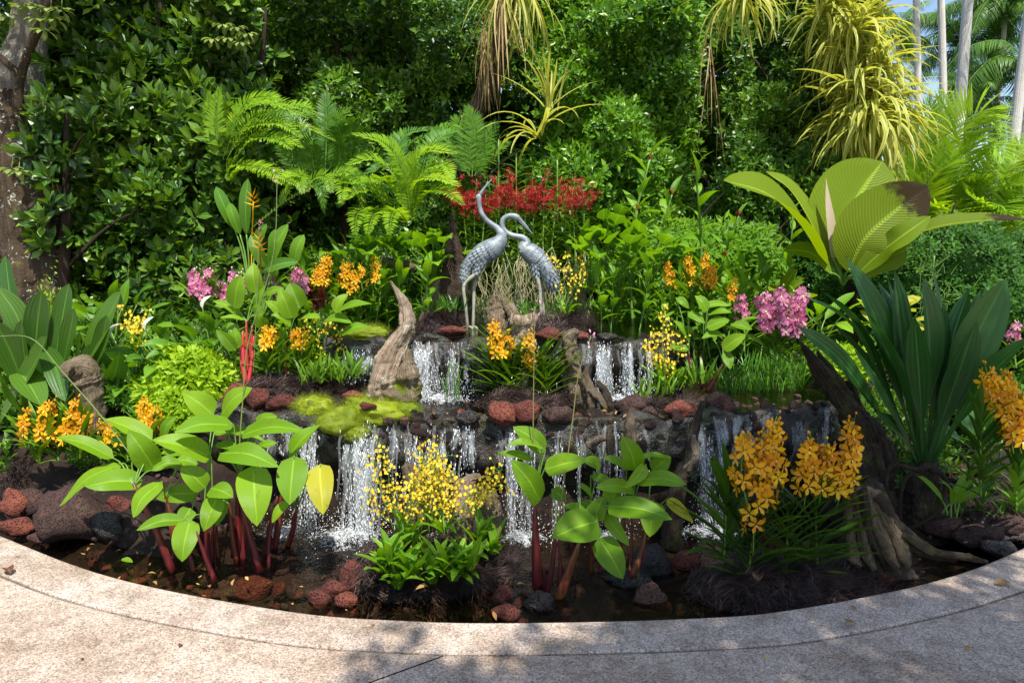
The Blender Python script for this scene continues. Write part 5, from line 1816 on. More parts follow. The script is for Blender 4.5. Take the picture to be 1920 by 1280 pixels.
strap_rosette('dry_straps', 'withered straps hanging in the dark gap of the right hand hedge', 'dry leaves', at(1330, 80, 7.9), 7, 1.3, 'pandan_dry', 0.01, (-88, -50), (0.1, 0.5), 5, hang=1.4)
strap_rosette('screw_pine', 'striped screw pine drooping from the top edge, above the shaded shrub', 'screw pine', at(1392, -8, 7.1), 66, 0.74, 'pandan', 0.042, (-45, 50), (0.9, 2.3), 6, SPG, hang=0.35)
t = thing('screw_pine', 'tall column of yellow striped screw pine tufts beside the gap of sky', 'screw pine', at(1625, 420, 7.5), SPG)
wood(t, [at(1625, 440, 7.5), at(1620, 300, 7.5), at(1600, 150, 7.5), at(1570, -40, 7.5)], [0.08, 0.07, 0.07, 0.06], 'trunk', 'darkbark', 12, 30, (3, 0.2), 12)
for k, (px, py, n, L, e0, e1, hg) in enumerate([(1560, -20, 36, 0.8, -20, 70, 0.15), (1605, 60, 44, 0.75, -20, 70, 0.15), (1650, 130, 44, 0.75, -20, 70, 0.2), (1600, 160, 44, 0.75, -30, 60, 0.25), (1640, 205, 60, 0.85, -50, 50, 0.45), (1625, 235, 60, 0.9, -60, 40, 0.5)]):
    strap_rosette('', '', '', at(px, py, 7.2 - 0.04 * k), n, L * 0.9, 'pandan', 0.06, (e0, e1), (0.7, 2.2) if k < 4 else (1.1, 2.7), 10 + k, hang=hg, t=t)
for k, (px, py, n, L, hg) in enumerate([(1575, 20, 60, 0.7, 0.2), (1590, 110, 60, 0.7, 0.25), (1640, 170, 60, 0.7, 0.35), (1610, 200, 80, 0.85, 0.55), (1660, 225, 60, 0.8, 0.6), (1590, 250, 50, 0.8, 0.6), (1570, 70, 50, 0.75, 0.5), (1620, 130, 60, 0.8, 0.6), (1660, 180, 50, 0.75, 0.7), (1620, 40, 50, 0.8, 0.4), (1640, 250, 60, 0.75, 0.8), (1600, 210, 60, 0.85, 0.8), (1545, 30, 40, 0.7, 0.4)]):
    strap_rosette('', '', '', at(px, py, 7.35), n, L * 0.88, 'pandan', 0.055, (-60, 60), (0.8, 2.3), 30 + k, hang=hg, t=t, joined=True)

# the pleated fan-like palm at the right
t = thing('pleated_palm', 'palm with huge undivided pleated leaves, one with a scorched brown tip', 'palm', at(1580, 520, 5.9))


def joey(path, w, mat, dep, face, label=None, curl=0.0, kind='diamond', nl=16, nw=8, fold=0.25):
    mb = MB()
    P = [at(x, y, 5.9 + dz) for (x, y), dz in zip(path, dep)]
    addt(mb, leaf_along(P, w * pxm(5.9), face, kind, nl, nw, fold, 0.004, 1), 0.3)
    o = mb.obj('leaf', M[mat], t)
    if label:
        o['label'] = label
    mb = MB()
    addt(mb, tube_geo(bez([at(1580, 535, 5.95), P[0] * 0.5 + at(1580, 520, 5.95) * 0.5, P[0] + (P[1] - P[0]) * 0.1], 8), 0.012, 6))
    mb.obj('petiole', M['stem'], t)


joey([(1548, 500), (1500, 420), (1440, 365), (1357, 338)], 112, 'joey', (0, -0.3, -0.5, -0.6), (0.2, -0.55, 0.8))
joey([(1552, 495), (1522, 420), (1480, 355), (1436, 322)], 70, 'joey', (0.05, 0, 0.1, 0.15), (0.65, -0.6, 0.5))
joey([(1562, 490), (1558, 430), (1552, 380), (1549, 334)], 20, 'joey_bud', (0, 0, 0, 0), (0.3, -1, 0.1), 'furled pale young leaf', kind='lance', nw=4)
joey([(1572, 505), (1580, 430), (1615, 360), (1655, 303)], 165, 'joey', (0.02, 0.1, 0.2, 0.25), (-0.1, -1, 0.25))
joey([(1590, 510), (1620, 450), (1676, 398), (1740, 348)], 125, 'joey_brown', (-0.05, -0.12, -0.15, -0.2), (-0.2, -1, 0.35), 'leaf with a scorched brown tip')
joey([(1600, 520), (1650, 475), (1695, 440), (1745, 405)], 46, 'joey', (-0.1, -0.2, -0.3, -0.3), (0.3, -0.6, 0.75))
joey([(1640, 475), (1740, 430), (1830, 415), (1930, 412)], 66, 'joey_brown', (0, -0.2, -0.3, -0.4), (0.1, -0.35, 0.95), 'low leaf with a brown patch')
joey([(1600, 525), (1640, 490), (1680, 475), (1700, 470)], 56, 'joey', (-0.1, -0.1, -0.1, -0.1), (0.1, -1, 0.3))
joey([(1560, 515), (1530, 480), (1500, 470), (1470, 470)], 40, 'joey', (-0.1, -0.1, -0.1, -0.1), (0.1, -0.7, 0.6))
# ------------------------------------------------------------------ the planted beds
# ground cover and grass (too many to count)
def cover(name, label, xr, yr, n, size, tm, mat, seed, ok=None, zoff=0.02):
    rs = np.random.default_rng(seed)
    x, y = rs.uniform(*xr, n), rs.uniform(*yr, n)
    keep = np.ones(n, bool) if ok is None else ok(x, y)
    x, y = x[keep], y[keep]
    z = ground_z(x, y) + zoff + rs.random(len(x)) ** 2 * 0.12
    k = len(x)
    N = np.stack((rs.normal(size=k) * 0.5, -0.25 + rs.normal(size=k) * 0.5, 0.9 + 0 * x), -1)
    mb = MB()
    pos = np.stack((x, y, z), -1)
    mb.scatter(tm, frames(N, rs.normal(size=(k, 3))), pos, size * rs.uniform(0.6, 1.4, k), np.clip(0.3 + 0.4 * fbm(pos, 2, 2, seed) + rs.normal(size=k) * 0.12, 0, 0.64))
    return tag(mb.obj(name, M[mat], kind='stuff'), label, 'ground cover')


dry = lambda x, y: (ground_z(x, y) > 0.05) & ~((x > -1.5) & (x < 1.35) & (y < 6.45)) & ~((x > 1.1) & (x < 2.4) & (y < 5.75)) & ~((x < 0) & (x > -2.3) & (y < 5.35))
cover('ground_cover', 'low leafy ground cover over the left bed and round the hedge feet', (-6, -1.2), (4.7, 8.2), 3600, 0.10, sprig_t('ovate', 0.5, 6, seed=3, nl=2), 'cover', 21, dry)
cover('ground_cover', 'low leafy ground cover over the right bed', (1.2, 6.5), (5.0, 8.4), 3000, 0.085, sprig_t('lance', 0.35, 7, seed=4, nl=2), 'cover', 22, dry)
cover('ground_cover', 'low leafy ground cover behind the crane statues', (-1.6, 1.5), (6.5, 8.2), 1300, 0.085, sprig_t('lance', 0.35, 7, seed=5, nl=2), 'ginger', 23)


def tufts(name, label, cat, pts, d, n, L, mat, seed, ratio=0.04, lean=0.35, z=None):
    rs = np.random.default_rng(seed)
    mb = MB()
    tm = [leaf_t('strap', ratio, 4, 1, dd_, 0) for dd_ in (0.2, 0.7, 1.3)]
    for (px, py, rx) in pts:
        c = at(px, py, d) if z is None else onz(px, py, z)
        k = n
        p = c + np.stack((rs.normal(size=k) * rx * pxm(c[1]) * 0.5, rs.normal(size=k) * 0.06, 0 * rs.normal(size=k)), -1)
        D = np.stack((rs.normal(size=k) * lean, rs.normal(size=k) * lean - 0.1, np.ones(k)), -1)
        for j in range(3):
            q = np.arange(j, k, 3)
            mb.scatter(tm[j], frames(D[q], rs.normal(size=(len(q), 3)) + np.array((0, -1, 0.3))), p[q], L * rs.uniform(0.5, 1.2, len(q)), rs.uniform(0, 0.7, len(q)))
    return tag(mb.obj(name, M[mat], kind='stuff'), label, cat)


tufts('grass', 'fresh water grass along the far edge of the middle pool at the right', 'grass', [(1370, 745, 40), (1400, 735, 40), (1440, 735, 50), (1480, 728, 50), (1510, 715, 50), (1420, 700, 60), (1470, 695, 60), (1360, 720, 40), (1540, 700, 40)], 5.35, 70, 0.20, 'grass', 31)
tufts('grass', 'grass tuft growing in the foam under the left upper fall', 'grass', [(852, 752, 12)], 4.85, 16, 0.33, 'grass', 32, 0.025, 0.22)
tufts('grass', 'short green tufts at the foot of the right hand crane', 'grass', [(1020, 590, 30), (1060, 585, 30), (990, 590, 20), (820, 585, 40), (845, 580, 30)], 6.25, 40, 0.16, 'grass', 33, 0.09, 0.5)
tufts('grass', 'strappy young orchid leaves on the mulch left of the bleached log', 'grass', [(590, 715, 40), (640, 712, 40), (610, 705, 40), (660, 700, 20)], 4.9, 34, 0.19, 'vanda', 34, 0.10, 0.45)
tufts('grass', 'strappy leaves at the right foot of the right upper fall', 'grass', [(1215, 745, 26), (1245, 735, 30), (1280, 725, 30), (1310, 715, 20)], 5.0, 34, 0.2, 'vanda', 35, 0.10, 0.45)


def mound(name, label, cat, px, py, w, h, d, n, size, tm, mat, seed, dy=0.6):
    """a dome of moss or clubmoss"""
    rs = np.random.default_rng(seed)
    c = at(px, py, d)
    s = pxm(d)
    t = thing(name, label, cat, c)
    V, F = ICO[4]
    R3 = np.array((w / 2 * s, w / 2 * s * dy, h * s))
    k_ = (1 + 0.45 * fbm(V + seed, 1.9, 3, seed))[:, None]
    lump = lambda q: 1 + (0.13 * np.abs(fbm(q * R3 / 0.05 + seed, 1.0, 2, seed + 2)) if mat == 'moss' else 0 * q[:, 0])
    keepz = V * R3 * k_ * lump(V)[:, None]
    mb = MB()
    mb.add(c + keepz * (0.93 if mat == 'moss' else 0.82), [F], None, np.clip(0.35 + 0.5 * fbm(V + seed, 5, 3, seed), 0, 0.9))
    mb.obj('cushion', M['soil'] if mat != 'moss' else M['moss'], t)
    p = unit(rs.normal(size=(n, 3)))
    p[:, 2] = np.abs(p[:, 2]) - 0.15
    f = (1 + 0.45 * fbm(p + seed, 1.9, 3, seed))[:, None]
    P = c + p * R3 * f * rs.uniform(0.78, 1.0, (n, 1)) * (1 + 0.10 * vnoise(p + seed, 7, seed))[:, None]
    if mat == 'moss':
        P = c + p * R3 * f * lump(p)[:, None] * rs.uniform(0.92, 1.0, (n, 1))
    N = unit(p / R3) + rs.normal(size=(n, 3)) * 0.35 + np.array((0, -0.1, 0.35))
    mb = MB()
    mb.scatter(tm, frames(N, rs.normal(size=(n, 3))), P, size * rs.uniform(0.6, 1.4, n), np.clip(0.3 + 0.4 * fbm(P, 6, 2, seed) + rs.normal(size=n) * 0.15, 0, 0.64))
    mb.obj('fronds', M[mat], t, kind='stuff')
    return t


CLUB = sprig_t('lance', 0.45, 9, seed=51, nl=2, whorl=1.2, spread=(45, 80))
MOSS = sprig_t('ovate', 0.5, 7, seed=52, nl=1, nw=1, whorl=0.8, spread=(40, 85))
mound('clubmoss', 'bright yellow green feathery clubmoss cushion by the left end of the middle pool', 'clubmoss', 362, 735, 150, 78, 5.0, 1500, 0.055, CLUB, 'spikemoss', 1)
mound('clubmoss', 'lower clubmoss cushion hanging beside the orange orchids left of the pond', 'clubmoss', 330, 790, 95, 50, 4.75, 700, 0.05, CLUB, 'spikemoss', 2)
mound('clubmoss', 'small ferny clubmoss patch at the foot of the hooded stump', 'clubmoss', 225, 755, 60, 45, 4.95, 350, 0.05, CLUB, 'fern_dark', 3)
mound('clubmoss', 'clubmoss patch in the shade behind the dark driftwood at the right', 'clubmoss', 1575, 700, 75, 40, 5.2, 500, 0.05, CLUB, 'spikemoss', 4)
mound('clubmoss', 'clubmoss patch behind the far right orange orchid', 'clubmoss', 1805, 760, 70, 60, 4.9, 420, 0.05, CLUB, 'spikemoss', 5)
for k, (px, py, w, h, d, n, lab) in enumerate([(640, 790, 86, 26, 4.38, 1300, 'yellow green moss lump at the left of the ledge moss, dripping over the front fall'), (706, 776, 110, 24, 4.48, 1700, 'largest yellow green moss lump on the ledge of the front waterfall'), (758, 772, 66, 18, 4.52, 900, 'thin moss tongue at the right end of the ledge moss'), (690, 758, 80, 16, 4.62, 1000, 'moss strip behind the largest moss lump'), (590, 766, 74, 24, 4.5, 1100, 'separate olive moss cushion left of the ledge moss'), (668, 812, 44, 16, 4.32, 600, 'small moss drip hanging at the lip of the front fall')]):
    mound('moss', lab, 'moss', px, py, w, h, d, n, 0.03, MOSS, 'moss', 60 + k, 0.8)
mound('moss', 'moss at the foot of the big bleached log', 'moss', 730, 735, 70, 22, 4.7, 900, 0.03, MOSS, 'moss', 8)
mound('moss', 'moss strip on the upper ledge left of the bleached log', 'moss', 690, 625, 80, 14, 5.4, 900, 0.03, MOSS, 'moss', 9)

cover('ground_cover', 'low leaves and moss over the shaded right bank', (2.35, 4.6), (3.9, 5.4), 1500, 0.06, sprig_t('lance', 0.35, 7, seed=6, nl=2), 'cover', 24, lambda x, y: (y > kerb_y(x) + 0.75) & ~((x < 2.45) & (y < 4.8)))
cover('ground_cover', 'low ferny leaves between the ginger clump and the left bank', (-5.6, -2.5), (4.5, 5.4), 1300, 0.07, sprig_t('ovate', 0.5, 7, seed=7, nl=2), 'cover', 25, lambda x, y: y > kerb_y(x) + 0.7)
# driftwood and stumps
t = thing('driftwood', 'big bleached log with mossy foot leaning by the left upper fall', 'driftwood', at(730, 735, 4.75))
wood(t, [at(722, 760, 4.72), at(718, 712, 4.74), at(738, 660, 4.78), at(763, 612, 4.82), at(757, 570, 4.84), at(736, 534, 4.85)], [0.17, 0.165, 0.125, 0.098, 0.064, 0.012], 'trunk', 'palewood', 40, 70, (7, 0.3), 3, 0.6, jag=0.05)
wood(t, [at(772, 750, 4.70), at(764, 705, 4.72), at(762, 655, 4.76)], [0.07, 0.085, 0.04], 'root', 'wood', 24, 30, (5, 0.5), 4, label='mossy underside with shade in its darker colour')  # darker wood carries the shade of the underside, besides the moss
wood(t, [at(715, 735, 4.62), at(745, 742, 4.58), at(768, 755, 4.56)], [0.03, 0.03, 0.012], 'root', 'wood', 14, 20, (4, 0.4), 6)
t = thing('stump', 'weathered hooded stump behind the orange orchids at the left', 'stump', at(165, 800, 4.75))
wood(t, [at(172, 810, 4.75), at(172, 760, 4.77), at(166, 715, 4.78), at(155, 692, 4.74), at(130, 690, 4.66), at(122, 708, 4.62)], [0.085, 0.095, 0.115, 0.105, 0.06, 0.02], 'trunk', 'wood', 30, 50, (5, 0.3), 6, 0.9)
t = thing('stump', 'tall thin broken trunk standing behind the left crane', 'stump', at(850, 600, 6.45))
wood(t, [at(850, 620, 6.45), at(852, 540, 6.45), at(850, 470, 6.45), at(847, 395, 6.45)], [0.19, 0.14, 0.075, 0.012], 'trunk', 'darkbark', 22, 44, (5, 0.5), 7)
wood(t, [at(812, 610, 6.4), at(815, 560, 6.4), at(830, 520, 6.45)], [0.12, 0.11, 0.06], 'root', 'wood', 20, 24, (5, 0.5), 8)
t = thing('driftwood', 'short grey log lying in the leaves left of the cranes', 'driftwood', at(745, 505, 6.4))
wood(t, [at(715, 488, 6.3), at(745, 495, 6.4), at(780, 500, 6.5)], [0.04, 0.05, 0.05], 'trunk', 'wood', 16, 20, (4, 0.5), 9)
t = thing('stump', 'pale splintered stump behind the middle orange orchids', 'stump', at(985, 740, 5.0))
wood(t, [at(985, 750, 4.98), at(985, 690, 5.0), at(980, 640, 5.02), at(978, 600, 5.03)], [0.13, 0.125, 0.12, 0.12], 'trunk', 'palewood', 30, 40, (6, 0.35), 10, 0.8, jag=0.05)
wood(t, [at(935, 640, 5.3), at(933, 590, 5.32), at(930, 560, 5.32)], [0.10, 0.085, 0.06], 'root', 'wood', 20, 24, (5, 0.5), 11, jag=0.05, label='mossy back stub')
wood(t, [at(968, 600, 5.25), at(955, 575, 5.3), at(935, 552, 5.35)], [0.05, 0.05, 0.03], 'root', 'wood', 16, 20, (4, 0.4), 12)
t = thing('driftwood', 'upright driftwood post between the middle orchids and the right upper fall', 'driftwood', at(1072, 745, 4.88))
wood(t, [at(1076, 755, 4.86), at(1072, 700, 4.87), at(1066, 660, 4.88), at(1068, 635, 4.88), at(1082, 618, 4.86)], [0.065, 0.062, 0.06, 0.05, 0.02], 'trunk', 'wood', 22, 40, (5, 0.5), 13)
t = thing('driftwood', 'small forked driftwood stub below the right upper fall', 'driftwood', at(1110, 770, 4.75))
wood(t, [at(1110, 765, 4.75), at(1108, 735, 4.76), at(1098, 705, 4.78), at(1104, 682, 4.78)], [0.03, 0.035, 0.025, 0.01], 'trunk', 'wood', 16, 28, (4, 0.5), 14)
wood(t, [at(1106, 730, 4.75), at(1122, 745, 4.72), at(1138, 772, 4.7)], [0.03, 0.028, 0.012], 'branch', 'wood', 14, 20, (4, 0.5), 15)
wood(t, [at(1120, 715, 4.8), at(1135, 735, 4.78), at(1150, 765, 4.75)], [0.02, 0.03, 0.025], 'branch', 'darkwoodlog', 14, 20, (4, 0.5), 16)
t = thing('driftwood', 'forked driftwood with pale upper arm standing in the front pond', 'driftwood', at(1262, 1010, 4.0))
wood(t, [at(1260, 1030, 4.0), at(1264, 960, 4.0), at(1272, 905, 4.02), at(1293, 865, 4.02), at(1300, 815, 4.04), at(1318, 752, 4.06)], [0.06, 0.058, 0.052, 0.04, 0.032, 0.012], 'trunk', 'darkwoodlog', 20, 46, (5, 0.5), 17)
wood(t, [at(1288, 882, 3.99), at(1303, 850, 3.99), at(1300, 815, 4.0)], [0.02, 0.03, 0.012], 'branch', 'palewood', 14, 22, (4, 0.5), 18)
t = thing('driftwood', 'pair of mossy pointed wood splinters behind the right red stemmed plant', 'driftwood', at(1165, 850, 4.12))
wood(t, [at(1182, 850, 4.12), at(1180, 800, 4.12), at(1185, 764, 4.12)], [0.04, 0.035, 0.008], 'trunk', 'wood', 16, 26, (5, 0.6), 19)
wood(t, [at(1146, 850, 4.1), at(1144, 820, 4.1), at(1142, 796, 4.1)], [0.025, 0.022, 0.006], 'branch', 'wood', 14, 20, (5, 0.6), 20)
wood(t, [at(1100, 835, 4.1), at(1120, 825, 4.1), at(1135, 822, 4.1)], [0.02, 0.03, 0.02], 'branch', 'palewood', 14, 20, (5, 0.6), 21)
t = thing('driftwood', 'mossy wood pieces that carry the small yellow orchids', 'driftwood', at(880, 1010, 3.72))
wood(t, [at(925, 1010, 3.74), at(920, 960, 3.75), at(915, 925, 3.76)], [0.065, 0.06, 0.045], 'trunk', 'wood', 20, 28, (5, 0.5), 22, jag=0.03)
wood(t, [at(870, 1010, 3.78), at(868, 960, 3.8), at(880, 905, 3.84), at(900, 890, 3.84)], [0.05, 0.055, 0.045, 0.015], 'branch', 'palewood', 18, 30, (5, 0.5), 23)
wood(t, [at(790, 1000, 3.85), at(782, 930, 3.9), at(765, 870, 3.92)], [0.06, 0.05, 0.03], 'branch', 'wood', 18, 28, (5, 0.5), 24)
wood(t, [at(835, 900, 3.9), at(870, 902, 3.85), at(912, 892, 3.8)], [0.012, 0.016, 0.006], 'branch', 'palewood', 12, 20, (4, 0.5), 25)
t = thing('driftwood', 'dark driftwood arm reaching out to the left beside the broad lily leaves', 'driftwood', at(1640, 940, 4.35))
wood(t, [at(1655, 960, 4.3), at(1640, 890, 4.32), at(1625, 820, 4.34), at(1590, 765, 4.36), at(1545, 705, 4.3), at(1500, 640, 4.25)], [0.13, 0.125, 0.11, 0.085, 0.055, 0.012], 'trunk', 'darkwoodlog', 28, 60, (6, 0.5), 26, 0.8)
wood(t, [at(1600, 775, 4.36), at(1572, 720, 4.34), at(1533, 660, 4.34)], [0.05, 0.045, 0.01], 'branch', 'darkwoodlog', 16, 30, (5, 0.5), 27)
wood(t, [at(1640, 830, 4.34), at(1610, 760, 4.42), at(1590, 690, 4.46)], [0.04, 0.03, 0.01], 'branch', 'darkwoodlog', 14, 30, (5, 0.5), 28)
t = thing('stump', 'old stump with spreading grooved roots right of the large orange orchids', 'stump', at(1640, 1010, 3.6))
wood(t, [at(1642, 1070, 3.56), at(1634, 1000, 3.56), at(1624, 940, 3.56), at(1618, 914, 3.56)], [0.14, 0.115, 0.095, 0.07], 'trunk', 'darkwoodlog', 30, 36, (8, 0.5), 29, jag=0.05)
for k, (p, r) in enumerate([([(1592, 925), (1592, 985), (1600, 1040), (1612, 1062)], 0.03), ([(1608, 915), (1612, 980), (1622, 1035), (1638, 1066)], 0.032), ([(1628, 915), (1640, 975), (1662, 1030), (1680, 1064)], 0.034),
                            ([(1640, 920), (1660, 975), (1690, 1035), (1700, 1062)], 0.034), ([(1648, 925), (1680, 985), (1725, 1025), (1790, 1048)], 0.036), ([(1690, 1000), (1750, 1035), (1810, 1045), (1850, 1052)], 0.022), ([(1618, 918), (1626, 985), (1650, 1040), (1660, 1066)], 0.024)]):
    wood(t, [at(x, y, 3.44 - 0.012 * k + 0.03 * i * (k > 3)) for i, (x, y) in enumerate(p)], [r * 0.9, r, r, r * 0.5], 'root', 'wood' if k < 4 else 'darkwoodlog', 14, 34, (4, 0.5), 40 + k)

# matted coir
MND = []
for a in [('dark coir mound at the front under the small yellow orchids', [(655, 1095), (740, 1085), (830, 1075), (950, 1080)], 3.3, 0.23, 11000, 1, 0.36, -0.16),
          ('dark coir mound at the front under the large orange orchids', [(1285, 1120), (1380, 1112), (1480, 1108), (1580, 1095), (1675, 1068)], 3.3, 0.21, 11000, 2, 0.25, -0.14),
          ('dark coir mound on the middle ledge under the middle orange orchids', [(895, 765), (960, 755), (1070, 758)], 4.7, 0.15, 4000, 3, 0.16, 0.60),
          ('dark coir mound on the red rocks left of the bleached log', [(455, 742), (560, 745), (690, 732)], 4.9, 0.16, 6000, 4, 0.19, 0.62),
          ('dark coir mound left of the cranes on the upper ledge', [(785, 622), (820, 625), (868, 622)], 5.5, 0.17, 2600, 5, 0.14, 1.02),
          ('dark coir mound right of the cranes on the upper ledge', [(1005, 620), (1050, 622), (1105, 618)], 5.5, 0.20, 3600, 6, 0.16, 1.02),
          ('dark coir mound at the left edge under the orange orchids', [(15, 905), (90, 905), (165, 895)], 4.3, 0.16, 4500, 7, 0.26, 0.02),
          ('dark coir mound under the grassy leaves at the right of the middle pool', [(1190, 760), (1260, 762), (1340, 755)], 4.9, 0.10, 2400, 8, 0.14, 0.58),
          ('dark coir mound in the shade at the right edge', [(1780, 975), (1860, 955), (1960, 940)], 4.0, 0.16, 4500, 9, 0.34, 0.0)]:
    lab, pp, d_, h_, n_, sd, dep, zb = a
    MND.append(fibre_mound(lab, pp, d_, h_, n_, sd, None, dep, zb))

# lava rocks
for k, (px, py, w, h, z, mat, lab) in enumerate([
    (941, 776, 58, 46, 0.66, 'lava_red', 'round dark red lava rock under the middle orchids, left of the orange one'),
    (990, 770, 54, 44, 0.67, 'lava_red', 'round bright orange red lava rock under the middle orchids'),
    (1045, 778, 58, 38, 0.64, 'lava_brown', 'low brown lava rock right of the orange red one'),
    (1182, 762, 66, 40, 0.64, 'lava_brown', 'brown lava rock below the right upper fall'),
    (1276, 768, 70, 36, 0.64, 'lava_red', 'flat dark red lava rock on the ledge above the forked driftwood'),
    (1350, 757, 62, 46, 0.66, 'lava_brown', 'purplish brown lava rock at the left of the grassy pool'),
    (1218, 772, 30, 24, 0.63, 'lava_brown', 'small mossy rock between two brown rocks on the right ledge'),
    (445, 742, 56, 48, 0.68, 'lava_red', 'craggy red rock at the left end of the middle ledge'),
    (485, 748, 50, 40, 0.67, 'lava_red', 'craggy red rock second from the left of the middle ledge'),
    (530, 755, 60, 34, 0.65, 'lava_red', 'bright red flat rock before the coir of the middle ledge'),
    (575, 757, 50, 26, 0.64, 'lava_brown', 'brown flat rock beside the small moss cushion'),
    (660, 742, 46, 24, 0.68, 'lava_red', 'small red rock behind the wide moss cushion'),
    (690, 762, 30, 18, 0.68, 'lava_red', 'small red rock half sunk in the wide moss cushion'),
    (740, 770, 40, 16, 0.62, 'lava_brown', 'wet brown rock at the right tip of the wide moss cushion'),
    (880, 782, 46, 28, 0.63, 'lava_dark', 'dark mossy rock left of the round red rock'),
    (858, 775, 30, 16, 0.62, 'lava_red', 'small wet red rock in the outflow of the left upper fall'),
    (850, 620, 50, 22, 1.08, 'lava_red', 'mossy orange rock at the foot of the left crane'),
    (1030, 628, 56, 24, 1.08, 'lava_red', 'mossy red rock under the right coir mound of the upper ledge'),
    (1085, 630, 40, 18, 1.07, 'lava_red', 'small orange rock at the right of the upper ledge'),
    (1140, 632, 46, 16, 1.06, 'lava_dark', 'dark rock above the right upper fall'),
    (28, 945, 60, 60, 0.05, 'lava_red', 'pinkish red rock at the left edge above the kerb'),
    (58, 940, 60, 62, 0.05, 'lava_brown', 'angular red brown rock second from the left edge'),
    (130, 965, 150, 96, 0.02, 'lava_brown', 'largest brown boulder on the left bank of the pond'),
    (200, 985, 60, 60, -0.02, 'lava_dark', 'dark shaded rock at the right foot of the largest boulder'),
    (235, 960, 70, 60, 0.0, 'lava_red', 'reddish rock between the largest boulder and the red stems'),
    (300, 965, 80, 46, -0.02, 'lava_brown', 'brown rock behind the left red stems'),
    (30, 990, 66, 40, -0.05, 'lava_red', 'low red rock at the left edge by the water'),
    (95, 1005, 80, 24, -0.10, 'lava_brown', 'flat wet rock at the water line on the left'),
    (255, 1040, 56, 30, -0.14, 'lava_brown', 'wet red brown rock in the shallow water left of the red stems'),
    (310, 1030, 60, 40, -0.15, 'lava_brown', 'wet rock at the foot of the leftmost red stem'),
    (660, 1085, 48, 62, -0.08, 'lava_red', 'tall red rock at the left end of the front coir mound'),
    (628, 1105, 56, 40, -0.10, 'lava_red', 'crumbled red rock left of the tall one at the front'),
    (598, 1122, 52, 38, -0.11, 'lava_red', 'lowest crumbled red rock by the kerb at the front'),
    (650, 1125, 44, 36, -0.10, 'lava_red', 'red rock at the kerb under the tall one'),
    (940, 1120, 44, 42, -0.08, 'lava_red', 'red rock at the right end of the front coir mound'),
    (950, 1145, 60, 26, -0.10, 'lava_red', 'low red rock by the kerb in the centre'),
    (1010, 1128, 62, 44, -0.10, 'lava_dark', 'dark wet rock in the pond right of the front coir mound'),
    (990, 1110, 26, 20, -0.10, 'lava_brown', 'little brown rock beside the yellow fallen leaf'),
    (1220, 1122, 68, 48, -0.12, 'lava_brown', 'brown ribbed rock standing in the dark water'),
    (1215, 1055, 90, 70, -0.08, 'lava_dark', 'dark rock behind the right red stems'),
    (1180, 1088, 90, 40, -0.12, 'lava_dark', 'low dark rock at the foot of the right red stems'),
    (1285, 1052, 60, 46, -0.08, 'lava_red', 'orange brown rock at the left of the large orchid mound'),
    (1660, 1086, 58, 36, -0.07, 'lava_red', 'dark red rock at the right end of the large orchid mound'),
    (1690, 1080, 40, 32, -0.08, 'lava_brown', 'brown rock beside the dark red one under the stump roots'),
    (1770, 985, 90, 40, 0.0, 'lava_brown', 'shaded rock below the broad lily'),
    (1830, 1000, 90, 50, -0.02, 'lava_brown', 'shaded brown rock on the right bank'),
    (1890, 985, 80, 46, 0.02, 'lava_brown', 'shaded rock at the right edge of the bank'),
    (1880, 1030, 70, 40, -0.04, 'lava_dark', 'dark rock by the kerb at the right edge'),
    (620, 1020, 60, 26, -0.15, 'lava_dark', 'dark rock just under water before the strongest jet'),
    (480, 1100, 90, 40, -0.22, 'lava_red', 'red slab under the shallow water near the kerb'),
    (430, 1110, 80, 36, -0.24, 'lava_brown', 'sunken brown rock near the kerb'),
    (380, 1085, 60, 36, -0.22, 'lava_brown', 'sunken brown rock between the left red stems'),
    (200, 1040, 70, 30, -0.2, 'lava_brown', 'sunken rock in the shallow water at the left'),
    (560, 1110, 60, 30, -0.22, 'lava_brown', 'sunken rock left of the crumbled red rocks'),
    (1340, 1090, 60, 36, -0.14, 'lava_dark', 'dark rock at the left foot of the large orchid mound')]):
    lava(lab, px, py, w, h, z=z, mat=mat, seed=k, sub=3)
# litter of loose stones over the ledges and banks: countable only as heaps
mb = MB()
for k in range(1100):
    u_ = RNG.random()
    if u_ < 0.40:
        x, y = uni(-2.1, 2.2), 0
        y = float(lip1(x)) + abs(float(RNG.normal())) * 0.2
        z = 0.585
    elif u_ < 0.6:
        x = uni(-3.0, -1.6)
        y = float(kerb_y(x)) + uni(0.35, 1.1)
        z = gz(x, y)
    elif u_ < 0.8:
        x = uni(2.1, 3.3)
        y = float(kerb_y(x)) + uni(0.35, 1.0)
        z = gz(x, y)
    else:
        x, y = uni(-2.0, 2.0), uni(3.1, 4.0)
        if y < float(kerb_y(x)) + 0.06: continue
        z = -0.25
    s = uni(0.012, 0.05) * (1.6 if u_ > 0.8 else 1)
    V, F, U, R = rock_geo(1, 100 + k % 40, (s, s * uni(0.6, 1), s * uni(0.4, 0.8)))
    mb.add((rnd_rot()[0] @ V.T).T + np.array((x, y, z)), F, U, R)
tag(mb.obj('gravel', M['lava_brown'], kind='stuff'), 'loose broken lava pebbles on the ledge and under the water', 'gravel')

mb = MB()
for k in range(150):
    x = uni(-2.6, 1.9)
    y = float(kerb_y(x)) + abs(float(RNG.normal())) * 0.3 + 0.04
    s = uni(0.02, 0.06)
    V, F, U, R = rock_geo(2, 200 + k % 30, (s, s * uni(0.6, 1), s * uni(0.4, 0.7)))
    mb.add((rnd_rot()[0] @ V.T).T + np.array((x, y, -0.22 + uni(-0.02, 0.09) * (k % 3 == 0))), F, U, R + RNG.random())
tag(mb.obj('pebbles', M['lava_red'], kind='stuff'), 'broken red lava pebbles lying in the shallow water along the kerb', 'pebbles')

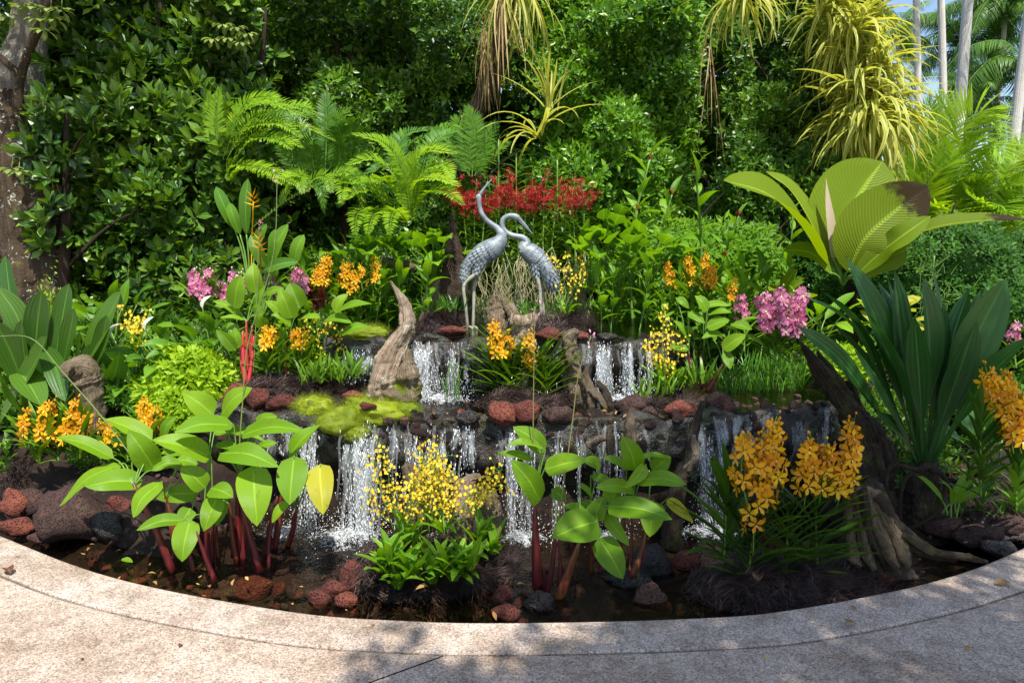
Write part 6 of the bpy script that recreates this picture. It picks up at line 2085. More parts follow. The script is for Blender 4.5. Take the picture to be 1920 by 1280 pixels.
# ---- red stemmed arrow leaf plants
big_leaf_plant('water_canna', 'large pond plant with bright green paddle leaves on deep red stems, front left', 'pond plant', (430, 1060), 3.82, [
    (213, 859, 101, 819, 36, 0.0, -0.10, (0.1, -0.35, 0.95)), (232, 868, 112, 948, 52, -0.02, -0.22, (-0.35, -0.4, 0.85)), (268, 902, 160, 912, 46, -0.1, -0.25, (0, -0.75, 0.65)), (285, 826, 195, 785, 42, 0.1, 0.05, (0.2, -0.5, 0.85)),
    (290, 880, 240, 806, 46, -0.02, -0.12, (0.5, -0.8, 0.35)), (396, 856, 285, 825, 54, 0.0, -0.18, (0.1, -0.7, 0.7)), (438, 797, 326, 810, 40, 0.05, -0.15, (0, -0.75, 0.7)), (400, 778, 343, 736, 46, 0.15, 0.1, (0.4, -0.7, 0.6)),
    (415, 779, 473, 727, 46, 0.12, 0.05, (-0.4, -0.7, 0.6)), (307, 819, 331, 779, 24, 0.1, 0.1, (-0.5, -0.7, 0.4)), (340, 868, 285, 882, 34, 0.05, -0.05, (0, -0.4, 0.9)), (385, 915, 338, 875, 40, -0.05, -0.1, (0.4, -0.7, 0.6)),
    (371, 925, 293, 934, 34, 0.05, 0.0, (0, -0.75, 0.6)), (304, 903, 250, 970, 42, -0.12, -0.25, (-0.5, -0.7, 0.5)), (346, 975, 256, 994, 30, -0.12, -0.25, (0, -0.6, 0.8)), (357, 974, 341, 1053, 44, -0.15, -0.25, (0.1, -0.9, 0.4)),
    (357, 953, 340, 985, 30, -0.05, -0.1, (0.2, -0.8, 0.5)), (408, 931, 382, 995, 36, -0.1, -0.2, (0.3, -0.85, 0.45)), (396, 915, 437, 932, 38, -0.1, -0.2, (0, -0.6, 0.8)), (452, 816, 572, 807, 34, 0.05, -0.1, (0, -0.5, 0.85)),
    (412, 850, 523, 876, 50, -0.02, -0.16, (0.1, -0.55, 0.8)), (409, 830, 452, 853, 32, 0.05, 0.0, (0.2, -0.5, 0.8)), (474, 872, 482, 986, 60, -0.05, -0.22, (0.3, -0.85, 0.45)), (543, 854, 602, 796, 42, 0.05, 0.05, (-0.4, -0.75, 0.5)),
    (552, 855, 543, 946, 54, -0.03, -0.18, (0.1, -0.9, 0.4)), (600, 870, 606, 964, 48, 0.0, -0.15, (0.1, -0.9, 0.4)), (540, 940, 510, 980, 24, -0.05, -0.1, (-0.4, -0.8, 0.4)), (402, 810, 497, 826, 30, 0.15, 0.1, (0, -0.4, 0.9)),
    (420, 935, 405, 986, 24, 0, -0.05, (0.3, -0.8, 0.4)), (245, 832, 205, 826, 22, 0.15, 0.1, (0, -0.4, 0.9)), (480, 795, 520, 780, 26, 0.2, 0.2, (0, -0.7, 0.7)), (370, 870, 330, 862, 34, 0.15, 0.1), (470, 850, 520, 830, 26, 0.2, 0.15), (350, 845, 300, 850, 34, 0.2, 0.15)],
    [(320, 1062, 250, 905, 15, -0.15), (331, 1037, 310, 930, 16, -0.05), (392, 1065, 384, 960, 11, -0.05), (398, 1062, 400, 960, 10, 0.0), (410, 1056, 406, 970, 9, 0.05), (402, 1085, 368, 995, 10, -0.2), (362, 1070, 347, 1010, 9, -0.15),
     (444, 1048, 428, 935, 13, 0.05), (451, 1048, 447, 880, 16, 0.08), (456, 1046, 458, 935, 12, 0.03), (486, 1064, 449, 930, 14, -0.05), (496, 1052, 520, 930, 14, 0.1), (515, 1025, 530, 905, 13, 0.15), (540, 1022, 556, 950, 13, 0.2), (505, 1060, 509, 980, 8, -0.02), (436, 1040, 432, 960, 8, 0.1)],
    seed=1, yellow=(25,))
big_leaf_plant('water_canna', 'pond plant with paddle leaves and one stout red stem right of the yellow orchids', 'pond plant', (1090, 1080), 3.52, [
    (1017, 842, 950, 836, 30, 0, -0.1, (0, -0.5, 0.85)), (1022, 846, 962, 800, 38, 0.05, 0.05, (0.3, -0.7, 0.6)), (998, 860, 930, 850, 22, 0, -0.1, (0, -0.5, 0.8)), (1012, 940, 958, 862, 48, -0.05, -0.15, (0.35, -0.85, 0.4)),
    (1021, 880, 1100, 862, 40, 0, -0.05, (0, -0.7, 0.7)), (1126, 874, 1093, 862, 26, 0.1, 0.05, (0, -0.7, 0.7)), (1035, 917, 1062, 938, 28, 0.1, 0.1, (0, -0.9, 0.4)), (1087, 907, 1110, 931, 12, 0.05, 0.05, (0.5, -0.8, 0.4)), (1175, 878, 1132, 858, 24, 0.05, 0, (0, -0.5, 0.85)),
    (1192, 882, 1166, 817, 40, 0.0, -0.05, (0.2, -0.9, 0.35)), (1200, 857, 1260, 862, 22, 0.05, 0, (0, -0.4, 0.9)), (1222, 884, 1258, 855, 34, 0.05, 0, (-0.2, -0.85, 0.5)), (1211, 872, 1172, 914, 24, -0.05, -0.1, (0.5, -0.7, 0.5)), (1194, 900, 1288, 908, 36, -0.05, -0.2, (0, -0.55, 0.8)),
    (1190, 918, 1117, 914, 34, 0, -0.1, (0, -0.6, 0.8)), (1138, 948, 1260, 973, 52, -0.12, -0.3, (0.1, -0.6, 0.8)), (1143, 945, 1160, 912, 42, -0.05, 0, (-0.1, -0.9, 0.4)), (1225, 938, 1218, 1006, 44, 0.0, -0.1, (-0.2, -0.9, 0.4)), (1120, 977, 1035, 1008, 66, -0.15, -0.3, (0, -0.7, 0.7)),
    (1115, 975, 1132, 930, 34, -0.08, -0.05, (-0.5, -0.8, 0.3)), (1100, 962, 1056, 950, 28, -0.05, -0.1, (0, -0.5, 0.8)), (1136, 962, 1180, 1023, 26, -0.05, -0.15, (-0.5, -0.75, 0.5)), (1123, 1008, 1168, 1085, 48, -0.1, -0.22, (0.1, -0.9, 0.4)), (1251, 935, 1300, 979, 22, -0.05, -0.1, (-0.3, -0.8, 0.5)),
    (1108, 892, 1152, 908, 18, 0.1, 0.1, (0, -0.5, 0.8)), (1195, 870, 1180, 840, 26, 0.15, 0.15), (1115, 955, 1090, 940, 26, 0.05, 0.05)],
    [(1010, 1110, 1003, 942, 19, 0.0), (1028, 1108, 1045, 980, 10, -0.08), (1048, 1092, 1046, 1010, 8, 0.0), (1048, 1120, 1088, 1010, 19, -0.15), (1108, 1072, 1107, 940, 9, 0.15), (1124, 1072, 1124, 1020, 7, 0.15), (1158, 1050, 1172, 955, 12, 0.15), (1186, 1075, 1212, 992, 15, 0.0), (1180, 1072, 1184, 960, 6, 0.05), (1020, 1108, 1018, 1060, 9, -0.03), (1070, 1075, 1074, 1000, 8, 0.1)],
    seed=2, yellow=(23,))
big_leaf_plant('water_canna', 'tall plant with paddle leaves over a sheaf of bright red stems, in the left bed', 'pond plant', (465, 712), 5.0, [
    (439, 578, 452, 515, 36, 0, -0.05, (0.1, -0.95, 0.3)), (480, 550, 475, 492, 32, 0.05, 0.05, (0, -0.95, 0.3)), (482, 588, 500, 533, 26, 0, 0, (-0.4, -0.85, 0.35)), (547, 597, 524, 541, 32, -0.05, -0.1, (0.3, -0.85, 0.4)), (562, 578, 543, 530, 40, 0.05, 0.05, (0.1, -0.8, 0.6)), (628, 587, 698, 570, 30, 0, -0.1, (0, -0.6, 0.8)),
    (627, 585, 653, 551, 30, 0.1, 0.1, (-0.3, -0.8, 0.5)), (610, 600, 660, 606, 24, 0, -0.1, (0, -0.5, 0.85)), (640, 627, 692, 612, 22, -0.05, -0.1, (0, -0.55, 0.8)), (546, 611, 507, 590, 22, -0.05, -0.15, (0, -0.6, 0.8)), (460, 599, 413, 595, 16, 0, -0.1, (0, -0.4, 0.9)), (450, 590, 400, 564, 20, 0.05, 0, (0.2, -0.5, 0.8)),
    (442, 657, 405, 618, 22, -0.05, -0.1, (0.4, -0.8, 0.4)), (447, 652, 440, 613, 18, -0.05, -0.05, (0.1, -0.9, 0.3)), (478, 592, 492, 572, 26, -0.05, -0.08, (0, -0.85, 0.5)), (495, 612, 484, 592, 22, -0.05, -0.1, (0, -0.8, 0.5)), (530, 588, 498, 564, 20, 0, -0.05, (0, -0.5, 0.8)), (494, 556, 534, 540, 18, 0.05, 0.05, (0, -0.5, 0.8)), (600, 595, 560, 600, 18, 0.05, 0.05)],
    [(460, 712, 455, 620, 9, -0.05), (463, 712, 462, 600, 9, 0.0), (468, 712, 472, 610, 9, 0.02), (466, 714, 476, 630, 8, -0.06), (472, 710, 466, 625, 8, 0.04), (458, 705, 450, 640, 7, 0.0), (534, 712, 538, 640, 5, 0.1), (640, 690, 620, 625, 4, 0.2)], stemmat='brightred', seed=3)
big_leaf_plant('water_canna', 'plant with paddle leaves on dark red stems at the left of the grassy pool', 'pond plant', (1335, 730), 5.0, [
    (1326, 583, 1302, 554, 26, 0, 0, (0.2, -0.9, 0.4)), (1318, 575, 1370, 573, 18, 0.05, 0, (0, -0.5, 0.85)), (1328, 590, 1372, 586, 18, 0, -0.1, (0, -0.5, 0.85)), (1325, 615, 1368, 600, 24, -0.05, -0.1, (0, -0.6, 0.8)), (1358, 628, 1316, 634, 24, 0, -0.1, (0, -0.6, 0.8)), (1371, 608, 1410, 618, 24, 0, -0.1, (0, -0.5, 0.85)),
    (1388, 602, 1432, 596, 22, 0.05, 0, (0, -0.5, 0.85)), (1355, 655, 1398, 627, 26, -0.05, -0.1, (-0.2, -0.75, 0.6)), (1360, 660, 1369, 692, 20, -0.05, -0.1, (0.1, -0.9, 0.4)), (1397, 628, 1442, 660, 18, 0, -0.05, (0.2, -0.6, 0.8)), (1290, 586, 1322, 606, 22, 0, -0.05, (0, -0.5, 0.8)), (1268, 560, 1292, 578, 18, 0.1, 0.1, (0, -0.6, 0.8)),
    (1295, 640, 1262, 600, 22, 0.05, 0, (0.2, -0.7, 0.6)), (1290, 655, 1255, 650, 20, 0, 0, (0, -0.6, 0.8)), (1300, 620, 1270, 625, 20, 0.05, 0.05), (1340, 640, 1330, 610, 20, 0.1, 0.1)],
    [(1328, 732, 1357, 680, 11, -0.05), (1316, 725, 1320, 650, 6, 0.05), (1332, 730, 1350, 690, 8, 0), (1292, 705, 1292, 660, 9, 0.0), (1300, 700, 1302, 650, 6, 0.05)], seed=4)

# ---- broad lily in the shade (pleated blades)
CR = [((1586, 480), (1648, 615), 60, -0.05, 'a'), ((1511, 556), (1600, 615), 36, -0.15, 'a'), ((1545, 548), (1612, 620), 38, -0.05, 'a'), ((1493, 610), (1575, 675), 36, -0.25, 'a'), ((1625, 580), (1682, 700), 54, -0.2, 'a'), ((1676, 506), (1690, 640), 56, 0.0, 'a'), ((1729, 516), (1742, 640), 62, -0.15, 'a'),
      ((1749, 503), (1760, 610), 30, 0.1, 'a'), ((1818, 540), (1785, 640), 42, 0.05, 'a'), ((1888, 520), (1826, 640), 74, -0.05, 'a'), ((1838, 545), (1795, 660), 42, 0.1, 'a'), ((1940, 628), (1858, 702), 54, -0.3, 'a'), ((1662, 510), (1680, 620), 34, 0.15, 'a'), ((1603, 655), (1652, 745), 36, -0.3, 'a'), ((1715, 592), (1722, 690), 40, -0.25, 'a'),
      ((1832, 598), (1795, 705), 50, -0.2, 'a'), ((1556, 598), (1640, 700), 42, 0.05, 'a'), ((1645, 528), (1672, 600), 40, 0.2, 'a'), ((1770, 560), (1760, 680), 40, 0.05, 'a'), ((1700, 620), (1715, 720), 36, -0.1, 'a'), ((1640, 770), (1680, 800), 22, -0.2, 'a')]
t = thing('broad_lily', 'big dark green lily with a fan of pleated leaves in the right shade', 'lily', at(1735, 940, 4.1))
for k, ((tx, ty), (vx, vy), w, dz, _) in enumerate(CR):
    A, V_, B = at(1733 + (tx - 1733) * 0.05, 880 + uni(-12, 8), 4.1), at(vx, vy, 4.1 + dz * 0.6), at(tx, ty, 4.1 + dz)
    mb = MB()
    side = (tx - 1733) / 200.0
    addt(mb, leaf_along([A, A * 0.55 + V_ * 0.45 + np.array((0, 0.0, 0.02)), V_, B], w * pxm(4.1) * 1.02, (-0.6 * side + uni(-0.6, 0.6), -0.8, 0.4 + abs(side) * 0.5), 'crinum', 18, 6, 0.32, 0.035, k, twist=uni(-0.9, 0.9)), RNG.random())
    mb.obj('leaf', M['crinum'], t)
wood(t, [at(1738, 985, 4.12), at(1738, 930, 4.12), at(1735, 868, 4.1)], [0.10, 0.095, 0.07], 'rootstock', 'darkwoodlog', 20, 24, (5, 0.4), 61)
for p in ([(1745, 882), (1768, 890), (1772, 920), (1750, 965), (1705, 992)], [(1725, 890), (1700, 893), (1688, 930), (1688, 990)], [(1722, 880), (1675, 872), (1662, 900), (1668, 950)]):
    mb = MB()
    addt(mb, tube_geo(bez([at(x, y, 4.0) for x, y in p], 16), [0.016, 0.014, 0.009], 8))
    mb.obj('root', M['darkwoodlog'], t)
mb = MB()
addt(mb, tube_geo(bez([at(1745, 700, 4.3), at(1745, 560, 4.5), at(1752, 480, 4.5)], 14), 0.005, 5))
rs = np.random.default_rng(5)
for k in range(70):
    p = at(1752 + rs.normal() * 26, 545 + rs.normal() * 30, 4.5)
    q = p + np.array((rs.normal() * 0.05, 0, abs(rs.normal()) * 0.07))
    addt(mb, tube_geo(np.array([p, (p + q) / 2 + 0.005, q]), 0.0022, 3, cap=False), 0.5)
mb.obj('flower_stalk', M['stem'], t)

# ---- ginger leaves at the left edge
GL = [((129, 532), (118, 590), (100, 690), 34, 0.0), ((79, 544), (70, 610), (60, 740), 40, -0.1), ((228, 545), (195, 610), (150, 700), 46, -0.05), ((201, 591), (190, 640), (165, 700), 30, -0.1), ((140, 577), (130, 630), (112, 710), 34, -0.12), ((151, 618), (150, 660), (148, 710), 34, -0.2), ((-5, 538), (35, 600), (60, 700), 40, -0.05),
      ((84, 558), (90, 610), (95, 680), 26, 0.05), ((89, 630), (60, 690), (-5, 800), 44, -0.25), ((225, 660), (215, 700), (198, 745), 34, -0.2), ((122, 752), (105, 690), (80, 650), 36, -0.3), ((78, 762), (55, 720), (30, 690), 44, -0.35), ((10, 480), (20, 560), (40, 660), 36, 0.1), ((-10, 600), (20, 660), (50, 740), 40, -0.2), ((40, 600), (45, 660), (60, 740), 36, -0.15), ((180, 640), (160, 690), (150, 740), 34, 0.0), ((0, 700), (25, 740), (60, 790), 40, -0.3), ((60, 700), (60, 750), (65, 800), 40, -0.1)]
t = thing('ginger_clump', 'clump of broad upright ginger leaves at the left edge', 'ginger', at(90, 790, 4.95))
for k, (tp, mid, bs, w, dz) in enumerate(GL):
    A, V_, B = at(*bs, 4.95), at(*mid, 4.95 + dz * 0.5), at(*tp, 4.95 + dz)
    mb = MB()
    addt(mb, leaf_along([A, V_, B], w * pxm(4.95) * 1.1, (uni(-0.8, 0.8), -0.8, 0.4), 'elliptic', 12, 4, 0.3, 0.02, k, twist=uni(-0.5, 0.5)), RNG.random())
    mb.obj('leaf', M['curculigo'], t)
    mb = MB()
    g0 = at(85 + uni(-50, 60), 800, 4.98)
    addt(mb, tube_geo(bez([g0, (g0 + A) / 2, A], 8), [0.012, 0.007], 6))
    mb.obj('stem', M['stem'], t)
for k, (px, py) in enumerate([(95, 545), (100, 575), (5, 545)]):
    c = at(px, py, 5.1)
    mb = MB()
    for q in range(70):
        p = c + RNG.normal(size=3) * np.array((0.05, 0.04, 0.09))
        mb.scatter(leaf_t('ovate', 0.5, 2, 1), frames(RNG.normal(size=(1, 3)) + UP, RNG.normal(size=(1, 3))), p[None], np.array([0.03]), np.array([RNG.random() * 0.6]))
    addt(mb, tube_geo(bez([at(px + 10, 700, 5.1), at(px + 3, 620, 5.1), c], 8), 0.006, 5))
    mb.obj('flower_head', M['spikemoss'], t, kind='stuff')

# ---- peace lilies, arrow leaves and other broad leaved clumps
CLUMP = {}


def clump(name, label, cat, base, n, L, stem, mat='spath', kind='ovate', width=0.45, seed=0, el=(25, 80), group=None, front=0.3, spathes=(), droop=(0.3, 0.8, 1.3)):
    rs = np.random.default_rng(seed + 500)
    key = (mat, kind, width, droop)
    if key not in CLUMP:
        CLUMP[key] = [MB().add(*leaf_t(kind, width, 7, 4, d_, 0.25, wave=0.03, seed=k)).mesh('leaf', M[mat]) for k, d_ in enumerate(droop)]
    t = thing(name, label, cat, base, group)
    for k in range(n):
        a = k * 2.4 + rs.normal() * 0.4
        e = R_(el[0] + (el[1] - el[0]) * ((k + 0.5) / n) + rs.normal() * 6)
        D = np.array((math.cos(a) * math.cos(e), math.sin(a) * math.cos(e) - front * 0.6, math.sin(e)))
        p0 = np.asarray(base) + rs.normal(size=3) * np.array((0.04, 0.04, 0))
        p1 = p0 + unit(D) * stem * rs.uniform(0.7, 1.15)
        mb = MB()
        addt(mb, tube_geo(bez([p0, (p0 + p1) / 2 + UP * stem * 0.12, p1], 8), [0.006, 0.0045], 5), 0.3)
        mb.obj('petiole', M['stem'], t)
        D2 = unit(D * np.array((1, 1, 0.35)) + np.array((0, -front, 0.05)))
        place('leaf', CLUMP[key][k % 3], t, frames(D2[None], UP[None] + np.array((0, -0.5, 0)) + rs.normal(size=(1, 3)) * 0.2)[0], p1, L * rs.uniform(0.75, 1.15))
    for (px, py, d_) in spathes:
        c = at(px, py, d_)
        mb = MB()
        addt(mb, leaf_along([c - UP * 0.03, c + np.array((0.02, -0.01, 0.03)), c + np.array((0.07, 0, 0.075))], 0.05, (-0.5, -0.8, 0.3), 'ovate', 6, 4, 0.6), 0.3)
        mb.obj('spathe', M['white_petal'], t)
        mb = MB()
        addt(mb, tube_geo(bez([np.asarray(base), (c + np.asarray(base)) / 2, c - UP * 0.03], 8), 0.0045, 5))
        mb.obj('flower_stalk', M['stem'], t)
    return t


def gat(px, py, d):
    p = at(px, py, d)
    return np.array((p[0], d, gz(p[0], d)))


clump('peace_lily', 'glossy lily clump with a cream white flower, left of the clubmoss', 'lily', at(265, 745, 5.15), 15, 0.24, 0.26, seed=1, spathes=[(208, 625, 5.05)])
clump('peace_lily', 'glossy lily clump with a white flower above the clubmoss', 'lily', at(330, 715, 5.3), 16, 0.25, 0.3, seed=2, spathes=[(272, 612, 5.2)])
clump('peace_lily', 'glossy lily clump left of the bright red stems', 'lily', at(400, 690, 5.35), 15, 0.24, 0.28, seed=3, spathes=[(380, 572, 5.3)])
clump('peace_lily', 'lily clump in the shade behind the ginger leaves', 'lily', at(210, 650, 5.8), 13, 0.27, 0.35, seed=4)
clump('peace_lily', 'three pale hanging leaves left of the clubmoss', 'lily', at(240, 745, 4.98), 5, 0.2, 0.08, seed=5, el=(5, 30))
for k, (px, py, d, lab) in enumerate([(760, 520, 6.5, 'arrow leaved plant beside the broken trunk left of the cranes'), (820, 520, 6.6, 'arrow leaved plant with pale leaves just left of the left crane'), (700, 520, 6.4, 'arrow leaved plant behind the back orange orchids'), (1110, 520, 6.4, 'arrow leaved plant right of the red orchids'), (1160, 530, 6.3, 'pale arrow leaved plant between the cranes and the red spikes'), (1210, 520, 6.4, 'arrow leaved plant in front of the low bright shrub'), (1140, 480, 6.6, 'arrow leaved plant behind the pale one, right of the red orchids')]):
    clump('arrow_leaf', lab, 'arrow leaf', at(px, py + 30, d), 13, 0.26, 0.5, 'ginger' if k % 2 else 'spath', 'heart', 0.55, 20 + k, (45, 88), front=0.5)
clump('yellow_leaf_clump', 'yellow and orange leaved clump at the foot of the pleated palm', 'croton', at(1650, 640, 5.6), 12, 0.26, 0.2, 'thalia_yellow', 'obovate', 0.4, 40)
clump('ginger', 'pale broad leaved ginger behind the pink orchids at the right', 'ginger', at(1460, 600, 5.7), 7, 0.26, 0.25, 'joey', 'elliptic', 0.42, 41, (55, 88))
clump('heliconia', 'heliconia leaves beneath the pleated palm', 'heliconia', at(1540, 640, 5.5), 10, 0.34, 0.25, 'ginger', 'elliptic', 0.3, 42, (30, 80))
clump('ginger', 'young lily shoot with two pale blades on the shaded bank, right of the broad lily', 'ginger', at(1780, 965, 3.9), 6, 0.24, 0.10, 'ginger', 'lance', 0.2, 43, (55, 88), front=0.0)
for k, (px, py, h, lab) in enumerate([(1835, 900, 0.42, 'dark leafy stem left of the tall orchid at the right edge'), (1872, 930, 0.36, 'dark leafy stem below the tall orchid at the right edge'), (1800, 860, 0.5, 'dark leafy stem right of the broad lily'), (1915, 890, 0.5, 'dark leafy stem cut by the right edge of the picture'), (1850, 800, 0.55, 'dark leafy stem behind the tall orchid at the right edge')]):
    p = at(px, py, 4.1 if k != 4 else 4.6)
    shoot(lab, 'shoot', 'leafy_shoot', (p[0], p[1], gz(p[0], p[1])), h, 300 + k, 'vanda_dark', 'strap', 0.14, 18, 0.5)
clump('ginger', 'dark broad leaved clump behind the far right orange orchids', 'ginger', at(1850, 870, 4.3), 12, 0.34, 0.2, 'crinum', 'lance', 0.3, 44, (40, 85))

# tall bird-of-paradise plants with orange heads
for k, (px, py, fx, fy, lab) in enumerate([(470, 520, 475, 378, 'heliconia with the higher orange flower before a tall pale blade'), (490, 560, 487, 458, 'heliconia with the lower orange flower above the red stems')]):
    d = 6.1 - 0.5 * k
    t = thing('heliconia', lab, 'heliconia', at(px, py + 40, d))
    for j, (bx, by, tx, ty, w) in enumerate([(462, 440, 465, 335, 24), (440, 430, 405, 350, 24), (450, 440, 430, 380, 20), (480, 470, 500, 420, 20)] if k == 0 else [(505, 500, 540, 420, 26), (520, 500, 515, 430, 24), (490, 510, 560, 490, 22), (550, 500, 570, 440, 26), (500, 505, 470, 440, 24)]):
        A, B = at(bx, by, d), at(tx, ty, d - 0.05)
        mb = MB()
        addt(mb, leaf_along([A, (A + B) / 2 + np.array((0, -0.03, 0.02)), B], w * pxm(d), (uni(-0.5, 0.5), -0.9, 0.3), 'elliptic', 9, 4, 0.3, 0.02, j), RNG.random())
        mb.obj('leaf', M['spath'], t)
        mb = MB()
        addt(mb, tube_geo(bez([at(px, py + 40, d), (at(px, py, d) + A) / 2, A], 8), [0.01, 0.006], 5))
        mb.obj('stem', M['stem'], t)
    c = at(fx, fy, d - 0.15)
    mb = MB()
    for q in range(7):
        a = q * 1.1
        D = np.array((math.cos(a * 2.7) * 0.9, -0.3, 0.15 + 0.12 * q))
        mb.scatter(leaf_t('lance', 0.22, 4, 2, -0.5, 0.8), frames(D[None], np.array([[0, -0.3, 1.0]])), (c + UP * (q - 3) * 0.016)[None], np.array([0.085]), np.array([0.1 * q]))
    addt(mb, tube_geo(bez([at(px, py + 40, d), at((px + fx) / 2, (py + fy) / 2, d), c], 8), 0.006, 5))
    mb.obj('flower', M['orange'], t)

# ginger shoots through the middle beds
rs = np.random.default_rng(91)
for k in range(34):
    px, d = rs.uniform(470, 830), rs.uniform(6.0, 7.2)
    p = at(px, 600, d)
    wh = 'behind the heliconias' if px < 560 else 'behind the back left orange orchids' if px < 720 else 'beside the broken trunk left of the cranes'
    wh = ('front row ' if d < 6.6 else 'back row ') + 'leafy shoot ' + wh
    shoot(wh, 'shoot', 'leafy_shoot', (p[0], d, gz(p[0], d)), rs.uniform(0.45, 0.75), k, 'ginger' if k % 3 else 'spath', 'lance', 0.3, 10, 0.42, wh.replace('shoot', 'shoots'))
for k in range(40):
    px, d = rs.uniform(1125, 1470), rs.uniform(5.9, 7.0)
    p = at(px, 600, d)
    wh = 'just right of the red orchids' if px < 1230 else 'behind the right hand orange orchids' if px < 1360 else 'before the left pleated palm leaf'
    wh = ('front row ' if d < 6.45 else 'back row ') + 'leafy shoot ' + wh
    shoot(wh, 'shoot', 'leafy_shoot', (p[0], d, gz(p[0], d)), rs.uniform(0.4, 0.75), 100 + k, 'ginger' if k % 3 else 'spath', 'lance', 0.3, 10, 0.40, wh.replace('shoot', 'shoots'))
for k, (px, py, lab) in enumerate([(1218, 300, 'tall ginger with a red spike before the dark gap of the hedge'), (1260, 365, 'ginger with a red spike just right of the red orchids'), (1305, 320, 'tallest red ginger spike on the right of the hedge gap'), (1385, 405, 'ginger with a large red spike left of the pleated leaves'), (1487, 400, 'ginger with a red spike before the left pleated leaf'), (1195, 395, 'ginger with a small red spike close to the red orchids'), (1360, 480, 'low ginger with a red spike above the orange orchids')]):
    d = 6.4
    p = at(px, py, d)
    h = p[2] - gz(p[0], d)
    st, tr, top = shoot_mesh(200 + k)
    shoot(lab, 'ginger', 'spiked_ginger', (p[0] - top[0] * h, d - top[1] * h, gz(p[0], d)), h, 200 + k, 'ginger', 'lance', 0.28, 11, 0.22, 'gingers with red flower spikes', spike=0.06)
for k, (px, py, lab) in enumerate([(580, 560, 'purple leaved plant under the pale lily leaf'), (600, 575, 'purple leaved plant left of the mulch of the back orchids')]):
    strap_rosette('purple_plant', lab, 'dracaena', at(px, py, 5.9), 20, 0.2, 'dracaena', 0.16, (20, 80), (0.5, 1.2), 60 + k)
# ladder-leaved orchids above the red flowers
for k, (px, py, lab) in enumerate([(935, 262, 'tallest ladder leaved orchid stem above the red flowers'), (968, 288, 'ladder leaved orchid stem second from the left above the red flowers'), (1045, 300, 'ladder leaved orchid stem at the right above the red flowers')]):
    d = 7.0
    A, B = at(px, 420, d), at(px, py, d)
    t = thing('ladder_orchid', lab, 'orchid', A)
    mb = MB()
    addt(mb, tube_geo(bez([A, B], 8), 0.009, 5))
    mb.obj('stem', M['stem'], t)
    for q in range(20):
        s = 0.15 + 0.85 * q / 19
        sd = 1 if q % 2 else -1
        D = np.array((sd * 0.9, -0.25, 0.45))
        place('leaf', VLEAF[q % 3], t, frames(D[None], np.array([[0, -0.4, 1.0]]))[0], A + (B - A) * s, 0.17)

# ---- red climbing orchids behind the cranes
FAR_ST = blossom_t(nl=2, nw=1, lip=False, pw=0.34, kind='lance', seed=3)[:4]
rs = np.random.default_rng(15)
RED = [(852, 340, 385), (870, 365, 400), (890, 345, 395), (908, 372, 405), (930, 350, 400), (948, 335, 395), (966, 345, 390), (985, 365, 400), (1000, 345, 400), (1020, 345, 395), (1040, 338, 400), (1058, 352, 410), (1075, 350, 400), (1095, 345, 390)]
for k, (px, y1, y0) in enumerate(RED):
    d = 6.75 + 0.06 * (k % 3)
    base = gat(px, 600, d)
    ordn = ['leftmost', 'second', 'third', 'fourth', 'fifth', 'sixth', 'seventh', 'seventh', 'sixth', 'fifth', 'fourth', 'third', 'second', 'rightmost'][k]
    side_ = '' if k in (0, 13) else ' from the left' if k < 7 else ' from the right'
    t = thing('red_orchid', ordn + side_ + ' of the climbing orchids with red sprays behind the cranes', 'orchid', base, 'climbing red orchids behind the cranes')
    C = bez([base, at(px + rs.normal() * 6, 500, d), at(px, y0 + 5, d)], 20)
    mb = MB()
    addt(mb, tube_geo(C, 0.008, 5))
    mb.obj('stem', M['stem'], t)
    mb = MB()
    for q in range(90):
        s = 0.10 + 0.90 * q / 89
        p = C[min(19, int(s * 19))] + rs.normal(size=3) * np.array((0.045, 0.06, 0.02))
        sd = 1 if q % 2 else -1
        D = np.array((sd * 0.8 + rs.normal() * 0.3, -0.4 + rs.normal() * 0.4, 0.45 + rs.normal() * 0.25))
        mb.scatter(VTM[q % 3], frames(D[None], UP[None]), p[None], np.array([0.12 * rs.uniform(0.7, 1.2)]), np.array([rs.random() * 0.9]))
    mb.obj('leaves', M['vanda'], t, kind='stuff')
    mb = MB()
    for q in range(22):
        s = rs.uniform(0.1, 0.72)
        p = C[int(s * 19)] + np.array((0, -0.1, 0))
        x_ = rs.normal() * 0.06
        e = np.array((p[0] + x_, p[1] - 0.1 + rs.normal() * 0.05, max(gz(p[0], p[1]), p[2] - rs.uniform(0.3, 0.7))))
        m = (p + e) / 2 + np.array((rs.normal() * 0.05, -0.08, 0.02))
        addt(mb, tube_geo(bez([p, p * 0.6 + m * 0.4 + np.array((rs.normal() * 0.03, -0.05, 0)), m, e + np.array((rs.normal() * 0.04, 0, 0.1)), e], 12), [0.0034, 0.0024], 4, cap=False), rs.random())
    mb.obj('air_roots', M['root'], t, kind='stuff')
    for z in range(3):
        mb = MB()
        cx = px + (z - 1) * 10 + rs.normal() * 3
        P = [at(px, y0 + 12, d), at(cx, (y0 + y1) / 2, d - 0.08), at(cx + rs.normal() * 5, y1 + abs(z - 1) * 24 + rs.normal() * 9 - 6, d - 0.08)]
        S = bez(P, 14)
        addt(mb, tube_geo(S, 0.003, 4), 0.2)
        n = int(rs.integers(22, 42))
        i = rs.integers(3, 14, n)
        pos = S[i] + rs.normal(size=(n, 3)) * np.array((0.034, 0.035, 0.03))
        nrm = np.stack((rs.normal(size=n) * 0.6, -1 + 0 * i, 0.3 + rs.normal(size=n) * 0.5), -1)
        Rz = frames(rs.normal(size=(n, 3)) + UP * 0.5, nrm)
        mb.scatter(FAR_ST, Rz, pos, 0.026 * rs.uniform(0.7, 1.2, n), rs.uniform(0, 0.9, n), 1)
        mb.obj('flower_spray', [M['stem'], M['red']], t)

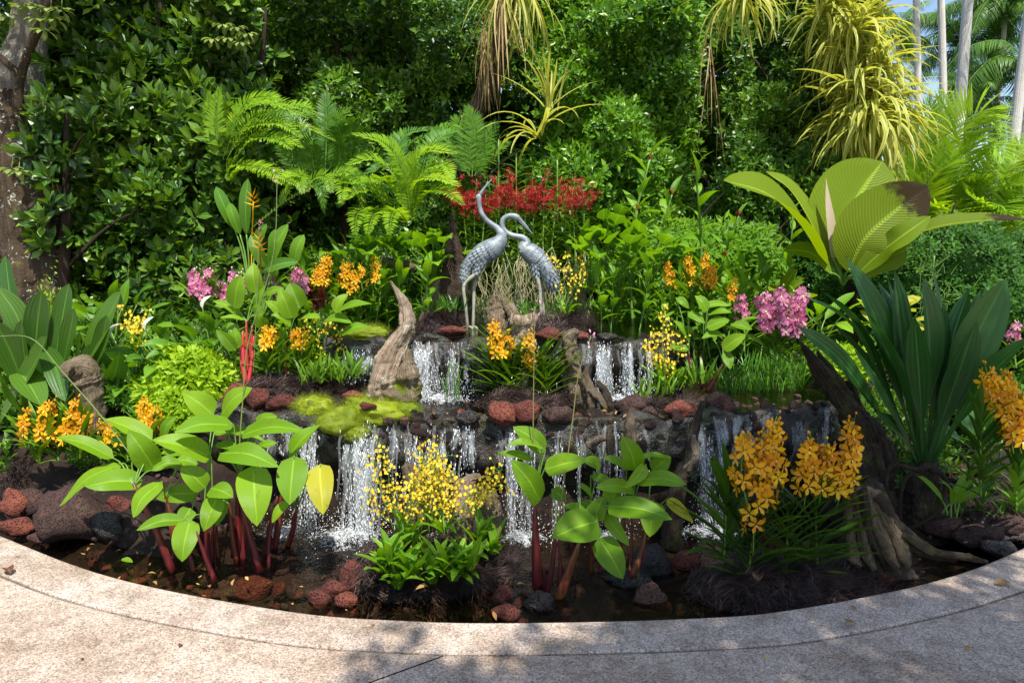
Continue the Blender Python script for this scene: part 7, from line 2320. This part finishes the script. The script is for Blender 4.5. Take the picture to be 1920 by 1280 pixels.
# ---- strap leaved orchids
vanda('large orange orchid group at the front right, tall left spike lit by the sun', [((1357, 1045), (1366, 900)), ((1403, 1088), (1414, 985)), ((1474, 1088), (1477, 950)), ((1532, 1062), (1530, 940))], None, 118, 26,
      [([(1412, 1040), (1416, 960), (1430, 870), (1456, 781)], 32), ([(1402, 950), (1390, 890), (1394, 845), (1400, 818)], 18), ([(1440, 965), (1438, 920), (1432, 860)], 13), ([(1456, 940), (1456, 890), (1456, 840), (1454, 800)], 17), ([(1418, 900), (1422, 860), (1428, 820)], 9),
       ([(1508, 950), (1512, 900), (1518, 860), (1522, 822)], 20), ([(1536, 945), (1542, 900), (1548, 860), (1552, 834)], 18), ([(1566, 960), (1582, 905), (1594, 850), (1602, 788)], 28), ([(1566, 940), (1574, 912), (1580, 888)], 8)], 28, 'orange', d=3.42, seed=1, mat='vanda_dark')
vanda('tall orange orchid at the right edge of the picture', [((1838, 930), (1836, 770)), ((1905, 960), (1912, 850))], None, 85, 24, [([(1900, 850), (1890, 790), (1865, 740), (1848, 688)], 32), ([(1930, 850), (1915, 790), (1890, 740), (1880, 700)], 26), ([(1930, 830), (1925, 780), (1910, 740)], 18), ([(1915, 850), (1905, 810), (1895, 780)], 14)], 27, 'orange', d=3.75, seed=2, mat='vanda_dark')
vanda('orange orchid at the left edge, three plants in the coir', [((75, 870), (78, 815)), ((110, 865), (112, 815)), ((150, 860), (152, 800))], None, 78, 18, [([(55, 840), (50, 800), (48, 772)], 9), ([(82, 840), (82, 800), (98, 752)], 20), ([(110, 840), (95, 815), (88, 800)], 9), ([(132, 840), (132, 800), (148, 748)], 22), ([(150, 830), (155, 790), (152, 770)], 12)], 21, 'orange', d=4.4, seed=3)
vanda('orange orchid between the hooded stump and the clubmoss', [((280, 860), (280, 815)), ((240, 865), (240, 825))], None, 78, 16, [([(285, 835), (270, 790), (272, 750)], 22), ([(290, 835), (292, 795), (292, 765)], 12), ([(225, 845), (200, 820), (192, 790)], 10)], 20, 'orange', d=4.5, seed=4)
vanda('left one of two small orange orchids on the mulch below the bright leaves', [((500, 700), (502, 655)), ((525, 700), (524, 660))], None, 60, 18, [([(502, 665), (500, 640), (500, 615)], 16), ([(510, 665), (514, 640), (512, 618)], 8)], 17, 'orange', d=4.95, seed=5)
vanda('right one of two small orange orchids on the mulch below the bright leaves', [((560, 700), (560, 655)), ((575, 700), (578, 665))], None, 60, 16, [([(560, 665), (555, 640), (556, 618)], 14), ([(565, 665), (568, 640), (566, 622)], 7)], 16, 'orange', d=5.0, seed=6)
vanda('dense orange orchid in the middle of the picture behind the red rocks', [((935, 742), (928, 660)), ((1000, 742), (1012, 680)), ((960, 742), (962, 690)), ((1022, 742), (1030, 690))], None, 84, 28, [([(928, 680), (930, 650), (925, 605)], 18), ([(940, 680), (950, 655), (952, 625)], 14), ([(1008, 690), (992, 665), (992, 622)], 16)], 19, 'orange', d=4.85, seed=7)
vanda('orange orchid at the back left with the tallest spike', [((610, 560), (612, 530)), ((590, 560), (588, 530))], None, 50, 10, [([(608, 545), (608, 515), (614, 478)], 22), ([(598, 545), (594, 525), (595, 500)], 12)], 14, 'orange', d=5.9, seed=8)
vanda('orange orchid at the back left, second from the tallest spike', [((650, 565), (650, 530)), ((668, 565), (668, 530))], None, 50, 10, [([(645, 545), (645, 520), (650, 490)], 20), ([(662, 550), (662, 535), (664, 505)], 12), ([(680, 545), (676, 520), (674, 500)], 8)], 14, 'orange', d=5.9, seed=9)
vanda('narrow orange orchid spike standing alone left of the grey log', [((700, 560), (700, 530))], None, 45, 10, [([(703, 540), (702, 515), (703, 482)], 14)], 13, 'orange', d=6.0, seed=10)
vanda('orange orchid at the back right, leftmost and half hidden by leaves', [((1258, 570), (1256, 540))], None, 45, 10, [([(1256, 550), (1256, 520), (1252, 495)], 12)], 14, 'orange', d=6.0, seed=11)
vanda('pair of tall orange orchid spikes in the right bed', [((1295, 575), (1292, 530)), ((1325, 575), (1326, 530))], None, 60, 16, [([(1296, 550), (1294, 515), (1290, 480)], 18), ([(1325, 550), (1322, 510), (1322, 475)], 20), ([(1335, 550), (1336, 525), (1338, 500)], 14)], 14, 'orange', d=5.9, seed=12)
vanda('orange orchid spike just above the pink orchids at the right', [((1378, 590), (1376, 560))], None, 45, 9, [([(1376, 570), (1374, 545), (1378, 520)], 12)], 13, 'orange', d=5.6, seed=13)
vanda('leftmost pink orchid, before the dark shrub', [((372, 590), (370, 545)), ((392, 590), (394, 545))], None, 58, 12, [([(372, 560), (366, 535), (366, 508)], 14), ([(385, 560), (380, 545), (378, 520)], 12), ([(392, 560), (396, 535), (392, 508)], 9)], 18, 'pink', d=5.6, seed=14)
vanda('pink orchid half hidden behind the bright paddle leaves', [((430, 600), (428, 550)), ((445, 600), (446, 545))], None, 52, 12, [([(428, 575), (424, 550), (426, 530)], 12), ([(445, 570), (445, 540), (440, 510)], 14), ([(455, 560), (460, 535), (458, 515)], 6)], 18, 'pink', d=5.55, seed=15)
vanda('small dark pink orchid right of the tall paddle leaf', [((512, 580), (512, 545))], None, 45, 10, [([(512, 560), (508, 540), (504, 515)], 10), ([(516, 565), (518, 550), (516, 535)], 6)], 16, 'pink', d=5.7, seed=16)
vanda('round pink orchid head left of the back orange orchids', [((560, 580), (560, 545))], None, 48, 10, [([(560, 555), (558, 530), (556, 502)], 14), ([(563, 555), (565, 535), (563, 512)], 8)], 16, 'pink', d=5.8, seed=17)
vanda('large pink orchid head beside the broad lily', [((1455, 680), (1455, 610)), ((1480, 680), (1482, 615)), ((1500, 680), (1502, 620))], None, 70, 15, [([(1445, 630), (1435, 590), (1430, 550)], 18), ([(1465, 620), (1462, 580), (1465, 540)], 20), ([(1478, 640), (1478, 600), (1480, 555)], 20), ([(1492, 620), (1496, 580), (1508, 540)], 20), ([(1490, 640), (1498, 610), (1498, 580)], 12)], 20, 'pink', d=4.9, seed=18)
vanda('small pink orchid cluster left of the large pink head', [((1395, 660), (1395, 600))], None, 52, 10, [([(1395, 610), (1390, 580), (1390, 555)], 11)], 17, 'pink', d=5.2, seed=19)
vanda('purple pink orchid at the right edge under the feathery shrub', [((1905, 690), (1905, 640))], None, 45, 8, [([(1910, 660), (1902, 630), (1906, 605)], 10)], 16, 'pink', d=4.9, seed=20)


# ---- small yellow dancing-lady orchids
def oncidium(label, base, d, sprays, nl, leafL, seed, size=9, per=26):
    rs = np.random.default_rng(seed + 800)
    t = thing('yellow_orchid', label, 'orchid', at(base[0][0], base[0][1], d))
    for (bx, by) in base:
        for k in range(nl):
            a = k * 2.4 + rs.normal() * 0.4
            e = R_(rs.uniform(35, 82))
            D = np.array((math.cos(a) * math.cos(e), math.sin(a) * math.cos(e) - 0.2, math.sin(e)))
            place('leaf', VL2[k % 3], t, frames(D[None], UP[None])[0], at(bx + rs.normal() * 5, by, d + rs.normal() * 0.04 - (0.27 if by > 1055 else 0)), leafL * pxm(d) * rs.uniform(0.65, 1.15))
    for path in sprays:
        mb = MB()
        C = bez([at(x, y, d + rs.normal() * 0.05) for x, y in path], 16)
        addt(mb, tube_geo(C, [0.0028, 0.0012], 4), 0.5)
        n = per
        items = []
        for q in range(n):
            i = int(4 + 11.9 * (q / n) ** 0.8)
            c = C[min(15, i)]
            p = c + rs.normal(size=3) * np.array((0.028, 0.025, 0.028))
            addt(mb, tube_geo(np.array([c, (c + p) / 2 + 0.003, p]), 0.0008, 3, cap=False), 0.5)
            nr = np.array((rs.normal() * 0.5, -1, 0.35 + rs.normal() * 0.4))
            mb.scatter(ONC, frames(np.array([[rs.normal() * 0.3, 0.3, 1.0]]), nr[None]), p[None], np.array([size * pxm(d) * 0.62 * rs.uniform(0.6, 1.2)]), np.array([rs.random() * 0.9]), 1)
        mb.obj('flower_spray', [M['stem'], M['yellow']], t)
    return t


ONC = (lambda mb: mb.merged())(MB().scatter(leaf_t('obovate', 0.95, 3, 2, 0.4, 0.1), frames(np.array([[0.35, -0.9, 0.25], [-0.35, -0.9, 0.25], [0.8, 0.35, 0.1], [-0.8, 0.35, 0.1], [0, 0.9, 0.1]]), np.repeat(np.array([[0, 0.1, 1.0]]), 5, 0)), np.zeros((5, 3)), np.array([1.0, 1.0, 0.6, 0.6, 0.55]), np.zeros(5)))
VL2 = [MB().add(*leaf_t('elliptic', 0.21, 7, 2, d_, 0.4, wave=0.05)).mesh('leaf', M['ginger']) for d_ in (0.2, 0.6, 1.6)]
rs = np.random.default_rng(44)
sp = []
for k in range(20):
    bx = rs.uniform(735, 850)
    tx = bx + rs.normal() * 45
    ty = rs.uniform(830, 950)
    if k < 12:
        tx, ty = 800 + rs.normal() * 38, 885 + rs.normal() * 22
    sp.append([(bx, 1000), ((bx + tx) / 2, (1000 + ty) / 2 - 15), (tx, ty)])
sp += [[(740, 1000), (715, 920), (700, 850)], [(750, 1000), (730, 900), (715, 830)], [(850, 980), (890, 920), (955, 910)], [(860, 960), (910, 900), (940, 880)], [(830, 980), (880, 930), (915, 925)], [(760, 1000), (700, 950), (702, 905)]]
oncidium('wide cloud of small yellow orchid flowers before the front waterfall', [(735, 1060), (755, 1085), (790, 1050), (830, 1070), (850, 1090), (900, 1030), (760, 1020), (830, 1000), (880, 1050), (810, 1095), (925, 1040), (720, 1075), (745, 1105), (770, 1085), (865, 1080), (885, 1070)], 3.6, sp, 11, 78, 1, 7.0, 44)
oncidium('cloud of tiny yellow orchid flowers right of the right upper fall', [(1240, 720), (1265, 715)], 5.0, [[(1240, 720), (1235, 670), (1225, 615)], [(1245, 720), (1250, 660), (1250, 600)], [(1255, 715), (1275, 660), (1275, 620)], [(1240, 715), (1215, 660), (1220, 640)], [(1250, 720), (1255, 690), (1240, 670)], [(1240, 720), (1232, 690), (1228, 660)], [(1250, 720), (1262, 680), (1262, 640)], [(1246, 720), (1242, 640), (1244, 580)]], 10, 55, 2, 6, 34)
oncidium('small yellow orchid behind the white lilies at the left', [(255, 660)], 5.5, [[(255, 650), (240, 610), (225, 575)], [(258, 650), (260, 610), (272, 590)], [(255, 650), (250, 620), (242, 600)], [(258, 650), (262, 625), (255, 600)]], 7, 50, 3, 7, 26)
oncidium('yellow orchid sprays hanging beside the tail of the right crane', [(1060, 590)], 6.0, [[(1060, 580), (1070, 520), (1060, 470)], [(1060, 580), (1080, 510), (1085, 480)], [(1062, 580), (1055, 510), (1030, 480)], [(1065, 580), (1090, 530), (1095, 500)]], 6, 40, 4, 5.5, 24)
oncidium('yellow orchid sprays over the mulch between the small orange orchids and the bleached log', [(600, 690), (630, 690)], 5.1, [[(600, 690), (598, 640), (590, 590)], [(620, 690), (612, 640), (612, 600)], [(630, 690), (640, 650), (630, 610)], [(605, 690), (588, 640), (570, 600)]], 9, 48, 5, 6, 22)

# ---- long flower stalks
for k, (path, d, lab) in enumerate([([(447, 860), (456, 740), (466, 640), (512, 480), (520, 330)], 3.85, 'long thin flower stalk rising from the left pond plant to the ferns'), ([(252, 862), (190, 780), (120, 700), (60, 635), (-10, 630)], 3.75, 'curved flower stalk arching from the left pond plant to the picture edge'),
                                   ([(1000, 860), (1000, 760), (1003, 575)], 3.5, 'straight pale flower stalk before the round red rocks'), ([(1045, 990), (1072, 800), (1085, 700), (1108, 630)], 3.5, 'dark purple flower stalk crossing the right upper fall'), ([(475, 700), (480, 600), (486, 420)], 4.95, 'thin reddish stalk above the bright red stems')]):
    t = thing('flower_stalk', lab, 'flower stalk', at(*path[0], d))
    mb = MB()
    addt(mb, tube_geo(bez([at(x, y, d) for x, y in path], 26), [0.0045, 0.003, 0.002], 6), 0.3 * k)
    mb.obj('stalk', M['stalk'], t)
    mb = MB()
    e = at(*path[-1], d)
    for q in range(7):
        mb.scatter(leaf_t('lance', 0.4, 3, 1), frames(np.array([[uni(-0.6, 0.6), -0.3, uni(-0.6, 0.6)]]), UP[None]), (e + np.array((uni(-0.03, 0.03), 0, uni(-0.04, 0.04))))[None], np.array([0.025]), np.array([0.2]))
    mb.obj('bud', M['pink'], t)

# ---- fallen leaves
for k, (px, py, z, s, kd, lab) in enumerate([(12, 1065, 0.012, 0.10, 2, 'curled brown leaf on the pavement at the left edge'), (704, 1167, 0.012, 0.075, 3, 'dark brown leaf on the kerb below the front mulch'), (1604, 1166, 0.012, 0.10, 1, 'long curled leaf on the kerb joint at the right'), (1866, 1094, 0.012, 0.09, 0, 'large yellow leaf on the kerb at the right edge'),
                                             (1443, 1235, 0.01, 0.03, 0, 'small yellow leaf on the pavement at the bottom right of centre'), (1808, 1209, 0.01, 0.04, 0, 'small yellow leaf on the pavement at the lower right'), (1595, 1135, 0.01, 0.035, 0, 'small leaf on the kerb under the large orchid mound'), (335, 1212, 0.008, 0.03, 2, 'tiny brown leaf on the pavement at the lower left'),
                                             (1420, 1092, 0.0, 0.11, 2, 'big brown leaf on the coir under the large orange orchids'), (970, 1095, -0.08, 0.07, 0, 'yellow leaf on the dark rock right of the front mulch'), (803, 1098, 0.0, 0.07, 0, 'pale yellow leaf standing in the front mulch'), (925, 1145, -0.02, 0.08, 1, 'straw coloured leaf by the kerb at the front mulch'),
                                             (228, 1047, -0.105, 0.075, 0, 'fresh green leaf floating in the shallow water at the left')]):
    o = litter(lab, onz(px, py, z), s, kd)
    if 'fresh green' in lab:
        o.data = MB().add(*leaf_t('ovate', 0.6, 5, 2, 0.2, 0.2)).mesh('fallen_leaf', M['thalia'])
rs = np.random.default_rng(66)
MN = ['front coir mound under the yellow orchids', 'front coir mound under the orange orchids', 'coir of the middle ledge', 'coir left of the bleached log', 'coir left of the cranes', 'coir right of the cranes', 'coir at the left edge', 'coir right of the middle pool', 'shaded coir at the right edge']
for k, (t_, P) in enumerate(MND):
    for q in range(14 if k < 2 else 6):
        p = P[int(rs.integers(0, len(P)))] + UP * 0.012
        litter('small tan leaf scrap on the ' + MN[k], p, rs.uniform(0.015, 0.035), int(rs.integers(0, 4)))
for k in range(34):
    x = rs.uniform(-1.9, 2.1)
    p = np.array((x, float(lip1(x)) + rs.uniform(0.0, 0.12), 0.635))
    litter('small leaf scrap stranded on the wet ledge of the front waterfall', p, rs.uniform(0.025, 0.06), int(rs.integers(0, 4)))
for k in range(40):
    x = rs.uniform(-2.6, -0.6) if k < 26 else rs.uniform(1.4, 2.6)
    y = float(kerb_y(x)) + rs.uniform(0.04, 0.45)
    litter('small yellow leaf floating on the pond beside the kerb', (x, y, Z0 + 0.006), rs.uniform(0.02, 0.05), int(rs.integers(0, 2)))
for k in range(24):
    x = rs.uniform(-2.0, 3.2)
    y = float(kerb_y(x)) - rs.uniform(0.03, 0.9)
    if y < 2.3: continue
    litter('tiny leaf scrap on the pale pavement', (x, y, 0.006), rs.uniform(0.008, 0.02), int(rs.integers(0, 4)))
